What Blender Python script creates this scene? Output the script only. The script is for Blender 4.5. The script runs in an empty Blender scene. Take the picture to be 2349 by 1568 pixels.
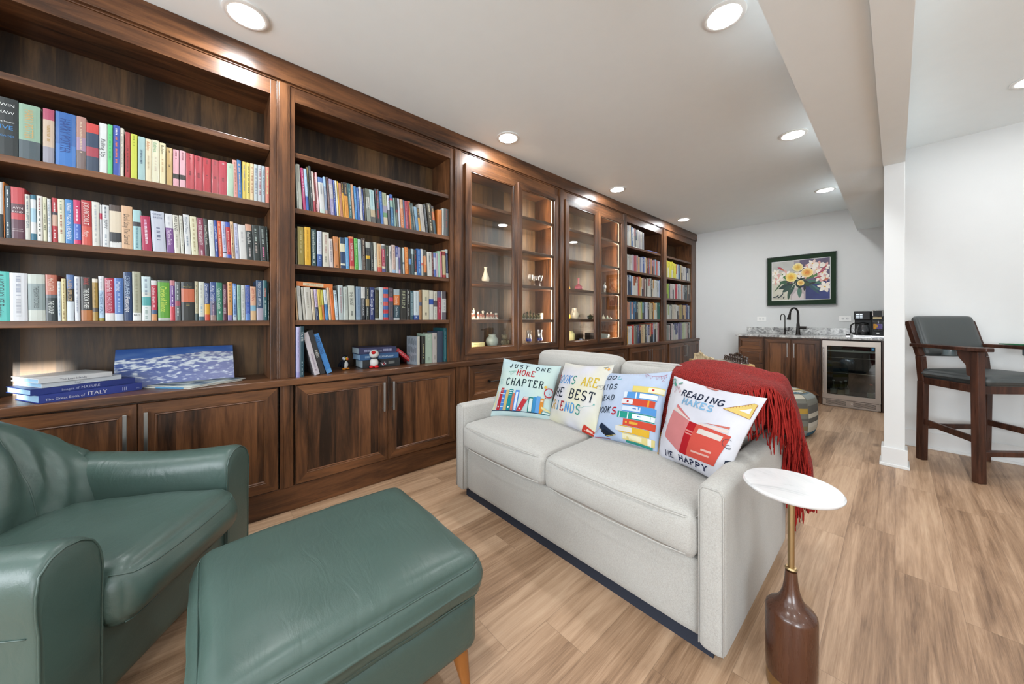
import bpy, bmesh, math, random
from mathutils import Vector, Matrix, noise
random.seed(7)
sc = bpy.context.scene
COL = sc.collection
PI = math.pi
# ---------------------------------------------------------------- camera
H = 1.148                       # eye height
YAW = math.radians(48.0)
FPX = 792.0
cam_d = bpy.data.cameras.new('camera')
cam_d.sensor_width = 36.0
cam_d.lens = FPX / 2349.0 * 36.0
cam_d.shift_y = -54.0 / 2349.0
cam_d.clip_start = 0.02
cam = bpy.data.objects.new('camera', cam_d)
cam.location = (0, 0, H)
cam.rotation_euler = (math.radians(90), 0, YAW)
COL.objects.link(cam)
sc.camera = cam
# ---------------------------------------------------------------- view and world
sc.view_settings.view_transform = 'Standard'
sc.view_settings.look = 'None'
sc.view_settings.gamma = 1.0
sc.view_settings.exposure = 0.12
sc.view_settings.use_curve_mapping = False
try:
    sc.cycles.use_denoising = True
    sc.cycles.max_bounces = 8
    sc.cycles.diffuse_bounces = 5
    sc.cycles.glossy_bounces = 4
    sc.cycles.transparent_max_bounces = 16
    sc.cycles.caustics_reflective = False
    sc.cycles.caustics_refractive = False
    sc.cycles.sample_clamp_indirect = 6.0
except Exception:
    pass
world = bpy.data.worlds.new('world')
sc.world = world
world.use_nodes = True
bg = world.node_tree.nodes['Background']
bg.inputs[0].default_value = (0.85, 0.93, 1.0, 1)
bg.inputs[1].default_value = 1.6
LAMP_W = 10.5                   # each recessed can
CEIL = 2.686

def area(name, loc, size, power, rot=(0, 0, 0), color=(1, 1, 1), shape='DISK', size_y=None, spread=None):
    l = bpy.data.lights.new(name, 'AREA')
    l.shape = shape
    l.size = size
    if size_y: l.size_y = size_y
    l.energy = power
    l.color = color
    if spread: l.spread = math.radians(spread)
    o = bpy.data.objects.new(name, l)
    o.location = loc
    o.rotation_euler = rot
    COL.objects.link(o)
    return o

# low winter sun through a small window in the side wall
sun_d = bpy.data.lights.new('sun', 'SUN')
sun_d.energy = 20.0
sun_d.angle = math.radians(0.6)
sun_d.color = (1.0, 0.94, 0.84)
sun = bpy.data.objects.new('sun', sun_d)
COL.objects.link(sun)
SUN_DIR = Vector((-0.93, 0.30, -0.15)).normalized()      # where its light travels
sun.rotation_euler = SUN_DIR.to_track_quat('-Z', 'Y').to_euler()

# ---------------------------------------------------------------- helpers
def s2l(c):
    return c / 12.92 if c <= 0.04045 else ((c + 0.055) / 1.055) ** 2.4
def hexc(h):
    h = h.lstrip('#')
    if len(h) == 3: h = ''.join(ch * 2 for ch in h)
    return tuple(s2l(int(h[i:i + 2], 16) / 255.0) for i in (0, 2, 4))

def ray(x, y):
    s, c = math.sin(YAW), math.cos(YAW)
    return (-s * FPX + c * (x - 1174.5), c * FPX + s * (x - 1174.5), 730.0 - y)
def onX(x, y, X):
    r = ray(x, y); t = X / r[0]
    return Vector((X, r[1] * t, H + r[2] * t))
def onY(x, y, Y):
    r = ray(x, y); t = Y / r[1]
    return Vector((r[0] * t, Y, H + r[2] * t))
def onZ(x, y, Z):
    r = ray(x, y); t = (Z - H) / r[2]
    return Vector((r[0] * t, r[1] * t, Z))

def set_tags(o, label=None, cat=None, group=None, kind=None):
    if label: o['label'] = label
    if cat: o['category'] = cat
    if group: o['group'] = group
    if kind: o['kind'] = kind
    return o
def empty(name, loc, label=None, cat=None, group=None, rz=0.0, kind=None):
    o = bpy.data.objects.new(name, None)
    o.empty_display_size = 0.05
    o.location = loc
    o.rotation_euler = (0, 0, rz)
    COL.objects.link(o)
    return set_tags(o, label, cat, group, kind)
def pmat(p):
    return Matrix.Translation(p.location) @ p.rotation_euler.to_matrix().to_4x4()

class M:
    """collects polygons for ONE mesh object"""
    def __init__(s):
        s.v = []; s.f = []; s.m = []; s.c = []
    def add(s, pts, faces, m=0, c=None):
        b = len(s.v)
        s.v.extend([tuple(p) for p in pts])
        for f in faces:
            s.f.append([b + i for i in f]); s.m.append(m); s.c.append(c)
        return b
    def box(s, x0, x1, y0, y1, z0, z1, m=0, c=None):
        if x0 > x1: x0, x1 = x1, x0
        if y0 > y1: y0, y1 = y1, y0
        if z0 > z1: z0, z1 = z1, z0
        p = [(x0, y0, z0), (x1, y0, z0), (x1, y1, z0), (x0, y1, z0), (x0, y0, z1), (x1, y0, z1), (x1, y1, z1), (x0, y1, z1)]
        s.add(p, [(0, 3, 2, 1), (4, 5, 6, 7), (0, 1, 5, 4), (1, 2, 6, 5), (2, 3, 7, 6), (3, 0, 4, 7)], m, c)
        return s
    def poly(s, pts, m=0, c=None):
        s.add(pts, [tuple(range(len(pts)))], m, c); return s
    def prism(s, pts, d, m=0, c=None):
        """closed outline pts (3D, planar) extruded by the vector d"""
        n = len(pts); d = Vector(d)
        p = [tuple(q) for q in pts] + [tuple(Vector(q) + d) for q in pts]
        f = [tuple(range(n))[::-1], tuple(range(n, 2 * n))] + [(i, (i + 1) % n, n + (i + 1) % n, n + i) for i in range(n)]
        s.add(p, f, m, c); return s
    def lathe(s, prof, ctr=(0, 0, 0), n=24, m=0, c=None, sx=1.0, sy=1.0, cfun=None):
        """prof: (radius, z) from bottom to top"""
        cx, cy, cz = ctr
        rings = []
        pts = []
        for r, z in prof:
            if r < 1e-5:
                rings.append([len(pts)]); pts.append((cx, cy, cz + z))
            else:
                rings.append(list(range(len(pts), len(pts) + n)))
                pts.extend((cx + r * sx * math.cos(2 * PI * k / n), cy + r * sy * math.sin(2 * PI * k / n), cz + z) for k in range(n))
        for i in range(len(rings) - 1):
            a, b = rings[i], rings[i + 1]; fs = []
            if len(a) == 1 and len(b) == 1: continue
            for k in range(n):
                k2 = (k + 1) % n
                if len(a) == 1: fs.append((a[0], b[k2], b[k]))
                elif len(b) == 1: fs.append((a[k], a[k2], b[0]))
                else: fs.append((a[k], a[k2], b[k2], b[k]))
            base = len(s.v) if i == 0 else base0
            if i == 0:
                base0 = len(s.v); s.v.extend(pts)
            for f in fs:
                s.f.append([base0 + q for q in f]); s.m.append(m)
                s.c.append(cfun(i) if cfun else c)
        return s
    def tube(s, pts, r, n=8, m=0, c=None, cap=True, closed=False):
        pts = [Vector(p) for p in pts]
        N = len(pts)
        rr = r if isinstance(r, (list, tuple)) else [r] * N
        t0 = (pts[1] - pts[0]).normalized()
        up = Vector((0, 0, 1)) if abs(t0.z) < 0.9 else Vector((1, 0, 0))
        nrm = (up - t0 * up.dot(t0)).normalized()
        out = []
        for i, p in enumerate(pts):
            if closed: t = (pts[(i + 1) % N] - pts[i - 1])
            elif i == 0: t = pts[1] - pts[0]
            elif i == N - 1: t = pts[-1] - pts[-2]
            else: t = pts[i + 1] - pts[i - 1]
            t = t.normalized() if t.length > 1e-9 else t0
            nrm = nrm - t * nrm.dot(t)
            nrm = nrm.normalized() if nrm.length > 1e-6 else Vector((1, 0, 0))
            b = t.cross(nrm)
            out += [p + (nrm * math.cos(2 * PI * k / n) + b * math.sin(2 * PI * k / n)) * rr[i] for k in range(n)]
        fs = []
        for i in range(N if closed else N - 1):
            j = (i + 1) % N
            for k in range(n):
                k2 = (k + 1) % n
                fs.append((i * n + k, i * n + k2, j * n + k2, j * n + k))
        if cap and not closed:
            fs.append(tuple(range(n))[::-1]); fs.append(tuple((N - 1) * n + k for k in range(n)))
        s.add(out, fs, m, c); return s
    def grid(s, nu, nv, fn, m=0, c=None, cf=None, flip=False):
        b = len(s.v)
        for j in range(nv + 1):
            for i in range(nu + 1):
                s.v.append(tuple(fn(i / nu, j / nv)))
        for j in range(nv):
            for i in range(nu):
                q = [b + j * (nu + 1) + i, b + j * (nu + 1) + i + 1, b + (j + 1) * (nu + 1) + i + 1, b + (j + 1) * (nu + 1) + i]
                if flip: q = q[::-1]
                s.f.append(q); s.m.append(m); s.c.append(cf((i + .5) / nu, (j + .5) / nv) if cf else c)
        return s
    def xf(s, mat, start=0):
        for i in range(start, len(s.v)):
            s.v[i] = tuple(mat @ Vector(s.v[i]))
        return s
    def build(s, name, mats, parent=None, smooth=False, bevel=0.0, origin=None, seg=2, subsurf=0, merge=False, world=True):
        me = bpy.data.meshes.new(name)
        vs = s.v
        if origin is not None:
            ox, oy, oz = origin
            vs = [(a - ox, b - oy, c - oz) for a, b, c in vs]
        me.from_pydata(vs, [], s.f)
        if not isinstance(mats, (list, tuple)): mats = [mats]
        for mt in mats: me.materials.append(mt)
        if len(mats) > 1: me.polygons.foreach_set('material_index', s.m)
        if any(c is not None for c in s.c):
            at = me.color_attributes.new('Col', 'FLOAT_COLOR', 'CORNER')
            arr = []
            for f, c in zip(s.f, s.c):
                c = c or (0.5, 0.5, 0.5)
                arr += [c[0], c[1], c[2], 1.0] * len(f)
            at.data.foreach_set('color', arr)
        me.update()
        if merge:
            bm = bmesh.new(); bm.from_mesh(me)
            bmesh.ops.remove_doubles(bm, verts=bm.verts, dist=1e-5)
            bmesh.ops.recalc_face_normals(bm, faces=bm.faces)
            bm.to_mesh(me); bm.free()
        if smooth:
            me.polygons.foreach_set('use_smooth', [True] * len(me.polygons))
            if smooth != 'all':
                try: me.set_sharp_from_angle(angle=math.radians(38))
                except Exception: pass
        o = bpy.data.objects.new(name, me)
        if origin is not None: o.location = origin
        COL.objects.link(o)
        if parent is not None:
            o.parent = parent
            if world: o.matrix_parent_inverse = parent_world(parent).inverted()
        if bevel:
            b = o.modifiers.new('bevel', 'BEVEL'); b.width = bevel; b.segments = seg; b.limit_method = 'ANGLE'; b.angle_limit = math.radians(40)
            b.harden_normals = False
        if subsurf:
            ss = o.modifiers.new('sub', 'SUBSURF'); ss.levels = subsurf; ss.render_levels = subsurf
        return o
def parent_world(p):
    m = pmat(p)
    q = p
    while q.parent is not None:
        m = pmat(q.parent) @ q.matrix_parent_inverse @ m
        q = q.parent
    return m
def dup(root, loc=None, rz=None, label=None, group=None):
    def cp(o, par):
        c = o.copy(); COL.objects.link(c)
        if par is not None: c.parent = par
        for ch in [x for x in KIDS.get(o.name, [])]:
            cp(ch, c)
        return c
    KIDS = {}
    for x in bpy.data.objects:
        if x.parent: KIDS.setdefault(x.parent.name, []).append(x)
    r = cp(root, None)
    if loc is not None: r.location = loc
    if rz is not None: r.rotation_euler = (0, 0, rz)
    if label: r['label'] = label
    if group: r['group'] = group
    return r

def rounded(sx, sy, sz, r, n=10, crown=(0, 0, 0), seed=0, wr=0.0, wfreq=6.0):
    """pts+faces of a soft rounded box centred on 0; crown bulges the +-x, +-y, +-z faces"""
    hx, hy, hz = sx / 2, sy / 2, sz / 2
    bm = bmesh.new()
    bmesh.ops.create_cube(bm, size=2.0)
    bmesh.ops.subdivide_edges(bm, edges=bm.edges[:], cuts=n, use_grid_fill=True)
    def warp(t, h):
        # concentrates vertices near the corners
        a = abs(t); k = min(0.9, r / h)
        if a < 0.6: q = a / 0.6 * (1 - k)
        else: q = (1 - k) + k * math.sin((a - 0.6) / 0.4 * PI / 2)
        return math.copysign(q, t) * h
    for v in bm.verts:
        t = v.co.copy()
        p = Vector((warp(t.x, hx), warp(t.y, hy), warp(t.z, hz)))
        inner = Vector((max(-hx + r, min(hx - r, p.x)), max(-hy + r, min(hy - r, p.y)), max(-hz + r, min(hz - r, p.z))))
        d = p - inner
        if d.length > 1e-7: p = inner + d.normalized() * r if max(abs(t.x), abs(t.y), abs(t.z)) > 0.999 else p
        ux, uy, uz = t.x, t.y, t.z
        fx, fy, fz = (1 - ux * ux), (1 - uy * uy), (1 - uz * uz)
        p.x += crown[0] * ux * fy * fz
        p.y += crown[1] * uy * fx * fz
        p.z += crown[2] * uz * fx * fy
        v.co = p
    if wr:
        bm.normal_update()
        for v in bm.verts:
            q = v.co * wfreq + Vector((seed * 3.1, seed * 1.7, seed))
            v.co += v.normal * wr * (noise.noise(q) + 0.5 * noise.noise(q * 2.3))
    pts = [v.co.copy() for v in bm.verts]
    fs = [[v.index for v in f.verts] for f in bm.faces]
    bm.free()
    return pts, fs
def add_rounded(mb, ctr, size, r, n=10, crown=(0, 0, 0), rot=None, m=0, c=None, seed=0, wr=0.0, wfreq=6.0):
    pts, fs = rounded(*size, r, n, crown, seed, wr, wfreq)
    R = rot if rot is not None else Matrix.Identity(3)
    mb.add([R @ p + Vector(ctr) for p in pts], fs, m, c)
    return mb
def catmull(P, n=6):
    P = [Vector(p) for p in P]; out = []
    for i in range(len(P) - 1):
        p0 = P[i - 1] if i else P[0] * 2 - P[1]
        p1, p2 = P[i], P[i + 1]
        p3 = P[i + 2] if i + 2 < len(P) else P[-1] * 2 - P[-2]
        for k in range(n):
            t = k / n
            out.append(0.5 * ((2 * p1) + (p2 - p0) * t + (2 * p0 - 5 * p1 + 4 * p2 - p3) * t * t + (3 * p1 - p0 - 3 * p2 + p3) * t ** 3))
    out.append(P[-1]); return out
_tc = {}
def text2d(s):
    """triangles of a string set in Blender's own font: points with cap height 1, faces, width"""
    if s in _tc: return _tc[s]
    cu = bpy.data.curves.new('t', 'FONT'); cu.body = s; cu.resolution_u = 2; cu.size = 1.0
    o = bpy.data.objects.new('t', cu); COL.objects.link(o)
    dg = bpy.context.evaluated_depsgraph_get()
    me = bpy.data.meshes.new_from_object(o.evaluated_get(dg))
    pts = [(v.co.x, v.co.y) for v in me.vertices]
    fs = [tuple(p.vertices) for p in me.polygons]
    bpy.data.objects.remove(o); bpy.data.curves.remove(cu); bpy.data.meshes.remove(me)
    if pts:
        x0 = min(p[0] for p in pts); x1 = max(p[0] for p in pts); k = 1 / 0.73
        pts = [((p[0] - x0) * k, p[1] * k) for p in pts]; w = (x1 - x0) * k
    else: w = 0
    _tc[s] = (pts, fs, w); return _tc[s]
def snap(o, pts, off=.0008):
    """lay a seam on the surface of its cushion"""
    out = []
    for p in pts:
        ok, l, n_, i = o.closest_point_on_mesh(Vector(p))
        out.append(l + n_ * off if ok else Vector(p))
    return out
def dense(P, n=4):
    P = [Vector(p) for p in P]; Q = []
    for a, b in zip(P, P[1:]): Q += [a.lerp(b, t / n) for t in range(n)]
    return Q + [P[-1]]
# ---------------------------------------------------------------- materials
class NT:
    def __init__(s, name):
        s.mat = bpy.data.materials.new(name); s.mat.use_nodes = True
        s.t = s.mat.node_tree; s.b = s.t.nodes['Principled BSDF']; s.n = s.t.nodes; s.l = s.t.links
    def node(s, typ, **kw):
        n = s.n.new(typ)
        for k, v in kw.items():
            if k.startswith('i_'):
                key = k[2:]
                key = int(key) if key.isdigit() else key.replace('_', ' ')
                n.inputs[key].default_value = v
            else: setattr(n, k, v)
        return n
    def link(s, a, b): s.l.new(a, b)
    def coord(s, scale=(1, 1, 1), loc=(0, 0, 0), kind='Object'):
        tc = s.node('ShaderNodeTexCoord'); mp = s.node('ShaderNodeMapping')
        mp.inputs['Scale'].default_value = scale; mp.inputs['Location'].default_value = loc
        s.link(tc.outputs[kind], mp.inputs['Vector']); return mp.outputs['Vector']
    def noise(s, vec, scale=5, detail=4, rough=0.55, dist=0.0):
        n = s.node('ShaderNodeTexNoise'); n.inputs['Scale'].default_value = scale; n.inputs['Detail'].default_value = detail
        n.inputs['Roughness'].default_value = rough; n.inputs['Distortion'].default_value = dist
        s.link(vec, n.inputs['Vector']); return n.outputs['Fac']
    def ramp(s, fac, stops):
        r = s.node('ShaderNodeValToRGB'); e = r.color_ramp.elements
        while len(e) < len(stops): e.new(0.5)
        for k, (p, c) in enumerate(stops):
            e[k].position = p; e[k].color = (*c, 1) if len(c) == 3 else c
        s.link(fac, r.inputs['Fac']); return r.outputs['Color']
    def math(s, op, a, b=None, c=None):
        n = s.node('ShaderNodeMath', operation=op)
        for i, q in enumerate((a, b, c)):
            if q is None: continue
            if isinstance(q, (int, float)): n.inputs[i].default_value = q
            else: s.link(q, n.inputs[i])
        return n.outputs[0]
    def mix(s, fac, a, b, typ='MIX'):
        n = s.node('ShaderNodeMix', data_type='RGBA', blend_type=typ)
        for key, q in ((0, fac), (6, a), (7, b)):
            if isinstance(q, (int, float)): n.inputs[key].default_value = q
            elif isinstance(q, tuple): n.inputs[key].default_value = (*q, 1) if len(q) == 3 else q
            else: s.link(q, n.inputs[key])
        return n.outputs[2]
    def sep(s, vec):
        n = s.node('ShaderNodeSeparateXYZ'); s.link(vec, n.inputs[0]); return n.outputs
    def comb(s, x, y, z):
        n = s.node('ShaderNodeCombineXYZ')
        for i, q in enumerate((x, y, z)):
            if isinstance(q, (int, float)): n.inputs[i].default_value = q
            else: s.link(q, n.inputs[i])
        return n.outputs[0]
    def white(s, vec):
        n = s.node('ShaderNodeTexWhiteNoise', noise_dimensions='3D'); s.link(vec, n.inputs['Vector']); return n.outputs['Value']
    def base(s, c):
        if isinstance(c, tuple): s.b.inputs['Base Color'].default_value = (*c, 1)
        else: s.link(c, s.b.inputs['Base Color'])
    def set(s, rough=0.5, metal=0.0, spec=0.5, coat=0.0, sheen=0.0):
        s.b.inputs['Roughness'].default_value = rough; s.b.inputs['Metallic'].default_value = metal
        s.b.inputs['Specular IOR Level'].default_value = spec; s.b.inputs['Coat Weight'].default_value = coat
        s.b.inputs['Coat Roughness'].default_value = 0.12
        s.b.inputs['Sheen Weight'].default_value = sheen
        return s
    def bump(s, h, strength=0.3, dist=0.01):
        n = s.node('ShaderNodeBump'); n.inputs['Strength'].default_value = strength; n.inputs['Distance'].default_value = dist
        s.link(h, n.inputs['Height']); s.link(n.outputs[0], s.b.inputs['Normal']); return s

def plain(name, c, rough=0.5, metal=0.0, spec=0.5, coat=0.0, sheen=0.0, bump=None):
    n = NT(name)
    v = n.coord((1, 1, 1)); f = n.noise(v, 9, 3)
    n.base(n.mix(n.math('MULTIPLY', f, 0.12), tuple(c), tuple(q * 0.72 for q in c)))
    n.set(rough, metal, spec, coat, sheen)
    if bump: n.bump(n.noise(v, bump[0], 3), bump[1], 0.004)
    return n.mat

def wood(name, axis, dark, mid, light, plank=0.0, rough=0.32, plank_axis='y', coat=0.0, blotch=1.0):
    """grain runs along axis; plank>0 glues boards of that width side by side"""
    n = NT(name)
    v0 = n.coord()
    sx = {'x': (1.1, 13, 13), 'y': (13, 1.1, 13), 'z': (13, 13, 1.1)}[axis]
    x, y, z = n.sep(v0)
    if plank:
        q = {'x': x, 'y': y, 'z': z}[plank_axis]
        idx = n.math('FLOOR', n.math('DIVIDE', n.math('ADD', q, n.math('MULTIPLY', n.math('SINE', n.math('MULTIPLY', q, 23.0)), 0.02)), plank))
        w = n.white(n.comb(idx, 3.3, 1.7))
        off = n.math('MULTIPLY', w, 11.0)
        v1 = n.comb(n.math('ADD', x, off), n.math('ADD', y, off), n.math('ADD', z, off))
    else:
        v1 = v0; w = None
    mp = n.node('ShaderNodeMapping'); mp.inputs['Scale'].default_value = sx; n.link(v1, mp.inputs['Vector'])
    g = n.noise(mp.outputs[0], 2.2, 7, 0.62, 0.9)
    fine = n.noise(mp.outputs[0], 9.0, 4, 0.7, 0.2)
    mp2 = n.node('ShaderNodeMapping'); mp2.inputs['Scale'].default_value = tuple(0.35 + 0.22 * q for q in sx); n.link(v1, mp2.inputs['Vector'])
    bl = n.noise(mp2.outputs[0], 2.4, 3, 0.5, 0.6)
    f = n.math('ADD', n.math('MULTIPLY', g, 0.5), n.math('MULTIPLY', bl, 0.60 * blotch))
    f = n.math('ADD', f, n.math('MULTIPLY', fine, 0.18))
    if w is not None: f = n.math('ADD', f, n.math('MULTIPLY', n.math('SUBTRACT', w, 0.5), 0.26))
    c = n.ramp(f, [(0.46, dark), (0.61, mid), (0.80, light)])
    n.base(c); n.set(rough, 0, 0.38, coat)
    n.link(n.math('ADD', n.math('MULTIPLY', fine, 0.16), rough - 0.08), n.b.inputs['Roughness'])
    n.bump(fine, 0.12, 0.002)
    return n.mat
DK, MD, LT = (0.013, 0.0062, 0.0034), (0.068, 0.0275, 0.0115), (0.165, 0.068, 0.0265)
WZ = wood('dark_alder_upright', 'z', DK, MD, LT, coat=0.10)
WY = wood('dark_alder_long', 'y', DK, MD, LT, coat=0.10)
WX = wood('dark_alder_cross', 'x', DK, MD, LT, coat=0.10)
WPZ = wood('dark_alder_panel', 'z', DK, MD, LT, plank=0.11, coat=0.08)
WPX = wood('dark_alder_bar_panel', 'z', DK, MD, LT, plank=0.11, plank_axis='x', coat=0.2)
WBK = wood('dark_alder_back', 'z', (0.012, 0.0072, 0.0040), (0.046, 0.0255, 0.0125), (0.125, 0.068, 0.028), plank=0.13, rough=0.42)
SW = wood('stool_mahogany', 'z', (0.028, 0.010, 0.006), (0.075, 0.028, 0.016), (0.13, 0.05, 0.028), rough=0.3, blotch=0.6)
WALN = wood('walnut_turned', 'z', (0.050, 0.017, 0.008), (0.070, 0.025, 0.011), (0.095, 0.034, 0.015), rough=0.28, coat=0.4, blotch=0.5)
LEGW = wood('honey_beech', 'z', (0.25, 0.09, 0.02), (0.38, 0.15, 0.045), (0.5, 0.22, 0.08), rough=0.3, blotch=0.5)
PALEW = wood('pale_pine', 'x', (0.42, 0.26, 0.10), (0.55, 0.37, 0.16), (0.66, 0.47, 0.24), rough=0.4, blotch=0.5)

def floor_mat():
    n = NT('oak_plank_floor')
    v = n.coord(); x, y, z = n.sep(v)
    PW, PL = 0.178, 1.22
    ix = n.math('FLOOR', n.math('DIVIDE', x, PW))
    ro = n.math('MULTIPLY', n.white(n.comb(ix, 7.1, 0.3)), PL)
    yy = n.math('ADD', y, ro)
    iy = n.math('FLOOR', n.math('DIVIDE', yy, PL))
    w = n.white(n.comb(ix, iy, 2.0)); w2 = n.white(n.comb(ix, iy, 9.0))
    off = n.math('MULTIPLY', w, 17.0)
    vv = n.comb(n.math('ADD', x, off), n.math('ADD', y, off), 0.0)
    mp = n.node('ShaderNodeMapping'); mp.inputs['Scale'].default_value = (15, 0.60, 1); n.link(vv, mp.inputs['Vector'])
    g = n.noise(mp.outputs[0], 2.6, 8, 0.62, 1.0)
    mp3 = n.node('ShaderNodeMapping'); mp3.inputs['Scale'].default_value = (75, 2.0, 1); n.link(vv, mp3.inputs['Vector'])
    fine = n.noise(mp3.outputs[0], 4.0, 5, 0.7, 0.4)
    mp4 = n.node('ShaderNodeMapping'); mp4.inputs['Scale'].default_value = (4.5, 0.55, 1); n.link(vv, mp4.inputs['Vector'])
    big = n.noise(mp4.outputs[0], 1.7, 3, 0.5, 0.8)
    f = n.math('ADD', n.math('MULTIPLY', g, 0.45), n.math('ADD', n.math('MULTIPLY', fine, 0.22), n.math('MULTIPLY', big, 0.40)))
    f = n.math('ADD', f, n.math('MULTIPLY', n.math('SUBTRACT', w2, 0.5), 0.13))
    c = n.ramp(f, [(0.36, (0.14, 0.078, 0.043)), (0.47, (0.285, 0.172, 0.100)), (0.58, (0.42, 0.272, 0.170)), (0.74, (0.55, 0.385, 0.256))])
    # knots
    vo = n.node('ShaderNodeTexVoronoi'); vo.inputs['Scale'].default_value = 1.0
    mp5 = n.node('ShaderNodeMapping'); mp5.inputs['Scale'].default_value = (3.1, 1.35, 1); n.link(vv, mp5.inputs['Vector'])
    n.link(mp5.outputs[0], vo.inputs['Vector'])
    kn = n.ramp(vo.outputs['Distance'], [(0.03, (0.33, 0.27, 0.23)), (0.11, (1, 1, 1))])
    c = n.mix(0.85, c, kn, 'MULTIPLY')
    # seams
    fx = n.math('ABSOLUTE', n.math('SUBTRACT', n.math('FRACT', n.math('DIVIDE', x, PW)), 0.5))
    fy = n.math('ABSOLUTE', n.math('SUBTRACT', n.math('FRACT', n.math('DIVIDE', yy, PL)), 0.5))
    seam = n.math('MAXIMUM', n.math('GREATER_THAN', fx, 0.4945), n.math('GREATER_THAN', fy, 0.4990))
    c = n.mix(n.math('MULTIPLY', seam, 0.35), c, (0.09, 0.055, 0.035))
    n.base(c); n.set(0.42, 0, 0.4)
    n.bump(n.math('SUBTRACT', fine, seam), 0.12, 0.002)
    return n.mat
FLOOR = floor_mat()
WALL = plain('wall_paint', (0.63, 0.64, 0.635), 0.75, spec=0.25, bump=(60, 0.05))
CEILM = plain('ceiling_paint', (0.88, 0.94, 0.96), 0.9, spec=0.15, bump=(60, 0.04))
TRIM = plain('white_trim_paint', (0.62, 0.625, 0.62), 0.35)
def col_mat(name, rough, spec=0.5, coat=0.0, bump=0.0, scale=300, k=0.66):
    n = NT(name)
    a = n.node('ShaderNodeVertexColor'); a.layer_name = 'Col'
    v = n.coord(); f = n.noise(v, 30, 2)
    n.base(n.mix(1.0, n.mix(n.math('MULTIPLY', f, 0.10), a.outputs[0], (0.2, 0.2, 0.2), 'MULTIPLY'), (k, k, k), 'MULTIPLY')); n.set(rough, 0, spec, coat)
    if bump: n.bump(n.noise(v, scale, 2), bump, 0.002)
    return n.mat
COVER = col_mat('printed_book_cover', 0.38, 0.5, 0.15)
PRINT = col_mat('printed_cotton', 0.85, 0.15, bump=0.15, scale=500, k=0.60)
GLAZE = col_mat('glazed_ceramic', 0.22, 0.5, 0.4)
MATTEC = col_mat('painted_matte', 0.6, 0.3)
PLUSH = col_mat('plush_fur', 0.95, 0.1, bump=0.7, scale=260)
ARTM = col_mat('painting_print', 0.45, 0.4, k=0.85)
PAGES = plain('paper_pages', (0.50, 0.46, 0.37), 0.85, spec=0.1)
def leather(name, c, rough, wr=0.25):
    n = NT(name)
    v = n.coord(); big = n.noise(v, 2.5, 3); vo = n.node('ShaderNodeTexVoronoi', feature='DISTANCE_TO_EDGE'); vo.inputs['Scale'].default_value = 210
    n.link(v, vo.inputs['Vector'])
    n.base(n.mix(big, tuple(q * 0.80 for q in c), tuple(min(1, q * 1.22) for q in c))); n.set(rough, 0, 0.5, 0.0)
    n.link(n.math('ADD', rough - 0.07, n.math('MULTIPLY', n.noise(v, 7, 3), 0.14)), n.b.inputs['Roughness'])
    mp = n.node('ShaderNodeMapping'); mp.inputs['Scale'].default_value = (3.0, 11, 6); mp.inputs['Rotation'].default_value = (0, 0, 0.5)
    n.link(v, mp.inputs['Vector'])
    folds = n.noise(mp.outputs[0], 2.4, 4, 0.5, 1.1)
    h = n.math('ADD', n.math('MULTIPLY', vo.outputs['Distance'], 0.10), n.math('MULTIPLY', folds, 1.0 * wr / 0.25))
    n.bump(h, 0.22, 0.008)
    return n.mat
GREEN = leather('green_leather', (0.046, 0.078, 0.066), 0.36)
BLKL = leather('charcoal_leather', (0.045, 0.052, 0.052), 0.42, wr=0.02)
def fabric():
    n = NT('oatmeal_weave')
    v = n.coord(); a = n.noise(n.coord((900, 900, 160)), 1, 2); b = n.noise(n.coord((160, 160, 900)), 1, 2); big = n.noise(v, 5, 2)
    f = n.math('ADD', n.math('MULTIPLY', n.math('ADD', a, b), 0.44), n.math('MULTIPLY', big, 0.12))
    n.base(n.ramp(f, [(0.30, (0.26, 0.25, 0.23)), (0.5, (0.355, 0.343, 0.317)), (0.70, (0.43, 0.417, 0.388))])); n.set(0.9, 0, 0.1, sheen=0.2)
    n.bump(n.math('ADD', a, b), 0.3, 0.002)
    return n.mat
FAB = fabric()
def chenille():
    n = NT('red_chenille_knit')
    v = n.coord(); 
    w = n.node('ShaderNodeTexWave', wave_type='BANDS', bands_direction='DIAGONAL'); w.inputs['Scale'].default_value = 62; w.inputs['Distortion'].default_value = 5.0
    w.inputs['Detail'].default_value = 3; w.inputs['Detail Scale'].default_value = 3; n.link(v, w.inputs['Vector'])
    k = n.noise(v, 170, 3, 0.7); f = n.math('ADD', n.math('MULTIPLY', w.outputs['Fac'], 0.30), n.math('MULTIPLY', k, 0.62))
    n.base(n.ramp(f, [(0.26, (0.10, 0.006, 0.005)), (0.48, (0.22, 0.013, 0.011)), (0.70, (0.36, 0.035, 0.026))])); n.set(0.85, 0, 0.1, sheen=0.05)
    n.bump(f, 1.0, 0.006)
    return n.mat
RED = chenille()
YARN = plain('red_yarn', (0.26, 0.016, 0.012), 0.85, spec=0.12, bump=(220, 0.8))
CHROME = plain('brushed_nickel', (0.42, 0.40, 0.38), 0.28, 1.0)
STEEL = plain('stainless_steel', (0.40, 0.35, 0.31), 0.38, 1.0)
SILV = plain('polished_silver', (0.8, 0.8, 0.8), 0.15, 1.0)
BRASS = plain('brushed_brass', (0.42, 0.31, 0.165), 0.30, 1.0)
BLK = plain('black_plastic', (0.010, 0.010, 0.010), 0.42, spec=.3)
BRONZE = plain('oil_rubbed_bronze', (0.014, 0.011, 0.010), 0.28, 0.6)
DARK = plain('dark_recess', (0.012, 0.011, 0.010), 0.8)
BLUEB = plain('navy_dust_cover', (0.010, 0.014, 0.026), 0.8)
WPL = plain('white_plastic', (0.78, 0.78, 0.76), 0.35)
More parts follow.
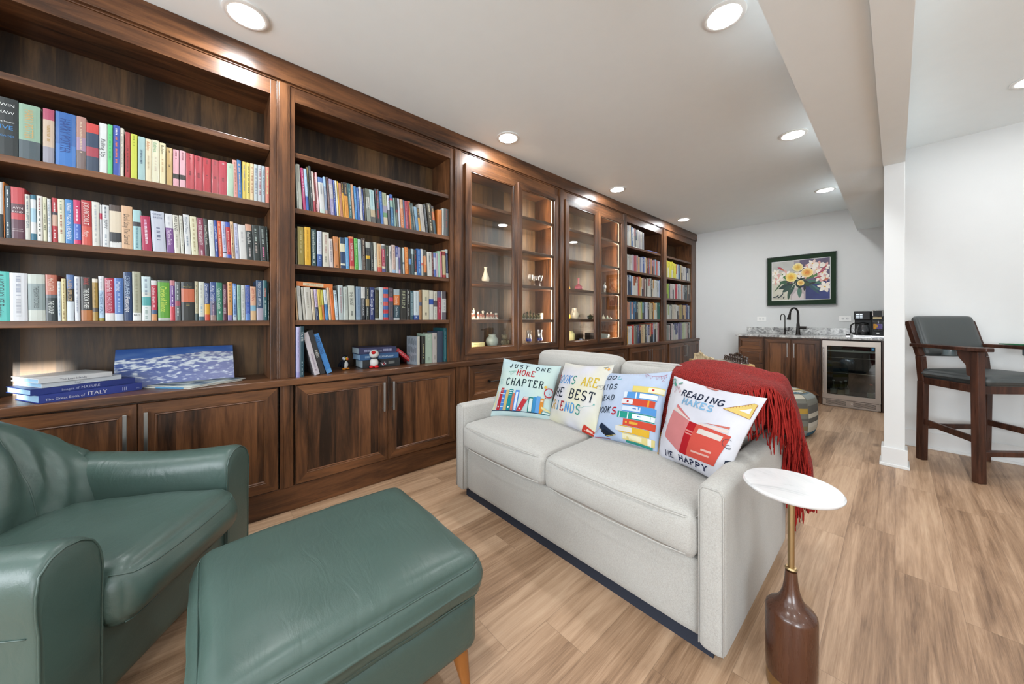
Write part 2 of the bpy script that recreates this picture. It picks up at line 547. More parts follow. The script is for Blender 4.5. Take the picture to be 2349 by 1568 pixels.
def stone(name, c0, c1, c2, sc_, rough=0.18, lo=0.40, hi=0.66):
    n = NT(name); v = n.coord((1, 1, 1)); a = n.noise(v, sc_, 8, 0.7, 2.2)
    n.base(n.ramp(a, [(lo, c0), ((lo + hi) / 2, c1), (hi, c2)])); n.set(rough, 0, 0.5)
    return n.mat
GRAN = stone('grey_swirl_granite', (0.13, 0.13, 0.13), (0.42, 0.42, 0.41), (0.70, 0.70, 0.68), 9.0)
MARB = stone('white_marble', (0.42, 0.43, 0.44), (0.55, 0.55, 0.555), (0.58, 0.58, 0.58), 4.0, 0.2, 0.30, 0.55)
def glass(name, tint=(1, 1, 1), refl=1.0, ior=1.5):
    m = bpy.data.materials.new(name); m.use_nodes = True; t = m.node_tree; t.nodes.clear()
    o = t.nodes.new('ShaderNodeOutputMaterial'); mx = t.nodes.new('ShaderNodeMixShader'); tr = t.nodes.new('ShaderNodeBsdfTransparent')
    gl = t.nodes.new('ShaderNodeBsdfGlossy'); fr = t.nodes.new('ShaderNodeFresnel'); fr.inputs['IOR'].default_value = ior
    mt = t.nodes.new('ShaderNodeMath'); mt.operation = 'MULTIPLY'; mt.inputs[1].default_value = refl
    ge = t.nodes.new('ShaderNodeNewGeometry'); ma = t.nodes.new('ShaderNodeMath'); ma.operation = 'MULTIPLY_ADD'
    ma.inputs[1].default_value = 1 / ior - ior; ma.inputs[2].default_value = ior
    t.links.new(ge.outputs['Backfacing'], ma.inputs[0]); t.links.new(ma.outputs[0], fr.inputs['IOR'])
    tr.inputs[0].default_value = (*tint, 1); gl.inputs['Roughness'].default_value = 0.01
    t.links.new(fr.outputs[0], mt.inputs[0]); t.links.new(mt.outputs[0], mx.inputs[0])
    t.links.new(tr.outputs[0], mx.inputs[1]); t.links.new(gl.outputs[0], mx.inputs[2]); t.links.new(mx.outputs[0], o.inputs[0])
    return m
GLASS = glass('clear_cabinet_glass', (0.97, 0.98, 0.97), 1.0)
FRGLASS = glass('tinted_fridge_glass', (0.62, 0.66, 0.64), 1.6)
DRINKG = glass('clear_stemware_glass', (0.93, 0.95, 0.97), 2.2)
def emit(name, c, s):
    m = bpy.data.materials.new(name); m.use_nodes = True; t = m.node_tree; t.nodes.clear()
    o = t.nodes.new('ShaderNodeOutputMaterial'); e = t.nodes.new('ShaderNodeEmission'); e.inputs[0].default_value = (*c, 1); e.inputs[1].default_value = s
    t.links.new(e.outputs[0], o.inputs[0]); return m
LENS = emit('lit_lamp_lens', (1, 0.99, 0.97), 34.0)
LEDM = emit('lit_led_strip', (1, 0.80, 0.55), 4.0)
PANELM = emit('lit_button', (0.8, 0.9, 1.0), 1.2)
# ---------------------------------------------------------------- room shell
YB = 6.76; XL = -2.80; YR = 4.78; XR = 4.2; YF = -3.3
def struct(name, mb, mat, **kw):
    o = mb.build(name, mat, **kw); o['kind'] = 'structure'; return o
struct('floor', M().box(XL - .1, XR, YF, YB + .1, -.06, 0), FLOOR)
struct('ceiling', M().box(XL - .1, XR, YF, YB + .1, CEIL, CEIL + .08), CEILM)
struct('wall_left', M().box(XL - .1, XL, YF, YB + .1, 0, CEIL), WALL)
struct('wall_back', M().box(XL, -.07, YB, YB + .1, 0, CEIL), WALL)
struct('wall_right', M().box(-.07, XR, YR, YB + .1, 0, CEIL), WALL)
# side wall with a small high window
WY0, WY1, WZ0, WZ1 = -3.10, -2.73, 1.84, 2.045
struct('wall_side', M().box(XR, XR + .1, YF, WY0, 0, CEIL).box(XR, XR + .1, WY1, YR, 0, CEIL).box(XR, XR + .1, WY0, WY1, 0, WZ0).box(XR, XR + .1, WY0, WY1, WZ1, CEIL), WALL)
# wall behind the camera with openings for an added window and an added door
# wide glazed door, added unseen behind the camera for soft fill light
DX0, DX1, DZ1 = 2.05, 3.95, 2.15
VX0, VX1, VZ0, VZ1 = -1.9, .6, .75, 2.15      # window added out of view for fill light
mb = M()
mb.box(XL, VX0, YF - .1, YF, 0, CEIL).box(VX1, DX0, YF - .1, YF, 0, CEIL).box(VX0, VX1, YF - .1, YF, 0, VZ0).box(VX0, VX1, YF - .1, YF, VZ1, CEIL).box(DX1, XR, YF - .1, YF, 0, CEIL).box(DX0, DX1, YF - .1, YF, DZ1, CEIL)
struct('wall_front', mb, WALL)
fr = M()
for a in ((WY0 - .06, WY0, WZ0 - .06, WZ1 + .06), (WY1, WY1 + .06, WZ0 - .06, WZ1 + .06), (WY0, WY1, WZ0 - .06, WZ0), (WY0, WY1, WZ1, WZ1 + .06)):
    fr.box(XR - .02, XR, a[0], a[1], a[2], a[3])
struct('window_1', fr, TRIM)
vf = M()
for a in ((VX0, VX0 + .05), (VX1 - .05, VX1), (-.675, -.625)): vf.box(a[0], a[1], YF - .08, YF - .02, VZ0, VZ1)
for a in ((VZ0, VZ0 + .05), (VZ1 - .05, VZ1)): vf.box(VX0, VX1, YF - .08, YF - .02, a[0], a[1])
vo_ = struct('added_fill_window', vf, TRIM)  # added window behind the camera, there to carry the fill lamp
M().box(VX0 + .04, VX1 - .04, YF - .052, YF - .048, VZ0 + .04, VZ1 - .04).build('glass_pane', GLASS, vo_)
area('added_window_fill', ((VX0 + VX1) / 2, YF - .012, (VZ0 + VZ1) / 2), 2.35, 110, rot=(math.radians(90), 0, 0), color=(.88, .94, 1), shape='RECTANGLE', size_y=1.25)  # added fill lamp standing in the added window
# unseen walls added outside that door to block the sun
struct('added_sun_blocker', M().box(4.05, 4.15, -5.05, YF - .1, -.05, 3.2).box(1.9, 4.05, -5.15, -5.05, -.05, .9), TRIM)  # added out of view to keep direct sun off the cabinets
struct('ground', M().box(1.9, 4.05, -5.05, YF - .1, -.06, -.01), TRIM)
dr = M()
for a in ((DX0, DX0 + .07), (DX1 - .07, DX1), (2.965, 3.035)): dr.box(a[0], a[1], YF - .08, YF - .02, 0, DZ1)
for a in ((0, .08), (DZ1 - .08, DZ1)): dr.box(DX0, DX1, YF - .08, YF - .02, a[0], a[1])
dro = struct('added_fill_door', dr, TRIM)  # added door behind the camera, there to carry the second fill lamp
M().box(DX0 + .05, DX1 - .05, YF - .052, YF - .048, .06, DZ1 - .06).build('glass_pane', GLASS, dro)
area('added_door_fill', ((DX0 + DX1) / 2, YF - .012, 1.1), 1.75, 190, rot=(math.radians(90), 0, 0), color=(.86, .93, 1), shape='RECTANGLE', size_y=1.95)  # added cool fill lamp standing in the added door
# dropped soffit, beam and post
struct('ceiling_soffit', M().box(-.355, -.066, YF, YB, 2.372, CEIL), CEILM)
struct('beam', M().box(-.066, .050, YF, YR, 2.345, CEIL), CEILM)
struct('column', M().box(-.062, .049, 3.99, 4.13, 0, 2.345), WALL, bevel=.003)
bb = M()
def skirt(b, x0, x1, y0, y1):
    b.box(x0 - .014, x1 + .014, y0 - .014, y1 + .014, 0, .145)
    b.box(x0 - .024, x1 + .024, y0 - .024, y1 + .024, 0, .022)
skirt(bb, -.062, .049, 3.99, 4.13)
struct('baseboard_column', bb, TRIM, bevel=.003)
bb = M().box(-.055, XR, YR - .014, YR, 0, .145).box(-.055, XR, YR - .026, YR - .014, 0, .02)
struct('baseboard_right', bb, TRIM, bevel=.003)
struct('baseboard_back', M().box(-2.42, -1.64, YB - .014, YB, 0, .14), TRIM, bevel=.003)

# ---------------------------------------------------------------- recessed lamps
def can(x, y, label, k=1.0):
    r = empty('recessed_light', (x, y, CEIL), label, 'ceiling light', 'recessed ceiling lights')
    M().lathe([(.070, -.0005), (.096, -.0005), (.098, -.006), (.092, -.009), (.076, -.010), (.070, -.006)], (x, y, CEIL), 40).build('trim_ring', WPL, r, smooth=True)
    M().lathe([(.0, -.0145), (.035, -.0142), (.060, -.0125), (.0755, -.0095), (.0755, -.004)][::-1], (x, y, CEIL), 40).build('lens', LENS, r, smooth=True)
    area('can_lamp', (x, y, CEIL - .018), .13, LAMP_W * (.55 if x > 0 else 1), color=(.95, .98, 1))
    return r
for x, y, l in ((-2.20, .17, 'lit round recessed light nearest the camera above the dark bookcase crown'),
                (-2.205, 1.94, 'lit recessed light above the pilaster where the glass cabinets begin'),
                (-2.215, 3.68, 'lit recessed light above the farther glass display cabinet'),
                (-2.205, 5.57, 'small far recessed light above the last open bookcase bays'),
                (-.582, 1.973, 'large bright recessed light beside the soffit, nearest of its row'),
                (-.573, 3.677, 'lit recessed light beside the soffit, middle of its row'),
                (-.562, 5.547, 'lit recessed light beside the soffit, nearest the bar wall'),
                (.60, 3.975, 'recessed light cut by the frame edge above the tall stool')):
    can(x, y, l)
for x in (-2.20, -.575):
    area('can_lamp', (x, -1.6, CEIL - .018), .13, LAMP_W, color=(.95, .98, 1))
area('can_lamp', (-.575, .17, CEIL - .018), .13, LAMP_W * .8, color=(.95, .98, 1))
for x in (.60, 2.4):
    for y in (2.2, .4, -1.4): area('can_lamp', (x, y, CEIL - .018), .13, LAMP_W * .75, color=(.95, .98, 1))
area('can_lamp', (2.4, 3.975, CEIL - .018), .13, LAMP_W * .5, color=(.95, .98, 1))
# ---------------------------------------------------------------- built-in bookcases along the left wall
XF = -2.45; XBK = -2.745; ZC = .79
SH = [1.137, 1.482, 1.825, 2.165]
def framed(mb, y0, y1, z0, z1, x, w=.066, t=.020, bead=.012, mats=(0, 1, 2), open_=False):
    """mitred door/drawer front facing +X with its face at x: stiles m0, rails m1, panel m2"""
    mz, my, mp = mats
    a = [(y0, z0), (y1, z0), (y1, z1), (y0, z1)]
    def ring(o0, x0, o1, x1):
        p = [(x0, y + (o0 if i in (0, 3) else -o0), z + (o0 if i in (0, 1) else -o0)) for i, (y, z) in enumerate(a)]
        q = [(x1, y + (o1 if i in (0, 3) else -o1), z + (o1 if i in (0, 1) else -o1)) for i, (y, z) in enumerate(a)]
        for i in range(4):
            j = (i + 1) % 4
            mb.add([p[i], p[j], q[j], q[i]], [(0, 1, 2, 3)], my if i in (0, 2) else mz)
    ring(0, x - t, 0, x - .0025)
    ring(0, x - .0025, .0025, x)
    ring(.0025, x, w - bead, x)
    ring(w - bead, x, w - bead * .75, x - .003)
    ring(w - bead * .75, x - .003, w - bead * .35, x - .0015)
    ring(w - bead * .35, x - .0015, w, x - .009)
    if open_:
        ring(w, x - .009, w, x - t)
        mb.add([(x - t, y, z) for y, z in a] + [(x - t, y + (w if i in (0, 3) else -w), z + (w if i in (0, 1) else -w)) for i, (y, z) in enumerate(a)],
               [(i, 4 + i, 4 + (i + 1) % 4, (i + 1) % 4) for i in range(4)], mz)
    else:
        mb.add([(x - .009, y0 + w, z0 + w), (x - .009, y1 - w, z0 + w), (x - .009, y1 - w, z1 - w), (x - .009, y0 + w, z1 - w)], [(0, 1, 2, 3)], mp)
        mb.add([(x - t, y, z) for y, z in a], [(3, 2, 1, 0)], mz)
def pull_v(parent, y, z0, z1, x):
    m = M(); m.box(x + .026, x + .034, y - .007, y + .007, z0, z1)
    for z in (z0 + .012, z1 - .012): m.box(x, x + .028, y - .005, y + .005, z - .005, z + .005)
    m.build('handle', CHROME, parent, bevel=.0015)
def pull_h(parent, y0, y1, z, x):
    m = M(); m.tube([(x + .032, y0, z), (x + .032, y1, z)], .005, 10)
    for y in (y0 + .006, y1 - .006):
        m.tube([(x, y, z), (x + .032, y, z)], .0055, 8); m.tube([(x - .001, y, z), (x + .004, y, z)], .012, 14)
    m.build('handle', BRONZE, parent, smooth=True)
def pilaster(parent, y0, y1):
    m = M().box(XF - .012, XF + .012, y0, y1, ZC, 2.552)
    m.box(XF + .012, XF + .015, y0 + .010, y1 - .010, ZC + .0, 2.552)
    m.build('pilaster', WZ, parent, bevel=.0035)
def upper(y0, y1, s0, s1, label, cat='bookcase', name='bookcase', glassy=False, shelves=SH, pil=None):
    """opening y0..y1; stiles run from s0 to s1"""
    r = empty(name, (XBK, (y0 + y1) / 2, ZC), label, cat, 'bays of the dark built-in bookcase')
    M().box(XBK - .012, XBK, y0 - .02, y1 + .02, ZC, 2.551).build('back_panel', WBK, r)
    for a, b in ((y0 - .02, y0), (y1, y1 + .02)):
        M().box(XBK, XF - .02, a, b, ZC, 2.551).build('side_panel', WZ, r)
    M().box(XBK, XF - .02, y0, y1, 2.47, 2.49).build('top_panel', WY, r)
    for z in shelves:
        M().box(XBK, XF - .012, y0 + .001, y1 - .001, z - .030, z).build('shelf', WY, r, bevel=.002)
    for a, b in ((s0, y0), (y1, s1)): M().box(XF - .02, XF, a, b, ZC, 2.551).build('stile', WZ, r, bevel=.0015)
    M().box(XF - .02, XF - .0005, y0, y1, 2.466, 2.551).build('top_rail', WY, r)
    if pil: pilaster(r, *pil)
    return r
B1 = upper(-.745, .301, -.80, .331, 'open dark wood bookcase bay behind the green armchair, nearest the camera', pil=(.331, .397))
B2 = upper(.426, 1.523, .397, 1.561, 'open dark wood bookcase bay left of the glass cabinets', pil=(1.561, 1.623))
B3 = upper(1.70, 2.825, 1.623, 2.888, 'lit glass-door display cabinet holding the cream bottle vase and chess sets', 'display cabinet', 'display_cabinet', True, pil=(2.888, 2.962))
B4 = upper(3.03, 4.165, 2.962, 4.215, 'lit glass-door display cabinet holding the pink vase and pitcher', 'display cabinet', 'display_cabinet', True, pil=(4.215, 4.295))
B5 = upper(4.318, 5.355, 4.295, 5.395, 'open bookcase bay just beyond the glass cabinets, a blue book flat on top shelf', shelves=[1.134, 1.475, 1.815, 2.155], pil=(5.395, 5.45))
B6 = upper(5.54, 6.545, 5.45, 6.755, 'last open bookcase bay beside the grey bar wall', shelves=[1.134, 1.475, 1.815, 2.155])
for r_, a, b in ((B3, 1.70, 2.825), (B4, 3.03, 4.165)): M().box(XF - .02, XF, a, b, ZC, .862).build('bottom_rail', WY, r_); M().box(XBK, XF - .02, a, b, .850, .866).build('cabinet_floor', WY, r_)
# door pairs of the two display cabinets
for root, ys in ((B3, (1.661, 2.264, 2.866)), (B4, (2.985, 3.603, 4.207))):
    for k in (0, 1):
        m = M(); framed(m, ys[k] + .001, ys[k + 1] - .001, .836, 2.462, XF + .021, w=.064, mats=(0, 1, 0), open_=True)
        d = m.build('door', [WZ, WY], root)
        M().box(XF + .008, XF + .012, ys[k] + .058, ys[k + 1] - .058, .894, 2.404).build('glass_pane', GLASS, d)
    y0, y1 = ys[0] + .045, ys[2] - .045
    for y, sg in ((y0 + .012, 1), (y1 - .012, -1)):
        M().box(XF - .034, XF - .028, y - .002, y + .002, .87, 2.455).build('led_strip', LEDM, root)
        area('led_lamp', (XF - .040, y + sg * .008, 1.63), .012, 13 if sg > 0 else 15, rot=Vector((-1, sg * .75, 0)).to_track_quat('-Z', 'Y').to_euler(), color=(1, .80, .60), shape='RECTANGLE', size_y=1.62)
# crown, counter and plinth run through all the bays
m = M()
m.box(XF - .03, XF + .006, -.9, 6.757, 2.552, CEIL - .001).box(XF, XF + .020, -.9, 6.757, 2.562, CEIL - .001)
set_tags(m.build('crown_board', WY, bevel=.003), 'long dark wood crown board under the ceiling over every bookcase bay', 'crown molding')
m = M().box(-2.79, -2.385, -.9, 6.757, .752, ZC)
set_tags(m.build('counter_ledge', WY, bevel=.004, seg=3), 'polished dark wood ledge running the length of the bookcase wall', 'countertop')
m = M().box(-2.44, -2.418, -.9, 6.757, 0, .146)
set_tags(m.build('plinth_board', WY, bevel=.002), 'dark wood base board along the floor under the lower cabinets', 'baseboard')
# lower cabinets
XD = -2.398
def lower(y0, y1, kind, label, name='base_cabinet'):
    r = empty(name, (-2.6, (y0 + y1) / 2, 0), label, 'cabinet', 'lower cabinets under the bookcase ledge')
    M().box(-2.79, -2.42, y0, y1, .146, .752).build('carcass', WZ, r)
    a, b = y0 + .006, y1 - .006
    if kind == 'doors':
        mid = (a + b) / 2
        for p, q, hy in ((a, mid - .001, mid - .037), (mid + .001, b, mid + .030)):
            m = M(); framed(m, p, q, .155, .743, XD)
            d = m.build('door', [WZ, WY, WPZ], r)
            pull_v(d, hy, .503, .704, XD)
    else:
        mid = (a + b) / 2
        for p, q in ((a, mid - .001), (mid + .001, b)):
            for z0, z1 in ((.447, .743), (.155, .443)):
                m = M(); framed(m, p, q, z0, z1, XD)
                d = m.build('drawer', [WZ, WY, WY], r)
                c = (p + q) / 2; pull_h(d, c - .09, c + .09, (z0 + z1) / 2, XD)
    return r
lower(-.784, .336, 'doors', 'dark panelled lower cabinet behind the green armchair')
lower(.418, 1.545, 'doors', 'dark panelled lower cabinet with two doors, between armchair and sofa')
lower(1.668, 2.870, 'drawers', 'lower drawer cabinet behind the sofa arm and the book print pillow')
lower(2.975, 4.200, 'drawers', 'lower drawer cabinet under the farther glass display cabinet')
lower(4.300, 5.400, 'doors', 'lower two-door cabinet under the first of the far open bays')
lower(5.500, 6.750, 'doors', 'lower two-door cabinet in the corner beside the bar wall')
m = M()
for a, b in ((-.9, -.79), (.343, .411), (1.552, 1.661), (2.877, 2.968), (4.207, 4.293), (5.407, 5.493)):
    c = (a + b) / 2
    o = M().box(-2.44, -2.412, a, b, .146, .752).box(-2.412, -2.408, a + .018, b - .018, .146, .752).build('filler_strip', WZ, bevel=.002)
    set_tags(o, 'narrow dark upright filler board between lower cabinets' if c > 2 else None, 'trim board', 'filler boards between the lower cabinets')
    if c < 0: o['label'] = 'narrow upright filler board at the left end of the lower cabinets'
    elif c < 1: o['label'] = 'narrow upright filler board between the two nearest lower door cabinets'
    elif c < 2: o['label'] = 'narrow upright filler board between the door cabinet and the first drawers'
    elif c < 3: o['label'] = 'narrow upright filler board between the two drawer cabinets'
    elif c < 5: o['label'] = 'narrow upright filler board just beyond the farther drawer cabinet'
    else: o['label'] = 'narrow upright filler board between the two farthest lower cabinets'
# ---------------------------------------------------------------- sofa
SX0, SX1, SY0, SY1 = -1.920, -.362, 1.235, 2.15
sofa = empty('sofa', ((SX0 + SX1) / 2, (SY0 + SY1) / 2, 0), 'oatmeal fabric two-seat sofa with track arms facing the green ottoman', 'sofa')
def soft(name, ctr, size, r, mat, parent, n=10, crown=(0, 0, 0), rot=None, seed=0, wr=0, wfreq=6, piping=None):
    m = M(); add_rounded(m, ctr, size, r, n, crown, rot, 0, None, seed, wr, wfreq)
    return m.build(name, mat, parent, smooth='all', merge=True)
ARMW = .085
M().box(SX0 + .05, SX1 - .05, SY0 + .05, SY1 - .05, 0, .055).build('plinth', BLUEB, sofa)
soft('front_panel', ((SX0 + SX1) / 2, (SY0 + .016 + SY1) / 2, .188), (SX1 - SX0 - 2 * ARMW, SY1 - SY0 - .04, .27), .022, FAB, sofa, 8)
for x in (SX0 + ARMW / 2, SX1 - ARMW / 2):
    a = soft('arm', (x, (SY0 + SY1) / 2, .3225), (ARMW - .002, SY1 - SY0, .545), .022, FAB, sofa, 10, crown=(.003, .0, .004))
    m = M()
    sx = ARMW / 2 - .006
    pts = [(x - sx, SY0 + .004, .065), (x - sx, SY0 + .004, .575), (x - sx + .012, SY0 + .004, .590), (x + sx - .012, SY0 + .004, .590), (x + sx, SY0 + .004, .575), (x + sx, SY0 + .004, .065)]
    m.tube(pts, .0022, 6); m.build('piping', FAB, a, smooth='all')
mid = (SX0 + SX1) / 2
for a, b, sd in ((SX0 + ARMW + .002, mid - .003, 1), (mid + .003, SX1 - ARMW - .002, 2)):
    cx = (a + b) / 2; w = b - a
    cu = soft('seat_cushion', (cx, 1.555, .405), (w, .655, .150), .032, FAB, sofa, 12, crown=(.004, .014, .026), seed=sd, wr=.0025, wfreq=5)
    for z in (.468, .342):
        m = M(); yb = SY0 - .011
        pts = [(a + .010, SY0 + .10, z), (a + .006, yb + .04, z), (a + .035, yb + .008, z)] + [(a + .035 + (w - .07) * t / 8, yb - .010 * math.sin(PI * t / 8), z) for t in range(1, 8)] + [(b - .035, yb + .008, z), (b - .006, yb + .04, z), (b - .010, SY0 + .10, z)]
        m.tube(pts, .0028, 6); m.build('piping', FAB, cu, smooth='all')
soft('back_frame', (mid, 2.085, .40), (SX1 - SX0 - 2 * ARMW - .004, .13, .66), .03, FAB, sofa, 8)
for a, b, sd in ((SX0 + ARMW + .004, mid - .004, 3), (mid + .004, SX1 - ARMW - .004, 4)):
    cx = (a + b) / 2; w = b - a
    rot = Matrix.Rotation(math.radians(-8), 3, 'X')
    cu = soft('back_cushion', (cx, 1.955, .695 - (.012 if sd == 4 else 0)), (w, .155, .42 - (.02 if sd == 4 else 0)), .052, FAB, sofa, 12, crown=(.004, .028, .014), rot=rot, seed=sd, wr=.006, wfreq=5)
    m = M()
    pts = [(cx - w / 2 + .02, 1.905, .76), (cx - w / 2 + .028, 1.912, .85), (cx - w / 2 + .05, 1.925, .882)] + [(cx - w / 2 + .05 + (w - .10) * t / 6, 1.925 - .006 * math.sin(PI * t / 6), .884 + .010 * math.sin(PI * t / 6)) for t in range(1, 6)] + [(cx + w / 2 - .05, 1.925, .882), (cx + w / 2 - .028, 1.912, .85), (cx + w / 2 - .02, 1.905, .76)]
    m.tube(pts, .0022, 6); m.build('piping', FAB, cu, smooth='all')

# ---------------------------------------------------------------- green leather ottoman
OX0, OX1, OY0, OY1 = -1.495, -.852, -.02, .668
otto = empty('ottoman', ((OX0 + OX1) / 2, (OY0 + OY1) / 2, 0), 'green leather ottoman with honey wooden legs in front of the armchair', 'ottoman')
cx, cy = (OX0 + OX1) / 2, (OY0 + OY1) / 2
cu = soft('seat_cushion', (cx, cy, .345), (OX1 - OX0, OY1 - OY0, .125), .056, GREEN, otto, 22, crown=(.012, .010, .036), seed=5, wr=.005, wfreq=6)
m = M()
def loop(x0, x1, y0, y1, z, r, n=6, bow=0.0):
    P = []
    for (px, py, a0) in ((x1 - r, y0 + r, -90), (x1 - r, y1 - r, 0), (x0 + r, y1 - r, 90), (x0 + r, y0 + r, 180)):
        for k in range(n + 1):
            a = math.radians(a0 + 90 * k / n); P.append(Vector((px + r * math.cos(a), py + r * math.sin(a), z)))
    return P
m.tube(snap(cu, dense(loop(OX0 + .006, OX1 - .006, OY0 + .006, OY1 - .006, .396, .06))), .0026, 6, closed=True)
m.build('top_seam', GREEN, cu, smooth='all')
m = M().tube(snap(cu, dense(loop(OX0 + .012, OX1 - .012, OY0 + .012, OY1 - .012, .300, .035))), .0022, 6, closed=True)
m.build('lower_seam', GREEN, cu, smooth='all')
soft('body', (cx, cy, .205), (OX1 - OX0 - .045, OY1 - OY0 - .045, .165), .028, GREEN, otto, 10, crown=(.004, .004, 0), seed=6, wr=.002)
for sx in (-1, 1):
    for sy in (-1, 1):
        x, y = cx + sx * .255, cy + sy * .275
        m = M().tube([(x, y, .125), (x + sx * .006, y + sy * .006, .09), (x + sx * .018, y + sy * .018, 0)], [.026, .024, .013], 12)
        m.build('leg', LEGW, otto, smooth=True)

# ---------------------------------------------------------------- green leather armchair
A0 = math.radians(-33.5)
chair = empty('armchair', (-1.895, .117, 0), 'green leather armchair with rounded arms beside the stacked blue books', 'armchair', rz=A0)
# local frame: +x along the front from far arm to near arm, -y into the chair
def csoft(name, ctr, size, r, n=12, crown=(0, 0, 0), rot=None, seed=0, wr=0.0, wf=6, parent=chair):
    m = M(); add_rounded(m, ctr, size, r, n, crown, rot, 0, None, seed, wr, wf)
    o = m.build(name, GREEN, parent, smooth='all', merge=True, world=False); return o
def seam(pts, parent, r=.0022, name='seam'):
    if parent.type == 'MESH': pts = snap(parent, dense(pts))
    m = M(); m.tube(pts, r, 6); o = m.build(name, GREEN, parent, smooth='all', world=False); return o
csoft('base', (.318, -.40, .235), (.60, .78, .25), .02, 8)
def arm(x, sgn):
    """padded arm, a quarter-round pad over an upright front panel"""
    m = M()
    prof = [(-.071, .11), (-.073, .30), (-.074, .45), (-.076, .50), (-.072, .545), (-.055, .578), (-.025, .597), (.012, .602), (.045, .592), (.070, .566), (.080, .525), (.078, .48), (.072, .43), (.071, .30), (.071, .11)]
    n = len(prof)
    ys = [.004, -.004, -.012, -.03, -.08, -.15, -.22, -.30, -.38, -.46, -.54, -.62, -.69]
    rng = random.Random(3 if sgn > 0 else 4)
    for j, y in enumerate(ys):
        k = (0.955, .985, 1.0, 1.004)[min(j, 3)] if j < 4 else 1.0
        for i, (px, pz) in enumerate(prof):
            wv = .004 * noise.noise(Vector((px * 20, y * 16 + x * 9, pz * 9))) if j > 3 else 0
            sag = -.012 * math.sin(max(0, min(1, (-y - .05) / .5)) * PI) if pz > .5 else 0
            zz = .11 + (pz - .11) * (k if j < 4 else 1) + sag + wv
            m.v.append((x + sgn * (px * k + wv), y, zz))
    for j in range(len(ys) - 1):
        for i in range(n - 1):
            a = j * n + i; q = [a, a + 1, a + 1 + n, a + n]
            m.f.append(q if sgn < 0 else q[::-1]); m.m.append(0); m.c.append(None)
    # front panel fan
    c = len(m.v); m.v.append((x, .006, .33))
    for i in range(n - 1):
        m.f.append([i + 1, i, c] if sgn < 0 else [i, i + 1, c]); m.m.append(0); m.c.append(None)
    m.f.append([0, n - 1, c]); m.m.append(0); m.c.append(None)
    b0 = (len(ys) - 1) * n
    m.f.append([b0 + i for i in range(n)]); m.m.append(0); m.c.append(None)
    o = m.build('arm', GREEN, chair, smooth=True, world=False)
    ss = o.modifiers.new('sub', 'SUBSURF'); ss.levels = 1; ss.render_levels = 1
    seam([(x + sgn * px * .985, .0035, .11 + (pz - .11) * .985) for px, pz in prof], o, .0028, 'front_seam')
    seam([(x + sgn * .0735, y, .425) for y in (-.02, -.1, -.2, -.3, -.45)], o, .0018, 'outer_seam')
    return o
arm(-.002, -1)
arm(.640, 1)
cu = csoft('seat_cushion', (.318, -.250, .372), (.492, .60, .165), .055, 16, crown=(.004, .030, .026), rot=Matrix.Rotation(math.radians(2.0), 3, 'X'), seed=8, wr=.0045, wf=7)
seam([(.085, -.10, .452), (.088, .0, .444), (.11, .040, .436)] + [(.11 + .42 * t / 8, .052 + .012 * math.sin(PI * t / 8), .432) for t in range(1, 8)] + [(.53, .040, .436), (.55, .0, .444)], cu)
seam([(.085, -.05, .300)] + [(.10 + .44 * t / 8, .036 + .014 * math.sin(PI * t / 8), .295) for t in range(0, 9)], cu)
seam([(-.0, -.02, .118), (.0, .0, .118)], cu, .001)
# sweeping shell back
m = M()
NU, NV = 40, 20
def shell(u, v, off):
    # u: -1..1 around the back, v: 0 bottom..1 top
    hw = .355 + off
    ang = u * math.radians(84)
    x = .319 + hw * math.sin(ang) * (1.0 + .02 * v)
    dy = -.43 - (.36 + off * 1.2) * (math.cos(ang) ** .65 if math.cos(ang) > 0 else 0) - .06 * v
    top = .585 + .215 * max(0.0, 1 - abs(u) ** 1.9)
    return Vector((x, dy, .12 + (top - .12) * v))
def sec(u, k):
    """cross-section around the thickness: k 0..1 from inside bottom over the top to outside bottom"""
    if k < .42:
        v = k / .42; p = shell(u, v * .94, -.085 + .05 * (1 - v)); q = p
    elif k < .58:
        t = (k - .42) / .16 * PI; a = shell(u, .94, -.085); b = shell(u, .94, .0)
        mid_ = (a + b) / 2; half = (b - a) / 2
        q = mid_ - half * math.cos(t) + Vector((0, 0, .052 * math.sin(t)))
    else:
        v = 1 - (k - .58) / .42; q = shell(u, v * .94, 0.0)
    w = .006 * noise.noise(Vector((u * 5, k * 4, 2.2)))
    return q + Vector((0, w, w))
m.grid(NU, NV * 2, lambda a, b: sec(a * 2 - 1, b))
for i_ in (0, NU): m.f.append([j_ * (NU + 1) + i_ for j_ in range(NV * 2 + 1)]); m.m.append(0); m.c.append(None)
sh = m.build('back', GREEN, chair, smooth='all', world=False)
# deep back cushion with soft folds
m = M()
def backc(a, b):
    u = a * 2 - 1; v = b; au = abs(u)
    x = .319 + .292 * u * (1 - .06 * v)
    y = -.520 - .150 * v + .060 * math.sin(PI * min(1, .10 + v * .85)) * (1 - .3 * au) + .075 * au ** 3 * (1 - .35 * v)
    z = .42 + .400 * v - .135 * au ** 1.9 * v
    g = -.020 * math.exp(-((au - .36 - .06 * v) / .045) ** 2) * min(1, (1 - v) * 6)
    f = .013 * math.sin(au * 26 - v * 9) * math.exp(-((au - .55) * 4) ** 2 - ((v - .35) * 2.0) ** 2) + .011 * math.sin(u * 13 + v * 7 + .6) * math.exp(-(au * 3) ** 2) * math.exp(-((v - .4) * 2) ** 2) + .006 * noise.noise(Vector((u * 4, v * 5, .4)))
    return Vector((x, y + f + g, z))
def backc2(a, b):
    # closed cushion: front face, over the top, back face
    if b <= .62: return backc(a, b / .62)
    t = (b - .62) / .38
    p = backc(a, 1.0); return p + Vector((0, -.16 * math.sin(t * PI / 2), .03 * math.sin(t * PI) - .30 * max(0, t - .5)))
m.grid(30, 44, backc2)
bc = m.build('back_cushion', GREEN, chair, smooth='all', world=False)
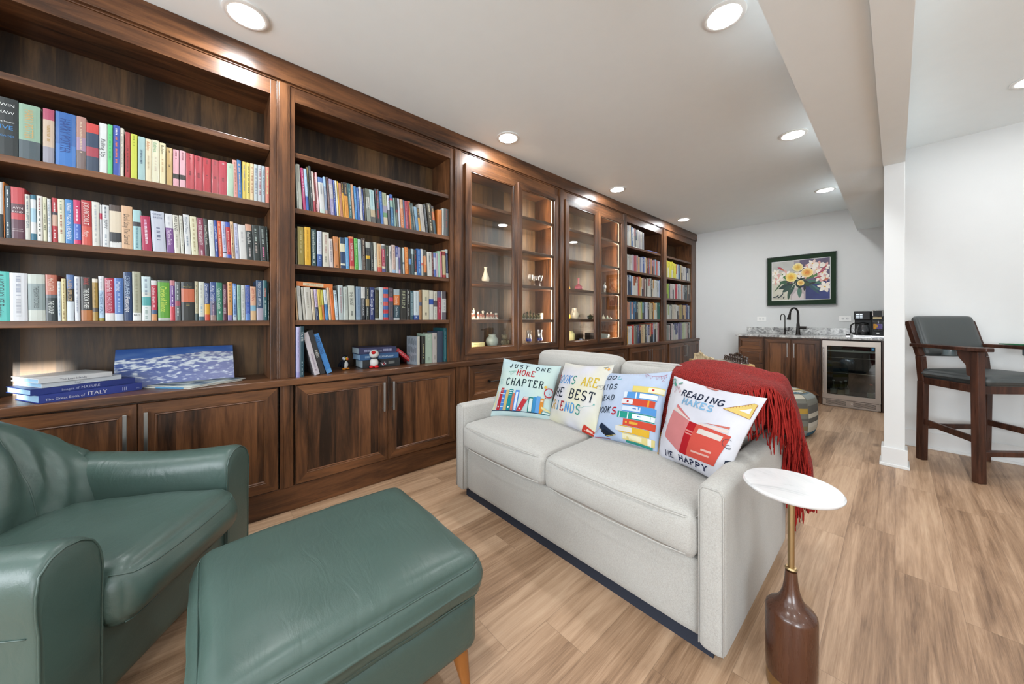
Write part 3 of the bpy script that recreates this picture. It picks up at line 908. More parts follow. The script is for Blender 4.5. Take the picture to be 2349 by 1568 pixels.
for s_ in (0.32, 0.68):
    seam([backc(s_ + (.03 if s_ > .5 else -.03) * k / 12, k / 12) + Vector((0, .002, 0)) for k in range(13)], bc, .003, 'side_seam')
for px, py in ((.03, -.04), (.61, -.04), (.08, -.70), (.56, -.70)):
    m = M().tube([(px, py, .125), (px, py, 0)], [.026, .015], 12); m.build('leg', LEGW, chair, smooth=True, world=False)

# ---------------------------------------------------------------- drink table
TX, TY = -.2180, 1.3690
dt = empty('drink_table', (TX, TY, 0), 'small round white marble drink table on a walnut bottle-shaped base', 'side table')
M().lathe([(.0, .612), (.108, .612), (.121, .616), (.1255, .622), (.1255, .625), (.121, .630), (.0, .630)], (TX, TY, 0), 56).build('tabletop', MARB, dt, smooth=True)
M().lathe([(.0, .608), (.020, .608), (.020, .612), (0, .612)], (TX, TY, 0), 20).build('mounting_plate', BRASS, dt, smooth=True)
M().lathe([(.0088, .36), (.0088, .610)], (TX, TY, 0), 20).build('pole', BRASS, dt, smooth=True)
M().lathe([(.0088, .374), (.0135, .374), (.0165, .369), (.0135, .363), (.012, .362)], (TX, TY, 0), 24).build('collar', BRASS, dt, smooth=True)
M().lathe([(.0, .040), (.063, .040), (.0645, .046), (.0655, .09), (.0655, .232), (.0640, .240), (.0585, .247), (.048, .255), (.037, .266), (.028, .282), (.0215, .303), (.0168, .335), (.0152, .362), (.0, .362)], (TX, TY, 0), 48).build('body', WALN, dt, smooth=True)
M().lathe([(.0, 0), (.062, 0), (.0635, .004), (.0635, .041), (.0, .041)], (TX, TY, 0), 48).build('base_ring', BRASS, dt, smooth=True)

# ---------------------------------------------------------------- patchwork pouf
def pouf():
    px_, py_, R_, Hh = -.855, 4.43, .365, .415
    m = M()
    NS = 8; NA = 64
    pal = [hexc(h) for h in ('d9d2c0', '8b8a80', 'b9b4a6', '3f6f86', 'c9a34a', 'a8622e', '6e6c66', 'e6e0d0', 'b8b23e', '9aa09c', '72848c', 'ddd6c4', '8f7f5c')]
    prof = [(0.0, .004), (.80, .004), (.93, .03), (.985, .09), (1.0, .16), (1.0, .27), (.985, .335), (.94, .385), (.86, .410), (.70, .422), (.45, .424), (.2, .418), (0.0, .410)]
    P = []
    rows = []
    for k, (r_, z_) in enumerate(prof):
        if k in (0, len(prof) - 1): rows.append((r_, z_)); continue
        rows.append((r_, z_))
    fine = []
    for i in range(len(prof) - 1):
        for t in range(4):
            a, b = prof[i], prof[i + 1]; fine.append((a[0] + (b[0] - a[0]) * t / 4, a[1] + (b[1] - a[1]) * t / 4))
    fine.append(prof[-1])
    rng = random.Random(11)
    sidecol = [[rng.choice(pal) for _ in range(12)] for _ in range(NS)]
    topcol = [[rng.choice(pal) for _ in range(12)] for _ in range(4)]
    def pt(u, v):
        a = u * 2 * PI; f = v * (len(fine) - 1); i = min(int(f), len(fine) - 2); t = f - i
        r_ = fine[i][0] * (1 - t) + fine[i + 1][0] * t; z_ = fine[i][1] * (1 - t) + fine[i + 1][1] * t
        seg = (a / (2 * PI) * NS) % 1.0
        flat = math.cos(PI / NS) / math.cos((seg - .5) * 2 * PI / NS)
        rr = R_ * r_ * (1 + (flat - 1) * .75) * (1 - .012 * math.exp(-((seg - .5) * 2) ** 2 * 0) ) * (1 - .02 * (1 - min(1, 9 * min(seg, 1 - seg))))
        return Vector((px_ + rr * math.cos(a + .25), py_ + rr * math.sin(a + .25), z_))
    def cf(u, v):
        p = pt(u, v)
        if v < .72:
            s_ = int(u * NS) % NS; k = int((p.z / .385) * 9.0 + (s_ % 3) * .35)
            return sidecol[s_][k % 12]
        x, y = p.x - px_, p.y - py_
        s_ = int(((x * .8 + y * .6) + R_) / (2 * R_) * 4) % 4
        k = int(((x * -.6 + y * .8) + R_) / (2 * R_) * 12)
        return topcol[s_][k % 12]
    m.grid(NA * 2, 60, pt, cf=cf)
    o = m.build('pouf', PRINT, None, smooth='all', merge=True, origin=(px_, py_, 0))
    set_tags(o, 'striped patchwork pouf on the floor behind the sofa near the beverage fridge', 'pouf')
    sm = M()
    for s_ in range(NS):
        sm.tube([pt(s_ / NS, .10 + .62 * t / 14) + Vector((math.cos(s_ / NS * 2 * PI + .25), math.sin(s_ / NS * 2 * PI + .25), 0)) * .002 for t in range(15)], .0028, 6, c=hexc('8d887c'))
    sm.tube([pt(t / 64, .715) + Vector((0, 0, .002)) for t in range(64)], .003, 6, closed=True, c=hexc('8d887c'))
    sm.build('piping', PRINT, o, smooth='all')
pouf()

# ---------------------------------------------------------------- spectator stool
SB = Vector((.299, 4.558, 0)); SF = Vector((.7071, -.7071, 0)); SL = Vector((.7071, .7071, 0))
stool = empty('bar_stool', (.45, 4.40, 0), 'tall dark wood captain stool with charcoal leather seat by the right wall', 'stool')
def sp(f, l, z): return SB + SF * f + SL * l + Vector((0, 0, z))
def sbar(name, a, b, w, d, parent=stool, up=None, mat=SW, bev=.004, mb=None):
    """square bar from a to b"""
    a = Vector(a); b = Vector(b); t = (b - a).normalized()
    s_ = (SL if up is None else Vector(up)); s_ = (s_ - t * s_.dot(t)).normalized(); q = t.cross(s_)
    pts = []
    for p in (a, b):
        for i, j in ((-1, -1), (1, -1), (1, 1), (-1, 1)): pts.append(p + s_ * w / 2 * i + q * d / 2 * j)
    m = mb or M(); m.add(pts, [(3, 2, 1, 0), (4, 5, 6, 7), (0, 1, 5, 4), (1, 2, 6, 5), (2, 3, 7, 6), (3, 0, 4, 7)])
    if mb is None: return m.build(name, mat, parent, bevel=bev)
for l in (-.24, .24):
    m = M()
    P = [sp(.02, l, 0), sp(.03, l, .64), sp(.012, l, .84), sp(-.075, l, 1.125)]
    for i in range(3):
        w = .044
        sbar('', P[i], P[i + 1], w, .05 - .006 * i, mb=m)
    m.build('back_leg', SW, stool, bevel=.004)
    sg = 1 if l > 0 else -1
    fl = sg * .305
    sbar('front_leg', sp(.435, fl, 0), sp(.420, fl - sg * .006, .915), .05, .045)
    sbar('side_rail', sp(.03, l, .648), sp(.42, fl - sg * .01, .648), .03, .055)
    sbar('side_stretcher', sp(.03, l, .315), sp(.43, fl - sg * .005, .290), .022, .045)
    # arm: tapered board with rounded look, cup ring under it
    m = M(); o0 = [sp(-.045, l - .03, .915), sp(-.045, l + .03, .915), sp(.45, fl + .048, .918), sp(.50, fl + .02, .918), sp(.50, fl - .03, .918), sp(.45, fl - .05, .918)]
    m.prism(o0, (0, 0, .027)); ar = m.build('arm', SW, stool, bevel=.005, seg=3)
    m = M(); k0 = sp(.40, fl - sg * .004, .913)
    m.prism([k0, k0 - SF * .10, k0 - SF * .085 - Vector((0, 0, .05)), k0 - SF * .045 - Vector((0, 0, .10)), k0 - SF * .04 - Vector((0, 0, .17)), k0 - Vector((0, 0, .19))], SL * .025)
    m.build('bracket', SW, ar, bevel=.003)
    c_ = sp(.245, l + sg * .045, .87)
    M().lathe([(.0, 0), (.034, 0), (.036, .004), (.036, .045), (.040, .047), (.034, .047), (.033, .006), (.0, .006)], tuple(c_), 28).build('cup_holder', plain('stool_cup_blue_grey', (.09, .12, .13), .25), ar, smooth=True)
sbar('front_rail', sp(.425, -.30, .648), sp(.425, .30, .648), .055, .03, up=(0, 0, 1))
sbar('back_rail', sp(.03, -.24, .648), sp(.03, .24, .648), .055, .03, up=(0, 0, 1))
sbar('back_stretcher', sp(.03, -.24, .275), sp(.03, .24, .275), .04, .022, up=(0, 0, 1))
sbar('footrest', sp(.43, -.30, .205), sp(.43, .30, .205), .035, .045, up=(0, 0, 1))
Rz = Matrix.Rotation(math.radians(-45), 3, 'Z')          # local +y -> SL, +x -> SF
Rs = Matrix(((SF.x, SL.x, 0), (SF.y, SL.y, 0), (0, 0, 1)))
m = M(); add_rounded(m, tuple(sp(.235, 0, .705)), (.43, .52, .062), .028, 12, (.01, .012, .022), Rs)
m.build('seat', BLKL, stool, smooth='all', merge=True)
Rb = Rs @ Matrix.Rotation(math.radians(-16), 3, 'Y')
m = M(); add_rounded(m, tuple(sp(-.020, 0, 1.005)), (.055, .445, .33), .024, 12, (.014, .004, .006), Rb)
m.build('backrest', BLKL, stool, smooth='all', merge=True)
m = M(); p0 = sp(.10, .245, .9455)
m.prism([p0, p0 + SF * .34 + SL * .05, p0 + SF * .34 + SL * .13, p0 + SL * .08], (0, 0, .007), c=hexc('2f7d52'))
for k in range(9):
    q = p0 + SF * (.02 + .036 * k) + SL * (.012 + .005 * k)
    m.prism([q, q + SF * .012, q + SF * .012 + SL * .05, q + SL * .05], (0, 0, .0085), c=hexc('c8d8c0'))
set_tags(m.build('game_board', MATTEC), 'thin green and white board lying on the far arm of the tall stool', 'game board')
# ---------------------------------------------------------------- wet bar on the back wall
YC = 6.15; BX0, BX1 = -1.629, -.085
YFACE = 6.165
def framedY(mb, x0, x1, z0, z1, y, w=.055, t=.02, bead=.010):
    """door front facing -Y built by turning framed()"""
    k = len(mb.v)
    framed(mb, x0, x1, z0, z1, 0, w=w, t=t, bead=bead)
    for i in range(k, len(mb.v)):
        a, b, c = mb.v[i]; mb.v[i] = (b, y - a, c)
def barcab(x0, x1, label, kind):
    r = empty('bar_cabinet', ((x0 + x1) / 2, 6.45, 0), label, 'cabinet', 'bar cabinets under the granite top')
    M().box(x0, x1, YFACE + .02, 6.74, .10, .876).box(x0, x1, YFACE + .07, 6.74, 0, .10).build('carcass', WZ, r)
    a, b = x0 + .008, x1 - .008
    if kind == 'drawers':
        for z0, z1 in ((.688, .852), (.482, .684), (.276, .478), (.112, .272)):
            m = M(); framedY(m, a, b, z0, z1, YFACE, w=.045)
            m.build('drawer', [WZ, WX, WX], r)
    else:
        mid_ = (a + b) / 2
        for p, q, hx in ((a, mid_ - .002, mid_ - .042), (mid_ + .002, b, mid_ + .034)):
            m = M(); framedY(m, p, q, .112, .852, YFACE, w=.06)
            d = m.build('door', [WZ, WX, WPX], r)
            h = M().box(hx, hx + .010, YFACE - .034, YFACE - .026, .60, .80)
            for z in (.612, .788): h.box(hx + .002, hx + .008, YFACE - .028, YFACE, z - .005, z + .005)
            h.build('handle', CHROME, d, bevel=.0015)
    return r
barcab(-1.629, -1.302, 'dark four-drawer bar cabinet at the left end of the granite top', 'drawers')
barcab(-1.298, -.672, 'dark two-door bar cabinet under the sink faucets', 'doors')
m = M().box(-.668, -.656, YFACE, 6.74, 0, .876).box(-.112, -.076, YFACE, 6.74, 0, .876).box(-.656, -.112, 6.16, 6.74, .868, .878)
set_tags(m.build('fridge_surround', WZ), 'dark wood panels framing the beverage fridge', 'cabinet panel')
m = M().box(-1.662, -.074, 6.125, 6.756, .878, .908)
set_tags(m.build('granite_countertop', GRAN, bevel=.004), 'grey swirled granite bar countertop with the black faucets', 'countertop')
m = M().box(-1.650, -.074, 6.738, 6.758, .9085, 1.010)
set_tags(m.build('granite_backsplash', GRAN, bevel=.002), 'low grey granite backsplash strip along the wall behind the faucets', 'backsplash')
# beverage fridge
fx0, fx1 = -.650, -.118; yF = 6.135
fr_ = empty('beverage_fridge', ((fx0 + fx1) / 2, 6.4, 0), 'stainless steel beverage fridge with tinted glass door under the granite top', 'fridge')
m = M().box(fx0, fx1, 6.715, 6.735, .085, .862).box(fx0, fx0 + .02, 6.17, 6.715, .085, .862).box(fx1 - .02, fx1, 6.17, 6.715, .085, .862).box(fx0, fx1, 6.17, 6.735, .845, .862).box(fx0, fx1, 6.17, 6.735, .10, .125)
m.build('cabinet_shell', DARK, fr_)
m = M()
gx0, gx1, gz0, gz1 = fx0 + .046, fx1 - .046, .160, .792
m.box(fx0, gx0, yF, yF + .03, .100, .857).box(gx1, fx1, yF, yF + .03, .100, .857).box(gx0, gx1, yF, yF + .03, .100, gz0).box(gx0, gx1, yF, yF + .03, gz1, .857)
dd = m.build('door', STEEL, fr_)
M().box(gx0 - .005, gx1 + .005, yF + .012, yF + .018, gz0 - .005, gz1 + .005).build('glass_pane', FRGLASS, dd)
m = M().tube([(fx0 + .014, yF - .035, .165), (fx0 + .014, yF - .035, .772)], .0065, 10)
for z in (.21, .73): m.tube([(fx0 + .014, yF - .035, z), (fx0 + .014, yF, z)], .005, 8)
m.build('handle', SILV, dd, smooth=True)
m = M().box(fx1 - .080, fx1 - .054, yF + .0105, yF + .0118, .752, .782, c=hexc('2a8fd0'))
m.box(fx1 - .076, fx1 - .060, yF + .0098, yF + .0104, .760, .772, c=hexc('8fd0ee')); m.build('sticker', MATTEC, dd)
m = M().box(fx0, fx1, yF + .01, yF + .03, .012, .094).box(fx0 + .02, fx1 - .02, yF + .03, 6.7, 0, .08)
m.build('grille', STEEL, fr_, bevel=.002)
m = M()
for k in range(5):
    z = .030 + k * .0115
    m.box(fx0 + .035, fx0 + .225, yF + .0085, yF + .0099, z, z + .0045).box(fx1 - .24, fx1 - .04, yF + .0085, yF + .0099, z, z + .0045)
m.build('vent_slots', DARK, fr_)
M().lathe([(0, 0), (.010, 0), (.010, .003), (0, .004)], (0, 0, 0), 20).xf(Matrix.Translation((-.375, yF + .009, .055)) @ Matrix.Rotation(PI / 2, 4, 'X')).build('lock', SILV, fr_)
for z, h, mt in ((.735, .022, WPL), (.640, .006, SILV), (.445, .006, SILV)):
    M().box(fx0 + .028, fx1 - .028, 6.185, 6.19, z - h, z).build('shelf_front', mt, fr_)
    M().box(fx0 + .024, fx1 - .024, 6.19, 6.70, z - .006, z - .003).build('glass_shelf', DRINKG, fr_)
area('fridge_light', (-.384, 6.30, .84), .30, 3.0, color=(.9, .96, 1), shape='RECTANGLE', size_y=.10)
def bottle(x, y, z, h, c, lab, cap, label, name='bottle', s=1.0):
    m = M().lathe([(0, 0), (.030 * s, 0), (.034 * s, .01), (.034 * s, h * .50), (.028 * s, h * .62), (.013 * s, h * .76), (.012 * s, h * .95), (.012 * s, h * .955), (0, h * .955)], (x, y, z), 20, c=c)
    o = m.build(name, GLAZE, None, smooth=True, origin=(x, y, z))
    M().lathe([(.0347 * s, h * .12), (.0347 * s, h * .44)], (x, y, z), 20, c=lab).build('paper_label', MATTEC, o, smooth=True)
    M().lathe([(.0135 * s, h * .93), (.0135 * s, h), (0, h)], (x, y, z), 16, c=cap).build('cap', MATTEC, o, smooth=True)
    return set_tags(o, label, 'bottle', 'bottles inside the beverage fridge')
dkg = hexc('26332c')
bottle(-.555, 6.30, .128, .20, dkg, hexc('c9cdc9'), hexc('d8d8d8'), 'dark bottle with pale label at the left of the fridge bottom')
bottle(-.478, 6.25, .128, .195, dkg, hexc('cfc6ae'), hexc('c8ccd0'), 'bottle with cream label in front of another, fridge bottom middle')
bottle(-.440, 6.33, .128, .20, dkg, hexc('b9c4be'), hexc('c8ccd0'), 'bottle half hidden behind the cream-labelled one inside the fridge')
bottle(-.205, 6.27, .128, .19, hexc('5a5238'), hexc('cfc9b4'), hexc('d4552a'), 'bottle with orange cap at the right of the fridge bottom')
m = M().lathe([(0, 0), (.070, 0), (.078, .02), (.080, .10), (.074, .135), (.05, .16), (.03, .165), (0, .167)], (-.43, 6.42, .447), 28, c=hexc('39414a'))
set_tags(m.build('jar', GLAZE, smooth=True, origin=(-.43, 6.42, .447)), 'round dark glass jar on the middle shelf of the fridge', 'jar')
# faucets
def arc(c, r, a0, a1, n, ax):
    return [Vector(c) + Vector((ax[0] * r * math.cos(math.radians(a0 + (a1 - a0) * k / n)), ax[1] * r * math.cos(math.radians(a0 + (a1 - a0) * k / n)), r * math.sin(math.radians(a0 + (a1 - a0) * k / n)))) for k in range(n + 1)]
f1 = empty('kitchen_faucet', (-.955, 6.50, .908), 'tall dark bronze gooseneck faucet with side lever, right of the slim tap', 'faucet')
ax = (-.62, -.78)
m = M().lathe([(0, 0), (.034, 0), (.034, .008), (.028, .016), (.025, .05), (.021, .11), (.019, .16), (.0155, .17), (.0155, .30)], (-.955, 6.50, .908), 24); m.build('body', BRONZE, f1, smooth=True)
R = .062
pts = [(-.955, 6.50, 1.18), (-.955, 6.50, 1.22)] + [Vector((-.955, 6.50, 1.222)) + Vector((ax[0] * R, ax[1] * R, 0)) * (1 - math.cos(t)) + Vector((0, 0, R * 1.25 * math.sin(t))) for t in [PI * k / 14 for k in range(1, 15)]]
e = pts[-1]
M().tube(pts, .0125, 12).build('spout', BRONZE, f1, smooth='all')
M().tube([e, e + Vector((ax[0] * .008, ax[1] * .008, -.03)), e + Vector((ax[0] * .02, ax[1] * .02, -.085)), e + Vector((ax[0] * .022, ax[1] * .022, -.095))], [.0135, .016, .025, .024], 14).build('spray_head', BRONZE, f1, smooth=True)
M().tube([(-.955, 6.50, 1.015), (-.895, 6.50, 1.015), (-.860, 6.50, 1.015)], [.020, .019, .019], 16).build('lever', BRONZE, f1, smooth=True)
f2 = empty('filter_tap', (-1.108, 6.50, .908), 'slim black filtered-water tap left of the tall faucet', 'faucet')
M().lathe([(0, 0), (.020, 0), (.020, .006), (.012, .010), (.012, .085), (.0065, .095), (.006, .26)], (-1.108, 6.50, .908), 20).build('body', BRONZE, f2, smooth=True)
pts = [(-1.108, 6.50, 1.14), (-1.108, 6.50, 1.17)] + [Vector((-1.108, 6.50, 1.17)) + Vector((ax[0] * .034, ax[1] * .034, 0)) * (1 - math.cos(t)) + Vector((0, 0, .042 * math.sin(t))) for t in [PI * k / 12 for k in range(1, 13)]]
pts.append(pts[-1] + Vector((0, 0, -.05)))
M().tube(pts, .0062, 10).build('spout', BRONZE, f2, smooth='all')
M().tube([(-1.108, 6.50, .965), (-1.060, 6.50, .965)], .009, 12).tube([(-1.062, 6.50, .955), (-1.060, 6.50, 1.02)], .0055, 10).build('lever', BRONZE, f2, smooth=True)
# outlets
def outlet(x, z, label, two=False):
    o = M().box(x - .062, x + .062, YB - .008, YB - .001, z - .037, z + .037).build('wall_outlet', WPL, None, bevel=.002, origin=(x, YB, z))
    set_tags(o, label, 'outlet', 'white outlets above the bar')
    for dx in (-.022, .022):
        s_ = M().lathe([(0, 0), (.0165, 0), (.0165, .002), (0, .002)], (0, 0, 0), 20).xf(Matrix.Translation((x + dx, YB - .008, z)) @ Matrix.Rotation(PI / 2, 4, 'X'))
        s = s_.build('socket', TRIM, o)
        M().box(x + dx - .007, x + dx - .005, YB - .0108, YB - .0100, z - .005, z + .006).box(x + dx + .005, x + dx + .007, YB - .0108, YB - .0100, z - .005, z + .006).build('slots', DARK, s)
outlet(-1.452, 1.138, 'horizontal white outlet plate left of the water tap')
outlet(-.475, 1.145, 'horizontal white outlet plate between picture and coffee maker')
# coffee maker
cx0, cx1, cy0, cy1, cz = -.372, -.078, 6.36, 6.66, .908
cm = empty('coffee_maker', ((cx0 + cx1) / 2, 6.5, cz), 'black two-way coffee maker with glass carafe at the right end of the bar', 'coffee maker')
M().box(cx0, cx1, cy0, cy1, cz, cz + .022).build('base', BLK, cm, bevel=.006)
M().box(cx0 - .001, cx1, cy0 - .003, cy0 + .0, cz + .004, cz + .020).build('chrome_trim', SILV, cm, bevel=.001)
M().box(cx0 + .005, cx1, cy0 + .17, cy1, cz + .022, cz + .335).build('column', BLK, cm, bevel=.006)
M().box(cx0 + .005, cx0 + .158, cy0 + .01, cy1, cz + .222, cz + .335).build('brew_head', BLK, cm, bevel=.008)
m = M()
for i in range(2):
    for j in range(3): m.box(cx0 + .028 + i * .033, cx0 + .053 + i * .033, cy0 + .0078, cy0 + .0098, cz + .242 + j * .022, cz + .257 + j * .022)
m.build('buttons', PANELM, cm)
M().lathe([(0, 0), (.050, 0), (.060, .012), (.062, .06), (.055, .10), (.044, .125), (.046, .135)], (cx0 + .088, cy0 + .085, cz + .026), 32).build('carafe', DRINKG, cm, smooth=True)
M().lathe([(.0, .02), (.056, .02), (.060, .035), (.0595, .05), (.0, .05)], (cx0 + .088, cy0 + .085, cz + .02), 32).build('coffee_band', BLK, cm, smooth=True)
M().lathe([(.046, .133), (.050, .136), (.048, .155), (.02, .162), (0, .163)], (cx0 + .088, cy0 + .085, cz + .026), 32).build('carafe_lid', BLK, cm, smooth=True)
m = M().tube([(cx0 + .045, cy0 + .05, cz + .175), (cx0 + .010, cy0 + .02, cz + .178), (cx0 - .018, cy0 + .002, cz + .155), (cx0 - .026, cy0, cz + .10), (cx0 - .022, cy0, cz + .05), (cx0 + .012, cy0 + .02, cz + .045)], .008, 10)
m.build('carafe_handle', BLK, cm, smooth='all')
M().box(cx0 + .162, cx1, cy0 + .06, cy1, cz + .022, cz + .285).build('pod_side', BLK, cm, bevel=.006)
M().box(cx0 + .170, cx1 - .022, cy0 - .004, cy0 + .17, cz + .262, cz + .350).build('pod_lid', SILV, cm, bevel=.014, seg=4)
M().box(cx0 + .182, cx1 - .034, cy0 - .006, cy0 - .0035, cz + .272, cz + .338).build('pod_window', BLK, cm, bevel=.001)
M().box(cx0 + .180, cx1 - .038, cy0 + .01, cy0 + .055, cz + .240, cz + .254).build('pod_spout', BRASS, cm)
mug = empty('travel_mug', (cx0 + .222, cy0 + .020, cz + .03), 'clear tumbler with purple and orange print inside the coffee maker', 'tumbler')
M().lathe([(.040, 0), (.046, .055), (.049, .130)], (cx0 + .225, cy0 + .005, cz + .080), 32).build('cup', DRINKG, mug, smooth=True)
m = M(); rng = random.Random(2)
for k in range(20):
    a0 = -2.6 + k * .10
    m.grid(1, 5, lambda a, b: Vector((cx0 + .225 + (.0466 + .0012 * b) * math.cos(a0 + a * .10), cy0 + .005 + (.0466 + .0012 * b) * math.sin(a0 + a * .10), cz + .105 + .065 * b)), cf=lambda a, b, k=k: hexc(('e09a3a', 'e0b050', '7a68b0', '8f82c8', 'b4a8dc')[min(4, max(0, int(k / 4.2 + 1.4 * noise.noise(Vector((k * .5, b * 4, 1))))))]))
m.build('printed_wrap', MATTEC, mug, smooth=True)
M().box(cx0 + .172, cx1 - .02, cy0 + .0, cy0 + .06, cz + .022, cz + .078).build('mug_stand', BLK, cm, bevel=.004)
M().box(cx0 + .212, cx0 + .236, cy0 - .0015, cy0 - .0002, cz + .042, cz + .060).build('badge', WPL, cm)
o = M().box(-.440, -.396, 6.330, 6.375, .908, .952).build('napkin_box', SILV, None, bevel=.003, origin=(-.418, 6.35, .908))
set_tags(o, 'tiny silver framed box on the granite beside the coffee maker', 'box')
M().box(-.436, -.400, 6.3285, 6.3298, .922, .948).build('dark_front', BLK, o)
# floral picture
PY = YB - .030; px0, px1, pz0, pz1 = -1.377, -.556, 1.345, 2.112
pic = empty('framed_picture', ((px0 + px1) / 2, YB, (pz0 + pz1) / 2), 'framed floral print in a wide dark green mat above the bar', 'picture')
m = M()
for a in ((px0, px1, pz0, pz0 + .012), (px0, px1, pz1 - .012, pz1), (px0, px0 + .012, pz0 + .012, pz1 - .012), (px1 - .012, px1, pz0 + .012, pz1 - .012)):
    m.box(a[0], a[1], PY - .004, YB - .001, a[2], a[3])
m.build('frame', plain('black_green_frame', (.008, .016, .010), .3), pic, bevel=.001)
M().box(px0 + .012, px1 - .012, PY + .004, YB - .004, pz0 + .012, pz1 - .012).build('mat_board', plain('forest_green_mat', (.016, .034, .018), .8, spec=.2), pic)
ax0, ax1, az0, az1 = -1.308, -.632, 1.432, 2.030
M().box(ax0 - .007, ax1 + .007, PY + .0025, PY + .0038, az0 - .007, az1 + .007).build('inner_mat', TRIM, pic)
W_, Hh_ = ax1 - ax0, az1 - az0
def AP(u, v, l):
    u, v = min(1, max(0, u)), min(1, max(0, v)); return Vector((ax0 + u * W_, PY + .0022 - l * .00006, az0 + v * Hh_))
m = M()
def bgc(u, v):
    if u < .5: c = (.80, .79, .72) if v < .75 else (.74, .74, .72)
    elif v > .42: c = (.36, .32, .42)
    else: c = (.12 + .10 * (u - .5), .17 + .1 * (u - .5), .36 + .25 * (u - .5))
    if .40 < u < .50 and v > .75: c = (.60, .57, .60)
    return tuple(s2l(max(0, min(1, q + .04 * noise.noise(Vector((u * 7, v * 7, 1)))))) for q in c)
m.grid(40, 30, lambda a, b: AP(a, b, 0), cf=bgc)
m.poly([AP(.34, .0, 2), AP(.60, .0, 2), AP(.60, .30, 2), AP(.34, .30, 2)], c=hexc('b4a8a8'))
m.poly([AP(.36, .0, 3), AP(.57, .0, 3), AP(.57, .14, 3), AP(.44, .22, 3), AP(.36, .10, 3)], c=hexc('cfc3c2'))
rng = random.Random(5)
lay = [4]
def leafp(u, v, a, l, w, c):
    lay[0] += 1; P = []
    for k in range(9):
        t = k / 8; P.append((l * t, w * math.sin(PI * t) ** .8))
    P += [(x, -y) for x, y in P[::-1][1:-1]]
    m.poly([AP(u + x * math.cos(a) - y * math.sin(a), v + (x * math.sin(a) + y * math.cos(a)) * W_ / Hh_, lay[0]) for x, y in P], c=hexc(c))
for u, v, a, l, w, c in ((.40, .42, 3.5, .30, .05, '16352f'), (.38, .40, 3.9, .26, .05, '1e4238'), (.42, .40, 4.3, .30, .03, '24483a'), (.36, .45, 3.1, .24, .045, '2f5a3c'), (.33, .35, 4.6, .33, .028, '2a4a38'),
                         (.58, .42, 5.7, .36, .03, '3c6a66'), (.60, .45, 5.4, .38, .028, '2a4c5a'), (.62, .48, 5.95, .30, .035, '3f6e5e'), (.50, .36, 4.7, .28, .04, '4a7260'), (.20, .48, 4.1, .28, .014, '3e5a3a'),
                         (.56, .50, .35, .30, .022, '4d7a3c'), (.65, .56, .5, .22, .02, '58803e'), (.30, .50, 2.2, .20, .03, '3c7a34'), (.47, .5, 4.9, .2, .06, '1b2c28'), (.58, .48, 5.2, .16, .05, '24382c')): leafp(u, v, a, l, w, c)
for k in range(26): leafp(.30 + .35 * rng.random(), .34 + .22 * rng.random(), rng.random() * 6.3, .09 + .05 * rng.random(), .022, rng.choice(('16302a', '274a30', '6b4a50', '1e2624')))
def lily(u, v, s, cs, a0=0.0):
    for k in range(6): leafp(u, v, a0 + k * PI / 3, s, s * .26, cs[k % len(cs)])
    leafp(u - s * .15, v, 0, s * .3, s * .10, 'e0b040')
for u, v, s in ((.06, .72, .09), (.12, .58, .11), (.07, .50, .09), (.78, .72, .12), (.88, .64, .10), (.92, .30, .13), (.72, .88, .10), (.83, .84, .09), (.93, .80, .09), (.26, .68, .09), (.48, .64, .10), (.60, .60, .08), (.84, .52, .10), (.93, .52, .09), (.64, .80, .08)):
    lily(u, v, s, rng.choice((('f2ece0', 'e8dccf'), ('f0e0d4', 'e8ccc0', 'f6efe4'), ('f4f0e6', 'dca8a0', 'f0e8dc'), ('f2e6d8', 'f4efe4'))), rng.random())
for u, v, a, l in ((.14, .84, 5.6, .12), (.10, .86, 5.9, .10), (.80, .62, .6, .16), (.86, .70, .8, .14), (.74, .52, .2, .14), (.88, .44, .5, .13)): leafp(u, v, a, l, .018, rng.choice(('b0485a', 'c46a50', 'a83c50')))
def rose(u, v, s, cols):
    for ring_, (rr, n_) in enumerate(((1.0, 9), (.82, 8), (.62, 7), (.42, 6), (.22, 4))):
        for k in range(n_):
            a = k * 2 * PI / n_ + ring_ * .5 + u * 7
            lay[0] += 1; c = (u + math.cos(a) * s * rr * .55, v + math.sin(a) * s * rr * .55 * W_ / Hh_)
            P = [AP(c[0] + s * .46 * rr * math.cos(t) * (1 + .1 * math.sin(3 * t + k)), c[1] + s * .46 * rr * math.sin(t) * W_ / Hh_, lay[0]) for t in [q * PI / 7 for q in range(14)]]
            cc = cols[min(len(cols) - 1, ring_)]; cc = Vector(hexc(cc)) * (.86 + .24 * rng.random())
            m.poly(P, c=tuple(cc))
rose(.35, .58, .105, ('f0de90', 'ecd070', 'e8c050', 'e0a838', 'd89a30'))
rose(.47, .82, .095, ('f4e8b0', 'f0dc90', 'ecc868', 'e4b850', 'e0a840'))
rose(.63, .67, .105, ('f4dca0', 'f0c878', 'ecb058', 'e09040', 'd88038'))
rose(.52, .42, .065, ('f2dc98', 'eac878', 'e4b860', 'd8a048'))
for k in range(9): leafp(.07 + .02 * k, .10 + .008 * (k % 4) * k / 2, 3.6 + .1 * k, .06, .012, '2a3a40')
m.build('print', ARTM, pic)
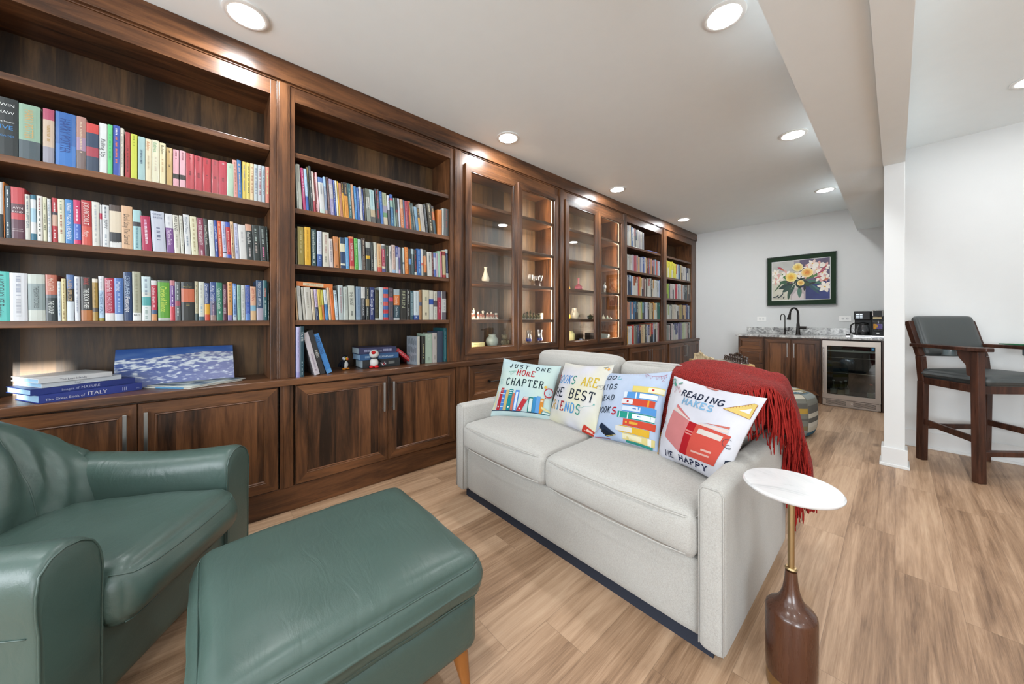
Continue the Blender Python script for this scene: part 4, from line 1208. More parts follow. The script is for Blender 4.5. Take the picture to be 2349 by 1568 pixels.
# ---------------------------------------------------------------- print pillows
def arcp(cx, cy, rx, ry, a0, a1, n=10):
    return [(cx + rx * math.cos(math.radians(a0 + (a1 - a0) * k / n)), cy + ry * math.sin(math.radians(a0 + (a1 - a0) * k / n))) for k in range(n + 1)]
GL = {
 'A': ([[(.08, 0), (.5, 1), (.92, 0)], [(.25, .36), (.75, .36)]], [(.08, 0), (.92, 0)]),
 'B': ([[(.18, 0), (.18, 1)], [(.18, 1), (.5, 1)] + arcp(.5, .77, .30, .23, 90, -90) + [(.18, .54)], [(.5, .54)] + arcp(.5, .27, .36, .27, 90, -90) + [(.18, 0)]], [(.18, 0), (.18, 1)]),
 'C': ([arcp(.52, .5, .40, .5, 42, 318, 18)], []),
 'D': ([[(.18, 0), (.18, 1)], [(.18, 1), (.42, 1)] + arcp(.42, .5, .44, .5, 90, -90, 12) + [(.18, 0)]], [(.18, 0), (.18, 1)]),
 'E': ([[(.18, 0), (.18, 1)], [(.18, 1), (.82, 1), (.82, .80)], [(.18, .52), (.62, .52)], [(.18, 0), (.86, 0), (.86, .20)]], [(.18, 0), (.18, 1)]),
 'F': ([[(.18, 0), (.18, 1)], [(.18, 1), (.82, 1), (.82, .80)], [(.18, .52), (.62, .52)]], [(.18, 0), (.18, 1)]),
 'G': ([arcp(.52, .5, .40, .5, 42, 330, 18), [(.60, .42), (.90, .42), (.90, .10)]], []),
 'H': ([[(.18, 0), (.18, 1)], [(.82, 0), (.82, 1)], [(.18, .52), (.82, .52)]], [(.18, 0), (.18, 1), (.82, 0), (.82, 1)]),
 'I': ([[(.5, 0), (.5, 1)]], [(.5, 0), (.5, 1)]),
 'J': ([[(.62, 1), (.62, .28)] + arcp(.38, .28, .24, .28, 0, -160, 8)], [(.62, 1)]),
 'K': ([[(.18, 0), (.18, 1)], [(.84, 1), (.18, .42)], [(.40, .60), (.88, 0)]], [(.18, 0), (.18, 1), (.84, 1), (.88, 0)]),
 'L': ([[(.18, 1), (.18, 0), (.86, 0), (.86, .22)]], [(.18, 1)]),
 'M': ([[(.12, 0), (.12, 1), (.5, .30), (.88, 1), (.88, 0)]], [(.12, 0), (.88, 0), (.12, 1), (.88, 1)]),
 'N': ([[(.16, 0), (.16, 1), (.84, 0), (.84, 1)]], [(.16, 0), (.16, 1), (.84, 1)]),
 'O': ([arcp(.5, .5, .40, .5, 0, 360, 22)], []),
 'P': ([[(.18, 0), (.18, 1)], [(.18, 1), (.5, 1)] + arcp(.5, .74, .34, .26, 90, -90) + [(.18, .48)]], [(.18, 0), (.18, 1)]),
 'R': ([[(.18, 0), (.18, 1)], [(.18, 1), (.5, 1)] + arcp(.5, .76, .32, .24, 90, -90) + [(.18, .52)], [(.48, .52), (.88, 0)]], [(.18, 0), (.18, 1), (.88, 0)]),
 'S': ([arcp(.5, .745, .34, .255, 30, 270, 14) + arcp(.5, .245, .36, .245, 90, -150, 14)], []),
 'T': ([[(.5, 0), (.5, 1)], [(.10, .80), (.10, 1), (.90, 1), (.90, .80)]], [(.5, 0)]),
 'U': ([[(.18, 1), (.18, .32)] + arcp(.5, .32, .32, .32, 180, 360, 10) + [(.82, 1)]], [(.18, 1), (.82, 1)]),
 'Y': ([[(.10, 1), (.5, .48), (.90, 1)], [(.5, .48), (.5, 0)]], [(.10, 1), (.90, 1), (.5, 0)]),
}
class Art:
    """flat coloured artwork laid on a pillow face S(u, v)"""
    def __init__(s, S, lim=(.006, .994)):
        s.S = S; s.m = M(); s.k = 0; s.lim = lim
    def P(s, u, v, o=None):
        lo, hi = s.lim
        return s.S(min(hi, max(lo, u)), min(hi, max(lo, v)), (.0014 + .00012 * s.k) if o is None else o)
    def ribbon(s, pts, w, c, asp=1.0):
        # fine polyline ribbon, mitred joints
        Q = []
        for a, b in zip(pts, pts[1:]):
            n = max(1, int(math.hypot(b[0] - a[0], b[1] - a[1]) / .03))
            Q += [(a[0] + (b[0] - a[0]) * t / n, a[1] + (b[1] - a[1]) * t / n) for t in range(n)]
        Q.append(pts[-1]); L = []
        for i, p in enumerate(Q):
            a = Q[max(0, i - 1)]; b = Q[min(len(Q) - 1, i + 1)]
            dx, dy = b[0] - a[0], b[1] - a[1]; d = math.hypot(dx, dy) or 1
            nx, ny = -dy / d * w / 2, dx / d * w / 2
            L += [s.P(p[0] + nx, p[1] + ny), s.P(p[0] - nx, p[1] - ny)]
        s.m.add(L, [(2 * i, 2 * i + 1, 2 * i + 3, 2 * i + 2) for i in range(len(Q) - 1)], 0, hexc(c))
    def quad(s, a, b, c, d, col, n=9):
        s.k += 1; col = hexc(col)
        s.m.grid(n, n, lambda x, y: s.P((a[0] * (1 - x) + b[0] * x) * (1 - y) + (d[0] * (1 - x) + c[0] * x) * y, (a[1] * (1 - x) + b[1] * x) * (1 - y) + (d[1] * (1 - x) + c[1] * x) * y), c=col)
    def rect(s, u0, v0, u1, v1, col, sh=0.0, n=9):
        s.quad((u0, v0), (u1, v0), (u1 + sh, v1), (u0 + sh, v1), col, n)
    def disc(s, u, v, r, col, r0=0.0, n=22, sv=1.0):
        s.k += 1; pts = []
        for k in range(n): pts.append(s.P(u + r * math.cos(2 * PI * k / n), v + r * sv * math.sin(2 * PI * k / n)))
        if r0:
            for k in range(n): pts.append(s.P(u + r0 * math.cos(2 * PI * k / n), v + r0 * sv * math.sin(2 * PI * k / n)))
            s.m.add(pts, [(k, (k + 1) % n, n + (k + 1) % n, n + k) for k in range(n)], 0, hexc(col))
        else: s.m.add(pts + [s.P(u, v)], [(k, (k + 1) % n, n) for k in range(n)], 0, hexc(col))
    def text(s, st, u0, u1, v, h, col, w=.012, rise=0.0, serif=.30, italic=0.0, gap=.25):
        """st spans u0..u1 with baseline v, letter height h; col: one colour or one per letter"""
        s.k += 2
        n = len(st); adv = (u1 - u0) / (n - gap * 0)
        cw = adv * (1 - gap * .5)
        for i, ch in enumerate(st):
            if ch == ' ': continue
            big = ch.isupper(); strokes, ser = GL[ch.upper()]; hh = h if big else h * .78
            c = col[i] if isinstance(col, (list, tuple)) else col
            if c is None: continue
            bx = u0 + adv * i; by = v + rise * (i / max(1, n - 1))
            f = lambda p: (bx + p[0] * cw + italic * p[1] * hh, by + p[1] * hh)
            for st_ in strokes: s.ribbon([f(p) for p in st_], w, c)
            for p in ser:
                q = f(p); s.ribbon([(q[0] - serif * cw * .5, q[1]), (q[0] + serif * cw * .5, q[1])], w * .62, c)
def pillow(label, BL, BR, TR, TL, thick, bgf, art, wr=.004, seed=0, pinch=.035):
    ctr = (BL + BR + TR + TL) / 4
    nrm = ((BR - BL).cross(TL - BL)).normalized()
    if nrm.dot(Vector((0, 0, H)) - ctr) < 0: nrm = -nrm
    def flat(u, v):
        p = (BL * (1 - u) + BR * u) * (1 - v) + (TL * (1 - u) + TR * u) * v
        e = (ctr - p)
        bu = math.sin(PI * u); bv = math.sin(PI * v)
        near_v = math.exp(-min(v, 1 - v) * 9); near_u = math.exp(-min(u, 1 - u) * 9)
        pull = (TL - BL) * (pinch * bu * near_v * (1 if v < .5 else -1)) + (BR - BL) * (pinch * bv * near_u * (1 if u < .5 else -1))
        return p + pull
    def bul(u, v):
        return thick * (max(0, 1 - abs(2 * u - 1) ** 2.4) ** .62) * (max(0, 1 - abs(2 * v - 1) ** 2.4) ** .62)
    def S(u, v, off=0.0):
        b = bul(u, v)
        edge = min(u, v, 1 - u, 1 - v)
        w = wr * (noise.noise(Vector((u * 3.2 + seed, v * 3.2, seed * .7))) + .55 * noise.noise(Vector((u * 8 + seed, v * 6, 3.1)))) * min(1, edge * 9)
        cr = .006 * math.sin((u + v * .6) * 23 + seed) * math.exp(-edge * 16) * min(1, edge * 30)
        return flat(u, v) + nrm * (b + w + cr + off)
    def Bk(u, v): return flat(u, v) - nrm * bul(u, v) * .8
    def wp(t): return .5 - .5 * math.cos(PI * t) * (1 if True else 0)
    m = M()
    m.grid(44, 44, lambda a, b: S(wp(a), wp(b)), cf=lambda a, b: bgf(wp(a), wp(b)))
    m.grid(16, 16, lambda a, b: Bk(wp(a), wp(b)), cf=lambda a, b: bgf(wp(a), wp(b)), flip=True)
    o = m.build('throw_pillow', PRINT, None, smooth='all', merge=True, origin=tuple((BL + BR) / 2))
    set_tags(o, label, 'pillow', 'printed throw pillows on the sofa')
    A = Art(S); art(A)
    A.m.build('cover_print', PRINT, o, smooth='all')
    return o
def C(h): return Vector(hexc(h))
def mixbg(a, b, f=4.0, sd=0.0):
    a, b = C(a), C(b)
    return lambda u, v: tuple(a.lerp(b, min(1, max(0, .5 + 1.3 * noise.noise(Vector((u * f + sd, v * f * .8, sd)))))))
def art1(A):
    A.text('JUST ONE', .17, .90, .845, .070, '23343c', .014, rise=.0, gap=.6)
    A.text('MOrE', .34, .66, .715, .100, 'b8323a', .015, serif=.34, gap=.35)
    A.text('CHAPTER', .19, .84, .530, .120, '23343c', .016, gap=.45)
    A.rect(-.0, .095, .99, .108, '1f3550', n=20)
    X = .035
    for w, h, c, sh in ((.035, .30, 'e2dcae', .02), (.030, .28, 'd8d0d2', .02), (.060, .365, 'b8323a', .02), (.055, .33, '4f86cc', .015), (.050, .335, 'cdb878', .012), (.066, .35, '1f8a92', .008), (.040, .29, 'cc7a66', .006), (.062, .345, '4f8ad8', .004)):
        A.rect(X, .108, X + w, .108 + h, c, sh)
        if c in ('b8323a', '1f8a92'):
            for z in (h - .03, h - .06, h - .10): A.rect(X + .008 + sh * .8, .108 + z, X + w - .008 + sh * .8, .108 + z + .012, 'e8f2f2')
            A.disc(X + w / 2, .165, .014, 'f0f4f2')
        if w == .055:
            for z in (.05, .12, .19, .26): A.rect(X + .004, .108 + z, X + w, .108 + z + .012, 'cfe2f4')
        if w == .062: A.rect(X + .016, .125, X + w - .012, .108 + h - .03, 'dfeaf8')
        X += w + .004
    A.quad((.455, .11), (.535, .11), (.630, .35), (.555, .36), 'c23840')
    for t in (.84, .90, .95): A.quad((.455 + .1 * t + .008, .11 + .25 * t), (.535 + .095 * t - .006, .11 + .24 * t), (.535 + .095 * t - .003, .12 + .24 * t), (.455 + .1 * t + .010, .12 + .25 * t), 'f0e4e0')
    A.disc(.51, .155, .014, 'f6f0ee')
    X = .635
    for w, h, c in ((.070, .255, '1c7f7a'), (.050, .265, '3f8fc4'), (.060, .285, '6aa4de'), (.055, .255, 'dc8f38')):
        A.rect(X, .106, X + w, .106 + h, c)
        if w == .070: A.rect(X + .014, .12, X + w - .004, .106 + h - .02, 'd8e8e4')
        if w == .055: A.rect(X + .006, .30, X + w - .006, .335, 'f0d0a8')
        X += w + .002
    A.quad((.845, .19), (.990, .135), (.995, .165), (.85, .225), 'e8dca0')
    A.quad((.86, .10), (.995, .10), (.995, .14), (.87, .145), '2f8a86'); A.quad((.87, .108), (.99, .108), (.99, .132), (.88, .138), 'dcecea')
    A.disc(.930, .47, .075, 'c83440', .060, sv=1.15); A.disc(.930, .47, .058, 'ccdce4', sv=1.15); A.ribbon([(.93, .52), (.93, .47), (.95, .45)], .006, '70808c')
    A.disc(.862, .56, .024, 'e8c060'); A.ribbon([(.90, .385), (.885, .36)], .012, 'c83440')
    A.ribbon([(.19, .76), (.33, .785), (.24, .70), (.225, .755), (.33, .785)], .004, '5fae9c'); A.ribbon([(.19, .76), (.225, .755)], .004, '5fae9c')
    A.ribbon(arcp(.09, .60, .03, .02, 0, 300), .004, '9ccfd0'); A.ribbon(arcp(.10, .55, .025, .015, 40, 330), .004, '9ccfd0')
def art2(A):
    A.text('BOOKS ARE', .02, .90, .640, .130, ['c84860', '6aaadc', '5a9cd8', '4a8cd0', '3f9484', None, 'd8b838', 'd8b838', 'd8b838'], .017, rise=-.0, gap=.3)
    A.text('THE BEST', -.01, .90, .430, .135, '28303f', .019, gap=.3)
    A.text('FRIENDS', .0, .73, .230, .130, ['5fb0c0', 'dcb050', '58a0c8', 'b03038', '5a9cdc', '58a0d8', '3f9484'], .018, gap=.3)
    A.quad((.74, .0), (.985, .0), (.985, .06), (.80, .125), 'cc3f30'); A.quad((.83, .05), (.92, .03), (.93, .055), (.845, .08), 'f0d0c0')
    A.ribbon([(.80, .05), (.985, .03)], .006, 'f0d0c0'); A.ribbon([(.72, .33), (.78, .36), (.86, .38), (.90, .41)], .004, '80c0b8'); A.disc(.90, .41, .012, '80c0b8')
    A.ribbon(arcp(.70, .31, .03, .02, 0, 340), .004, '88b8d0')
    A.ribbon(arcp(.90, .655, .03, .02, -20, 200) + arcp(.945, .665, .025, .02, 150, -60), .004, '9098a0'); A.ribbon([(.87, .63), (.96, .63)], .004, '9098a0')
    A.ribbon([(.86, .955), (.93, .965)], .008, '6a7080'); A.disc(.95, .93, .02, 'e8a860'); A.disc(.90, .94, .012, 'e0c060')
def art3(A):
    A.text('COOL', -.03, .36, .86, .065, ['3f8890', '24303c', '24303c', '6fc0c8'], .012, gap=.3, italic=.25)
    A.text('KIDS', -.0, .32, .70, .075, '2c3848', .013, gap=.35, italic=.15)
    A.text('READ', -.01, .31, .535, .075, '2c3848', .013, gap=.35, italic=.15)
    A.text('BOOK', -.01, .27, .360, .080, '2c3848', .013, gap=.35, italic=.15); A.text('S', .28, .38, .345, .090, 'c02838', .018, italic=.2)
    V = .045
    rows = ((.50, .96, 'e9d890', 'f4ecc8', .05, 1), (.44, .88, 'e8b83a', 'e6e2da', -.10, 2), (.50, .95, 'd4503a', 'd4503a', 0, 3), (.40, .93, '2a9a8a', 'eef4f4', .0, 4), (.46, .93, '5a9ad8', 'dde4f0', 0, 5), (.45, .90, 'd4503a', 'e8e6ea', 0, 6), (.48, .92, '5a9ad8', 'eef2f6', 0, 7), (.56, .99, 'e6d27a', 'f2ecd0', 0, 8))
    for a, b, c1, c2, _, k in rows:
        h = .083; A.rect(a, V, b, V + h, c1)
        if k in (2,): A.rect(a - .05, V + .012, a + .20, V + h - .010, c2)
        elif k in (5,): A.rect(a, V + .012, a + .26, V + h - .010, c2); A.rect(a + .15, V + .04, a + .20, V + .05, '3a70b8')
        elif k in (6,): A.rect(a - .02, V + .012, a + .15, V + h - .012, c2); A.rect(b - .10, V, b - .075, V + h, 'e8a030'); A.rect(a + .06, V + .03, a + .09, V + .055, 'c03030')
        elif k in (4,): A.rect(a + .22, V + .012, b + .0, V + h - .012, c2); A.rect(a + .03, V, a + .04, V + h, 'eaf4f4'); A.rect(a + .15, V, a + .165, V + h, 'eaf4f4'); A.rect(a + .29, V + .04, a + .34, V + .05, '3a70b8')
        elif k in (7,): A.rect(a + .20, V + .012, b, V + h - .012, c2); A.rect(a + .14, V, a + .16, V + h, 'e8f0f8'); A.rect(a - .03, V + .006, a + .02, V + h, 'e8f0f8')
        elif k in (8,): A.rect(a + .22, V + .010, b, V + h - .012, c2); A.rect(a + .27, V + .03, a + .30, V + .055, 'c03030')
        elif k in (3,): A.rect(a + .09, V + .028, a + .21, V + .058, 'e8b040'); A.disc(a + .045, V + .042, .014, 'e8b040')
        else: A.rect(a, V + .015, a + .28, V + h - .01, c2); A.rect(a + .36, V, a + .41, V + h, 'f6f6f0')
        V += h + .006
    A.rect(.55, .012, .93, .042, '3a9a8c')
    A.quad((.10, .155), (.24, .055), (.40, .085), (.14, .215), '1f2e44'); A.quad((.14, .10), (.25, .03), (.36, .065), (.22, .13), '16202e'); A.ribbon([(.10, .15), (.24, .045), (.40, .078)], .006, 'd8c060')
    A.ribbon([(.02, .06), (.12, .14)], .006, 'd0a060'); A.rect(.03, .0, .30, .014, 'a85050')
    P = [(.66, .975), (.73, .925), (.82, .905), (.92, .915), (.965, .945)]; A.ribbon(P, .0045, 'b04858')
    for u, v in ((.70, .94), (.77, .91), (.85, .903), (.91, .912)): A.ribbon([(u - .022, v + .006), (u, v - .045), (u + .022, v)], .004, 'b04858')
    for u in (.46, .50, .54, .58): A.ribbon([(u - .014, .965), (u, .945), (u + .014, .965)], .003, 'c0a0b0')
    A.ribbon(arcp(.945, .915, .02, .02, 0, 360), .004, 'b04858'); A.ribbon([(.945, .895), (.925, .84), (.955, .85)], .004, 'b04858')
def art4(A):
    A.text('READING', .26, .76, .775, .072, '2a3248', .015, gap=.25)
    A.text('MAKES', .32, .70, .680, .070, '86b8dc', .016, gap=.25)
    q0 = A.quad; A.quad = lambda a, b, c, d, col, n=9: q0(*[(p[0], .135 + (p[1] - .055) * .765) for p in (a, b, c, d)], col, n)
    A.quad((.175, .215), (.445, .060), (.500, .545), (.230, .635), 'd88888')
    A.quad((.230, .645), (.500, .545), (.47, .575), (.275, .69), 'ecd8d0'); A.quad((.255, .70), (.500, .560), (.49, .58), (.275, .735), 'd88080')
    A.quad((.60, .560), (.90, .600), (.895, .555), (.62, .535), 'eedcd4'); A.quad((.62, .572), (.895, .648), (.895, .615), (.70, .590), 'd87a6c')
    A.quad((.445, .060), (.540, .055), (.590, .540), (.500, .545), 'b81c26', 8)
    for z in (.36, .40): A.quad((.478 + z * .02, z), (.571 + z * .02, z - .008), (.572 + z * .02, z + .012), (.479 + z * .02, z + .020), 'e09088')
    A.quad((.540, .055), (.880, .070), (.935, .535), (.590, .540), 'd8584a', 8)
    A.quad((.620, .415), (.865, .420), (.875, .495), (.630, .490), 'e6dcd4'); A.quad((.60, .135), (.81, .150), (.815, .175), (.603, .160), 'e8b8ac'); A.quad((.71, .205), (.82, .212), (.823, .240), (.713, .233), 'e8b8ac')
    A.quad = q0
    A.text('ME HAPPY', .20, .82, .045, .058, '24284a', .012, rise=.010, gap=.3)
    A.quad((.770, .755), (.985, .735), (.985, .90), (.96, .905), 'e8cc78', 14); A.k += 4; A.quad((.89, .79), (.965, .785), (.965, .85), (.94, .83), 'eeeef2', 14)
    A.ribbon([(.77, .755), (.96, .905), (.985, .90), (.985, .735), (.77, .755)], .004, 'a86840')
    for k in range(9): A.ribbon([(.80 + .018 * k, .783 + .0135 * k), (.806 + .018 * k, .768 + .0135 * k)], .003, 'a86840')
    A.ribbon(arcp(.045, .93, .032, .035, 0, 360, 14), .010, '5aa890'); A.quad((.06, .905), (.12, .865), (.135, .885), (.075, .93), '5aa890'); A.quad((.16, .90), (.20, .93), (.19, .95), (.15, .91), '5aa890')
    A.ribbon([(.14, .885), (.135, .79), (.150, .785), (.165, .86)], .004, 'c05868'); A.ribbon([(.15, .875), (.23, .80), (.245, .815), (.175, .88)], .004, 'c05868')
    A.ribbon(arcp(.0, .16, .060, .12, -80, 80, 14), .018, 'dca038'); A.ribbon([(.01, .04), (.04, .03)], .02, 'dca038')
    for k in range(7): A.ribbon([(.052, .09 + .022 * k), (.064, .09 + .022 * k)], .003, '7a5010')
    A.ribbon(arcp(.93, .42, .045, .045, 60, 320, 14) + arcp(.945, .39, .022, .022, 330, 60, 8), .004, '4a4e5a')
    A.ribbon(arcp(.10, .40, .02, .02, 200, -60) + arcp(.14, .40, .02, .02, 200, -60), .004, '4a4e5a')
    A.ribbon(arcp(.06, .74, .02, .02, 200, -120), .004, '4a4e5a'); A.ribbon([(.02, .62), (.05, .60), (.02, .585), (.05, .57)], .005, '4a4e5a')
    A.quad((.955, .14), (.992, .17), (.992, .27), (.955, .25), '2c3648'); A.quad((.965, .165), (.99, .185), (.99, .25), (.965, .235), 'b8c0cc')
    A.quad((.45, .985), (.60, .985), (.58, .96), (.47, .972), 'e07868')
p3 = lambda x, y, Y: onY(x, y, Y)
def inset(c4, k=.0):
    ct = sum(c4, Vector((0, 0, 0))) / 4
    return [c + (c - ct) * k for c in c4]
q = inset([p3(1123, 955, 1.455), p3(1261, 966, 1.655), p3(1287, 840, 1.80), p3(1156, 822, 1.615)], .012)
pillow('pale aqua pillow printed JUST ONE MORE CHAPTER, by the far arm', *q, .062, mixbg('c3dade', 'd0e4dc', 3, 1), art1, seed=1)
q = inset([p3(1254, 966, 1.66), p3(1370, 1006, 1.61), p3(1408, 838, 1.80), p3(1297, 832, 1.80)], .012)
pillow('cream pillow printed BOOKS ARE THE BEST FRIENDS', *q, .062, mixbg('e0dfe8', 'e8e4c8', 2.6, 3), art2, seed=2)
q = inset([p3(1362, 1003, 1.60), p3(1509, 1040, 1.635), p3(1541, 852, 1.79), p3(1390, 855, 1.78)], .012)
pillow('light blue pillow printed COOL KIDS READ BOOKS with a book stack', *q, .062, mixbg('b4c8e6', 'c6d4ea', 2.2, 5), art3, seed=3)
q = inset([p3(1508, 1046, 1.615), p3(1660, 1114, 1.49), p3(1758, 914, 1.605), p3(1547, 863, 1.79)], .014)
pillow('white pillow printed READING MAKES ME HAPPY with open red book', *q, .068, mixbg('e2e2ec', 'ebeaf0', 2.5, 7), art4, seed=4)

# ---------------------------------------------------------------- red throw blanket
Rg = [p3(*a) for a in ((1541, 852, 1.875), (1572, 842, 1.90), (1625, 842, 1.92), (1690, 852, 1.935), (1745, 867, 1.95), (1793, 879, 2.0), (1822, 930, 2.11), (1845, 995, 2.23), (1862, 1062, 2.24), (1868, 1120, 2.24))]
Fr = [p3(*a) for a in ((1506, 1046, 1.67), (1550, 1040, 1.68), (1606, 1005, 1.70), (1660, 925, 1.745), (1730, 893, 1.78), (1785, 899, 1.86), (1806, 950, 2.02), (1812, 1010, 2.15), (1818, 1070, 2.16), (1824, 1125, 2.17))]
Rg = catmull(Rg, 8); Fr = catmull(Fr, 8); NB = len(Rg) - 1
def blank(u, v):
    f = u * NB; i = min(int(f), NB - 1); t = f - i
    R_ = Rg[i].lerp(Rg[i + 1], t); F_ = Fr[i].lerp(Fr[i + 1], t)
    tail = max(0, min(1, (u - .5) / .3))
    Bk_ = R_ + Vector((0, .26, -.38)) * (1 - tail) + Vector((-.03, .05, -.04)) * tail
    out = Vector((.0, -.030, .012)) * (1 - tail) + Vector((.018, -.02, 0)) * tail
    k1 = (F_ * 2 + R_) / 3 + out * .8; k2 = (F_ + R_ * 2) / 3 + out
    P = [F_, k1, k2, R_, R_ + Vector((0, .15, -.004)) * (1 - tail) + Vector((-.004, .02, -.01)) * tail, Bk_]
    g = v * 5; j = min(int(g), 4); s_ = g - j
    p0 = P[j - 1] if j else P[0] * 2 - P[1]; p1 = P[j]; p2 = P[j + 1]; p4 = P[j + 2] if j + 2 < 6 else P[5] * 2 - P[4]
    p = .5 * (2 * p1 + (p2 - p0) * s_ + (2 * p0 - 5 * p1 + 4 * p2 - p4) * s_ ** 2 + (3 * p1 - p0 - 3 * p2 + p4) * s_ ** 3)
    w = .012 * noise.noise(Vector((u * 7, v * 3, 2))) + .006 * math.sin(u * 40 + v * 6) * min(1, u * 1.2) + .004 * noise.noise(Vector((u * 40, v * 30, 5)))
    return p + Vector((.2, -.6, .5)) * w
m = M(); m.grid(110, 44, blank)
bl = m.build('throw_blanket', RED, None, smooth='all', origin=tuple(p3(1660, 900, 2.0)))
so = bl.modifiers.new('thick', 'SOLIDIFY'); so.thickness = .009; so.offset = -1
set_tags(bl, 'chunky red knit throw blanket with long fringe over the sofa corner', 'blanket')
rng = random.Random(21)
def strand(mb, p, L, drift, r=.0030, start=None, n=9):
    d = start or Vector((drift.x * .6, drift.y * .6, .25)); P = [Vector(p)]; q = Vector(p); ph = rng.random() * 6
    for k in range(n):
        t = (k + 1) / n
        d = d.lerp(Vector((drift.x * (1 - t) + .12 * math.sin(ph + t * 7), drift.y * (1 - t) + .12 * math.cos(ph + t * 6), -1)), .45)
        q = q + d.normalized() * (L / n); P.append(q.copy())
    mb.tube(P, [r * (1.0 + .25 * math.sin(ph + k * 2)) * (1 if k < n else .6) for k in range(n + 1)], 5)
fm = M()
for k in range(150):
    u = .30 + .70 * (k / 149) ** .9
    p = blank(u, .01 + .03 * rng.random())
    L = (.17 + .06 * rng.random()) if u < .62 else (.13 + .07 * rng.random())
    strand(fm, p + Vector((0, -.006, 0)), L, Vector((-.20 + .7 * rng.random(), -1.0, 0)), .0026 + .0012 * rng.random())
for k in range(70):     # second, inner row down the tail
    u = .60 + .38 * rng.random()
    p = blank(u, .10 + .35 * rng.random()) + Vector((.006, -.012, 0))
    strand(fm, p, .08 + .06 * rng.random(), Vector((-.1 + .5 * rng.random(), -1, 0)), .0026)
for k in range(34):     # hem of the tail
    p = blank(.992, k / 33 * .62)
    strand(fm, p, .07 + .05 * rng.random(), Vector((.1 * rng.random(), -.1, 0)), .0028, Vector((0, 0, -1)))
for k in range(10):     # loose ends inside the arm
    p = p3(1715 + 6 * k, 985 + rng.random() * 10, 1.95 - .01 * k)
    strand(fm, p, .08 + .05 * rng.random(), Vector((-.6 + rng.random(), -.8, 0)), .0026)
fm.build('fringe', YARN, bl, smooth='all')
m = M(); P = [p3(1462, 1034, 1.66), p3(1480, 1040, 1.65), p3(1496, 1048, 1.64), p3(1512, 1056, 1.62)]
for k in range(8): m.tube(catmull([q_ + Vector((rng.random() * .01, rng.random() * .02, .004 + .008 * rng.random())) for q_ in P], 4), .006, 6)
m.build('folded_corner', RED, bl, smooth='all')
# ---------------------------------------------------------------- books
XS = -2.472
NAMES = {'black': '1c1c1c', 'charcoal': '3c4044', 'grey': '888a88', 'pale grey': 'c2c6c4', 'white': 'eef0f0', 'cream': 'e6dfc6', 'beige': 'cfc0a0', 'tan': 'b89868', 'brown': '6b4a34', 'dark brown': '3a2a22',
         'red': 'c03030', 'dark red': '8c2228', 'maroon': '5c2438', 'crimson': 'b02050', 'rose': 'c85060', 'pink': 'e4a4b0', 'magenta': 'c02468', 'salmon': 'd88878', 'peach': 'ecc8a4', 'orange': 'e88438', 'gold': 'b8983c',
         'yellow': 'ecc42c', 'lime': 'c8d048', 'green': '58b050', 'dark green': '2c5c40', 'sage': '8cb09c', 'mint': 'b8dcc4', 'teal': '2c7c80', 'dark teal': '1c4c54', 'aqua': '70d0cc', 'pale blue': 'b8d0e0', 'sky blue': '64a4dc',
         'blue': '2c64b8', 'navy': '1c2850', 'slate': '54687c', 'lavender': 'b4b0d4', 'purple': '7c549c'}
NL = {k: tuple(int(v[i:i + 2], 16) for i in (0, 2, 4)) for k, v in NAMES.items()}
def cname(h):
    c = tuple(int(h[i:i + 2], 16) for i in (0, 2, 4))
    return min(NL, key=lambda k: sum((a - b) ** 2 * w for a, b, w in zip(NL[k], c, (2, 4, 3))))
def bands(spec):
    out = []; rest = 1.0
    for q in spec.split(','):
        if ':' in q: c, f = q.split(':'); f = float(f)
        else: c, f = q, None
        out.append([c, f])
    used = sum(f for c, f in out if f); 
    for q in out:
        if q[1] is None: q[1] = max(.02, 1 - used)
    return out
def vtext(m, st, y0, y1, z0, z1, x, col, rng, horiz=False):
    """lettering on a spine facing +X; vertical titles read downwards; '~' = unreadable small print drawn as dashes"""
    col = hexc(col) if isinstance(col, str) else col
    W, L = y1 - y0, z1 - z0
    if st == '~':
        z = z1; 
        w = W * .30; yc = (y0 + y1) / 2
        while z > z0:
            d = (.0025 + .003 * rng.random()); 
            m.poly([(x, yc - w / 2, z - d), (x, yc + w / 2, z - d), (x, yc + w / 2, z), (x, yc - w / 2, z)], c=col)
            z -= d + .0022 + (.008 if rng.random() < .15 else 0)
        return
    pts, fs, w = text2d(st)
    if not pts: return
    if horiz:
        s = min(W * .86 / w, L * .95); cy = (y0 + y1) / 2 - s * w / 2
        P = [(x, cy + px * s, z0 + py * s) for px, py in pts]
    else:
        sh = min(W * .62, L / w * 1.9); sl = L / w if L / w < sh * 1.15 else sh * 1.15
        cy = (y0 + y1) / 2 - sh / 2
        top = z1 - (L - sl * w) / 2
        P = [(x, cy + py * sh, top - px * sl) for px, py in pts]
    m.add(P, fs, 0, col)
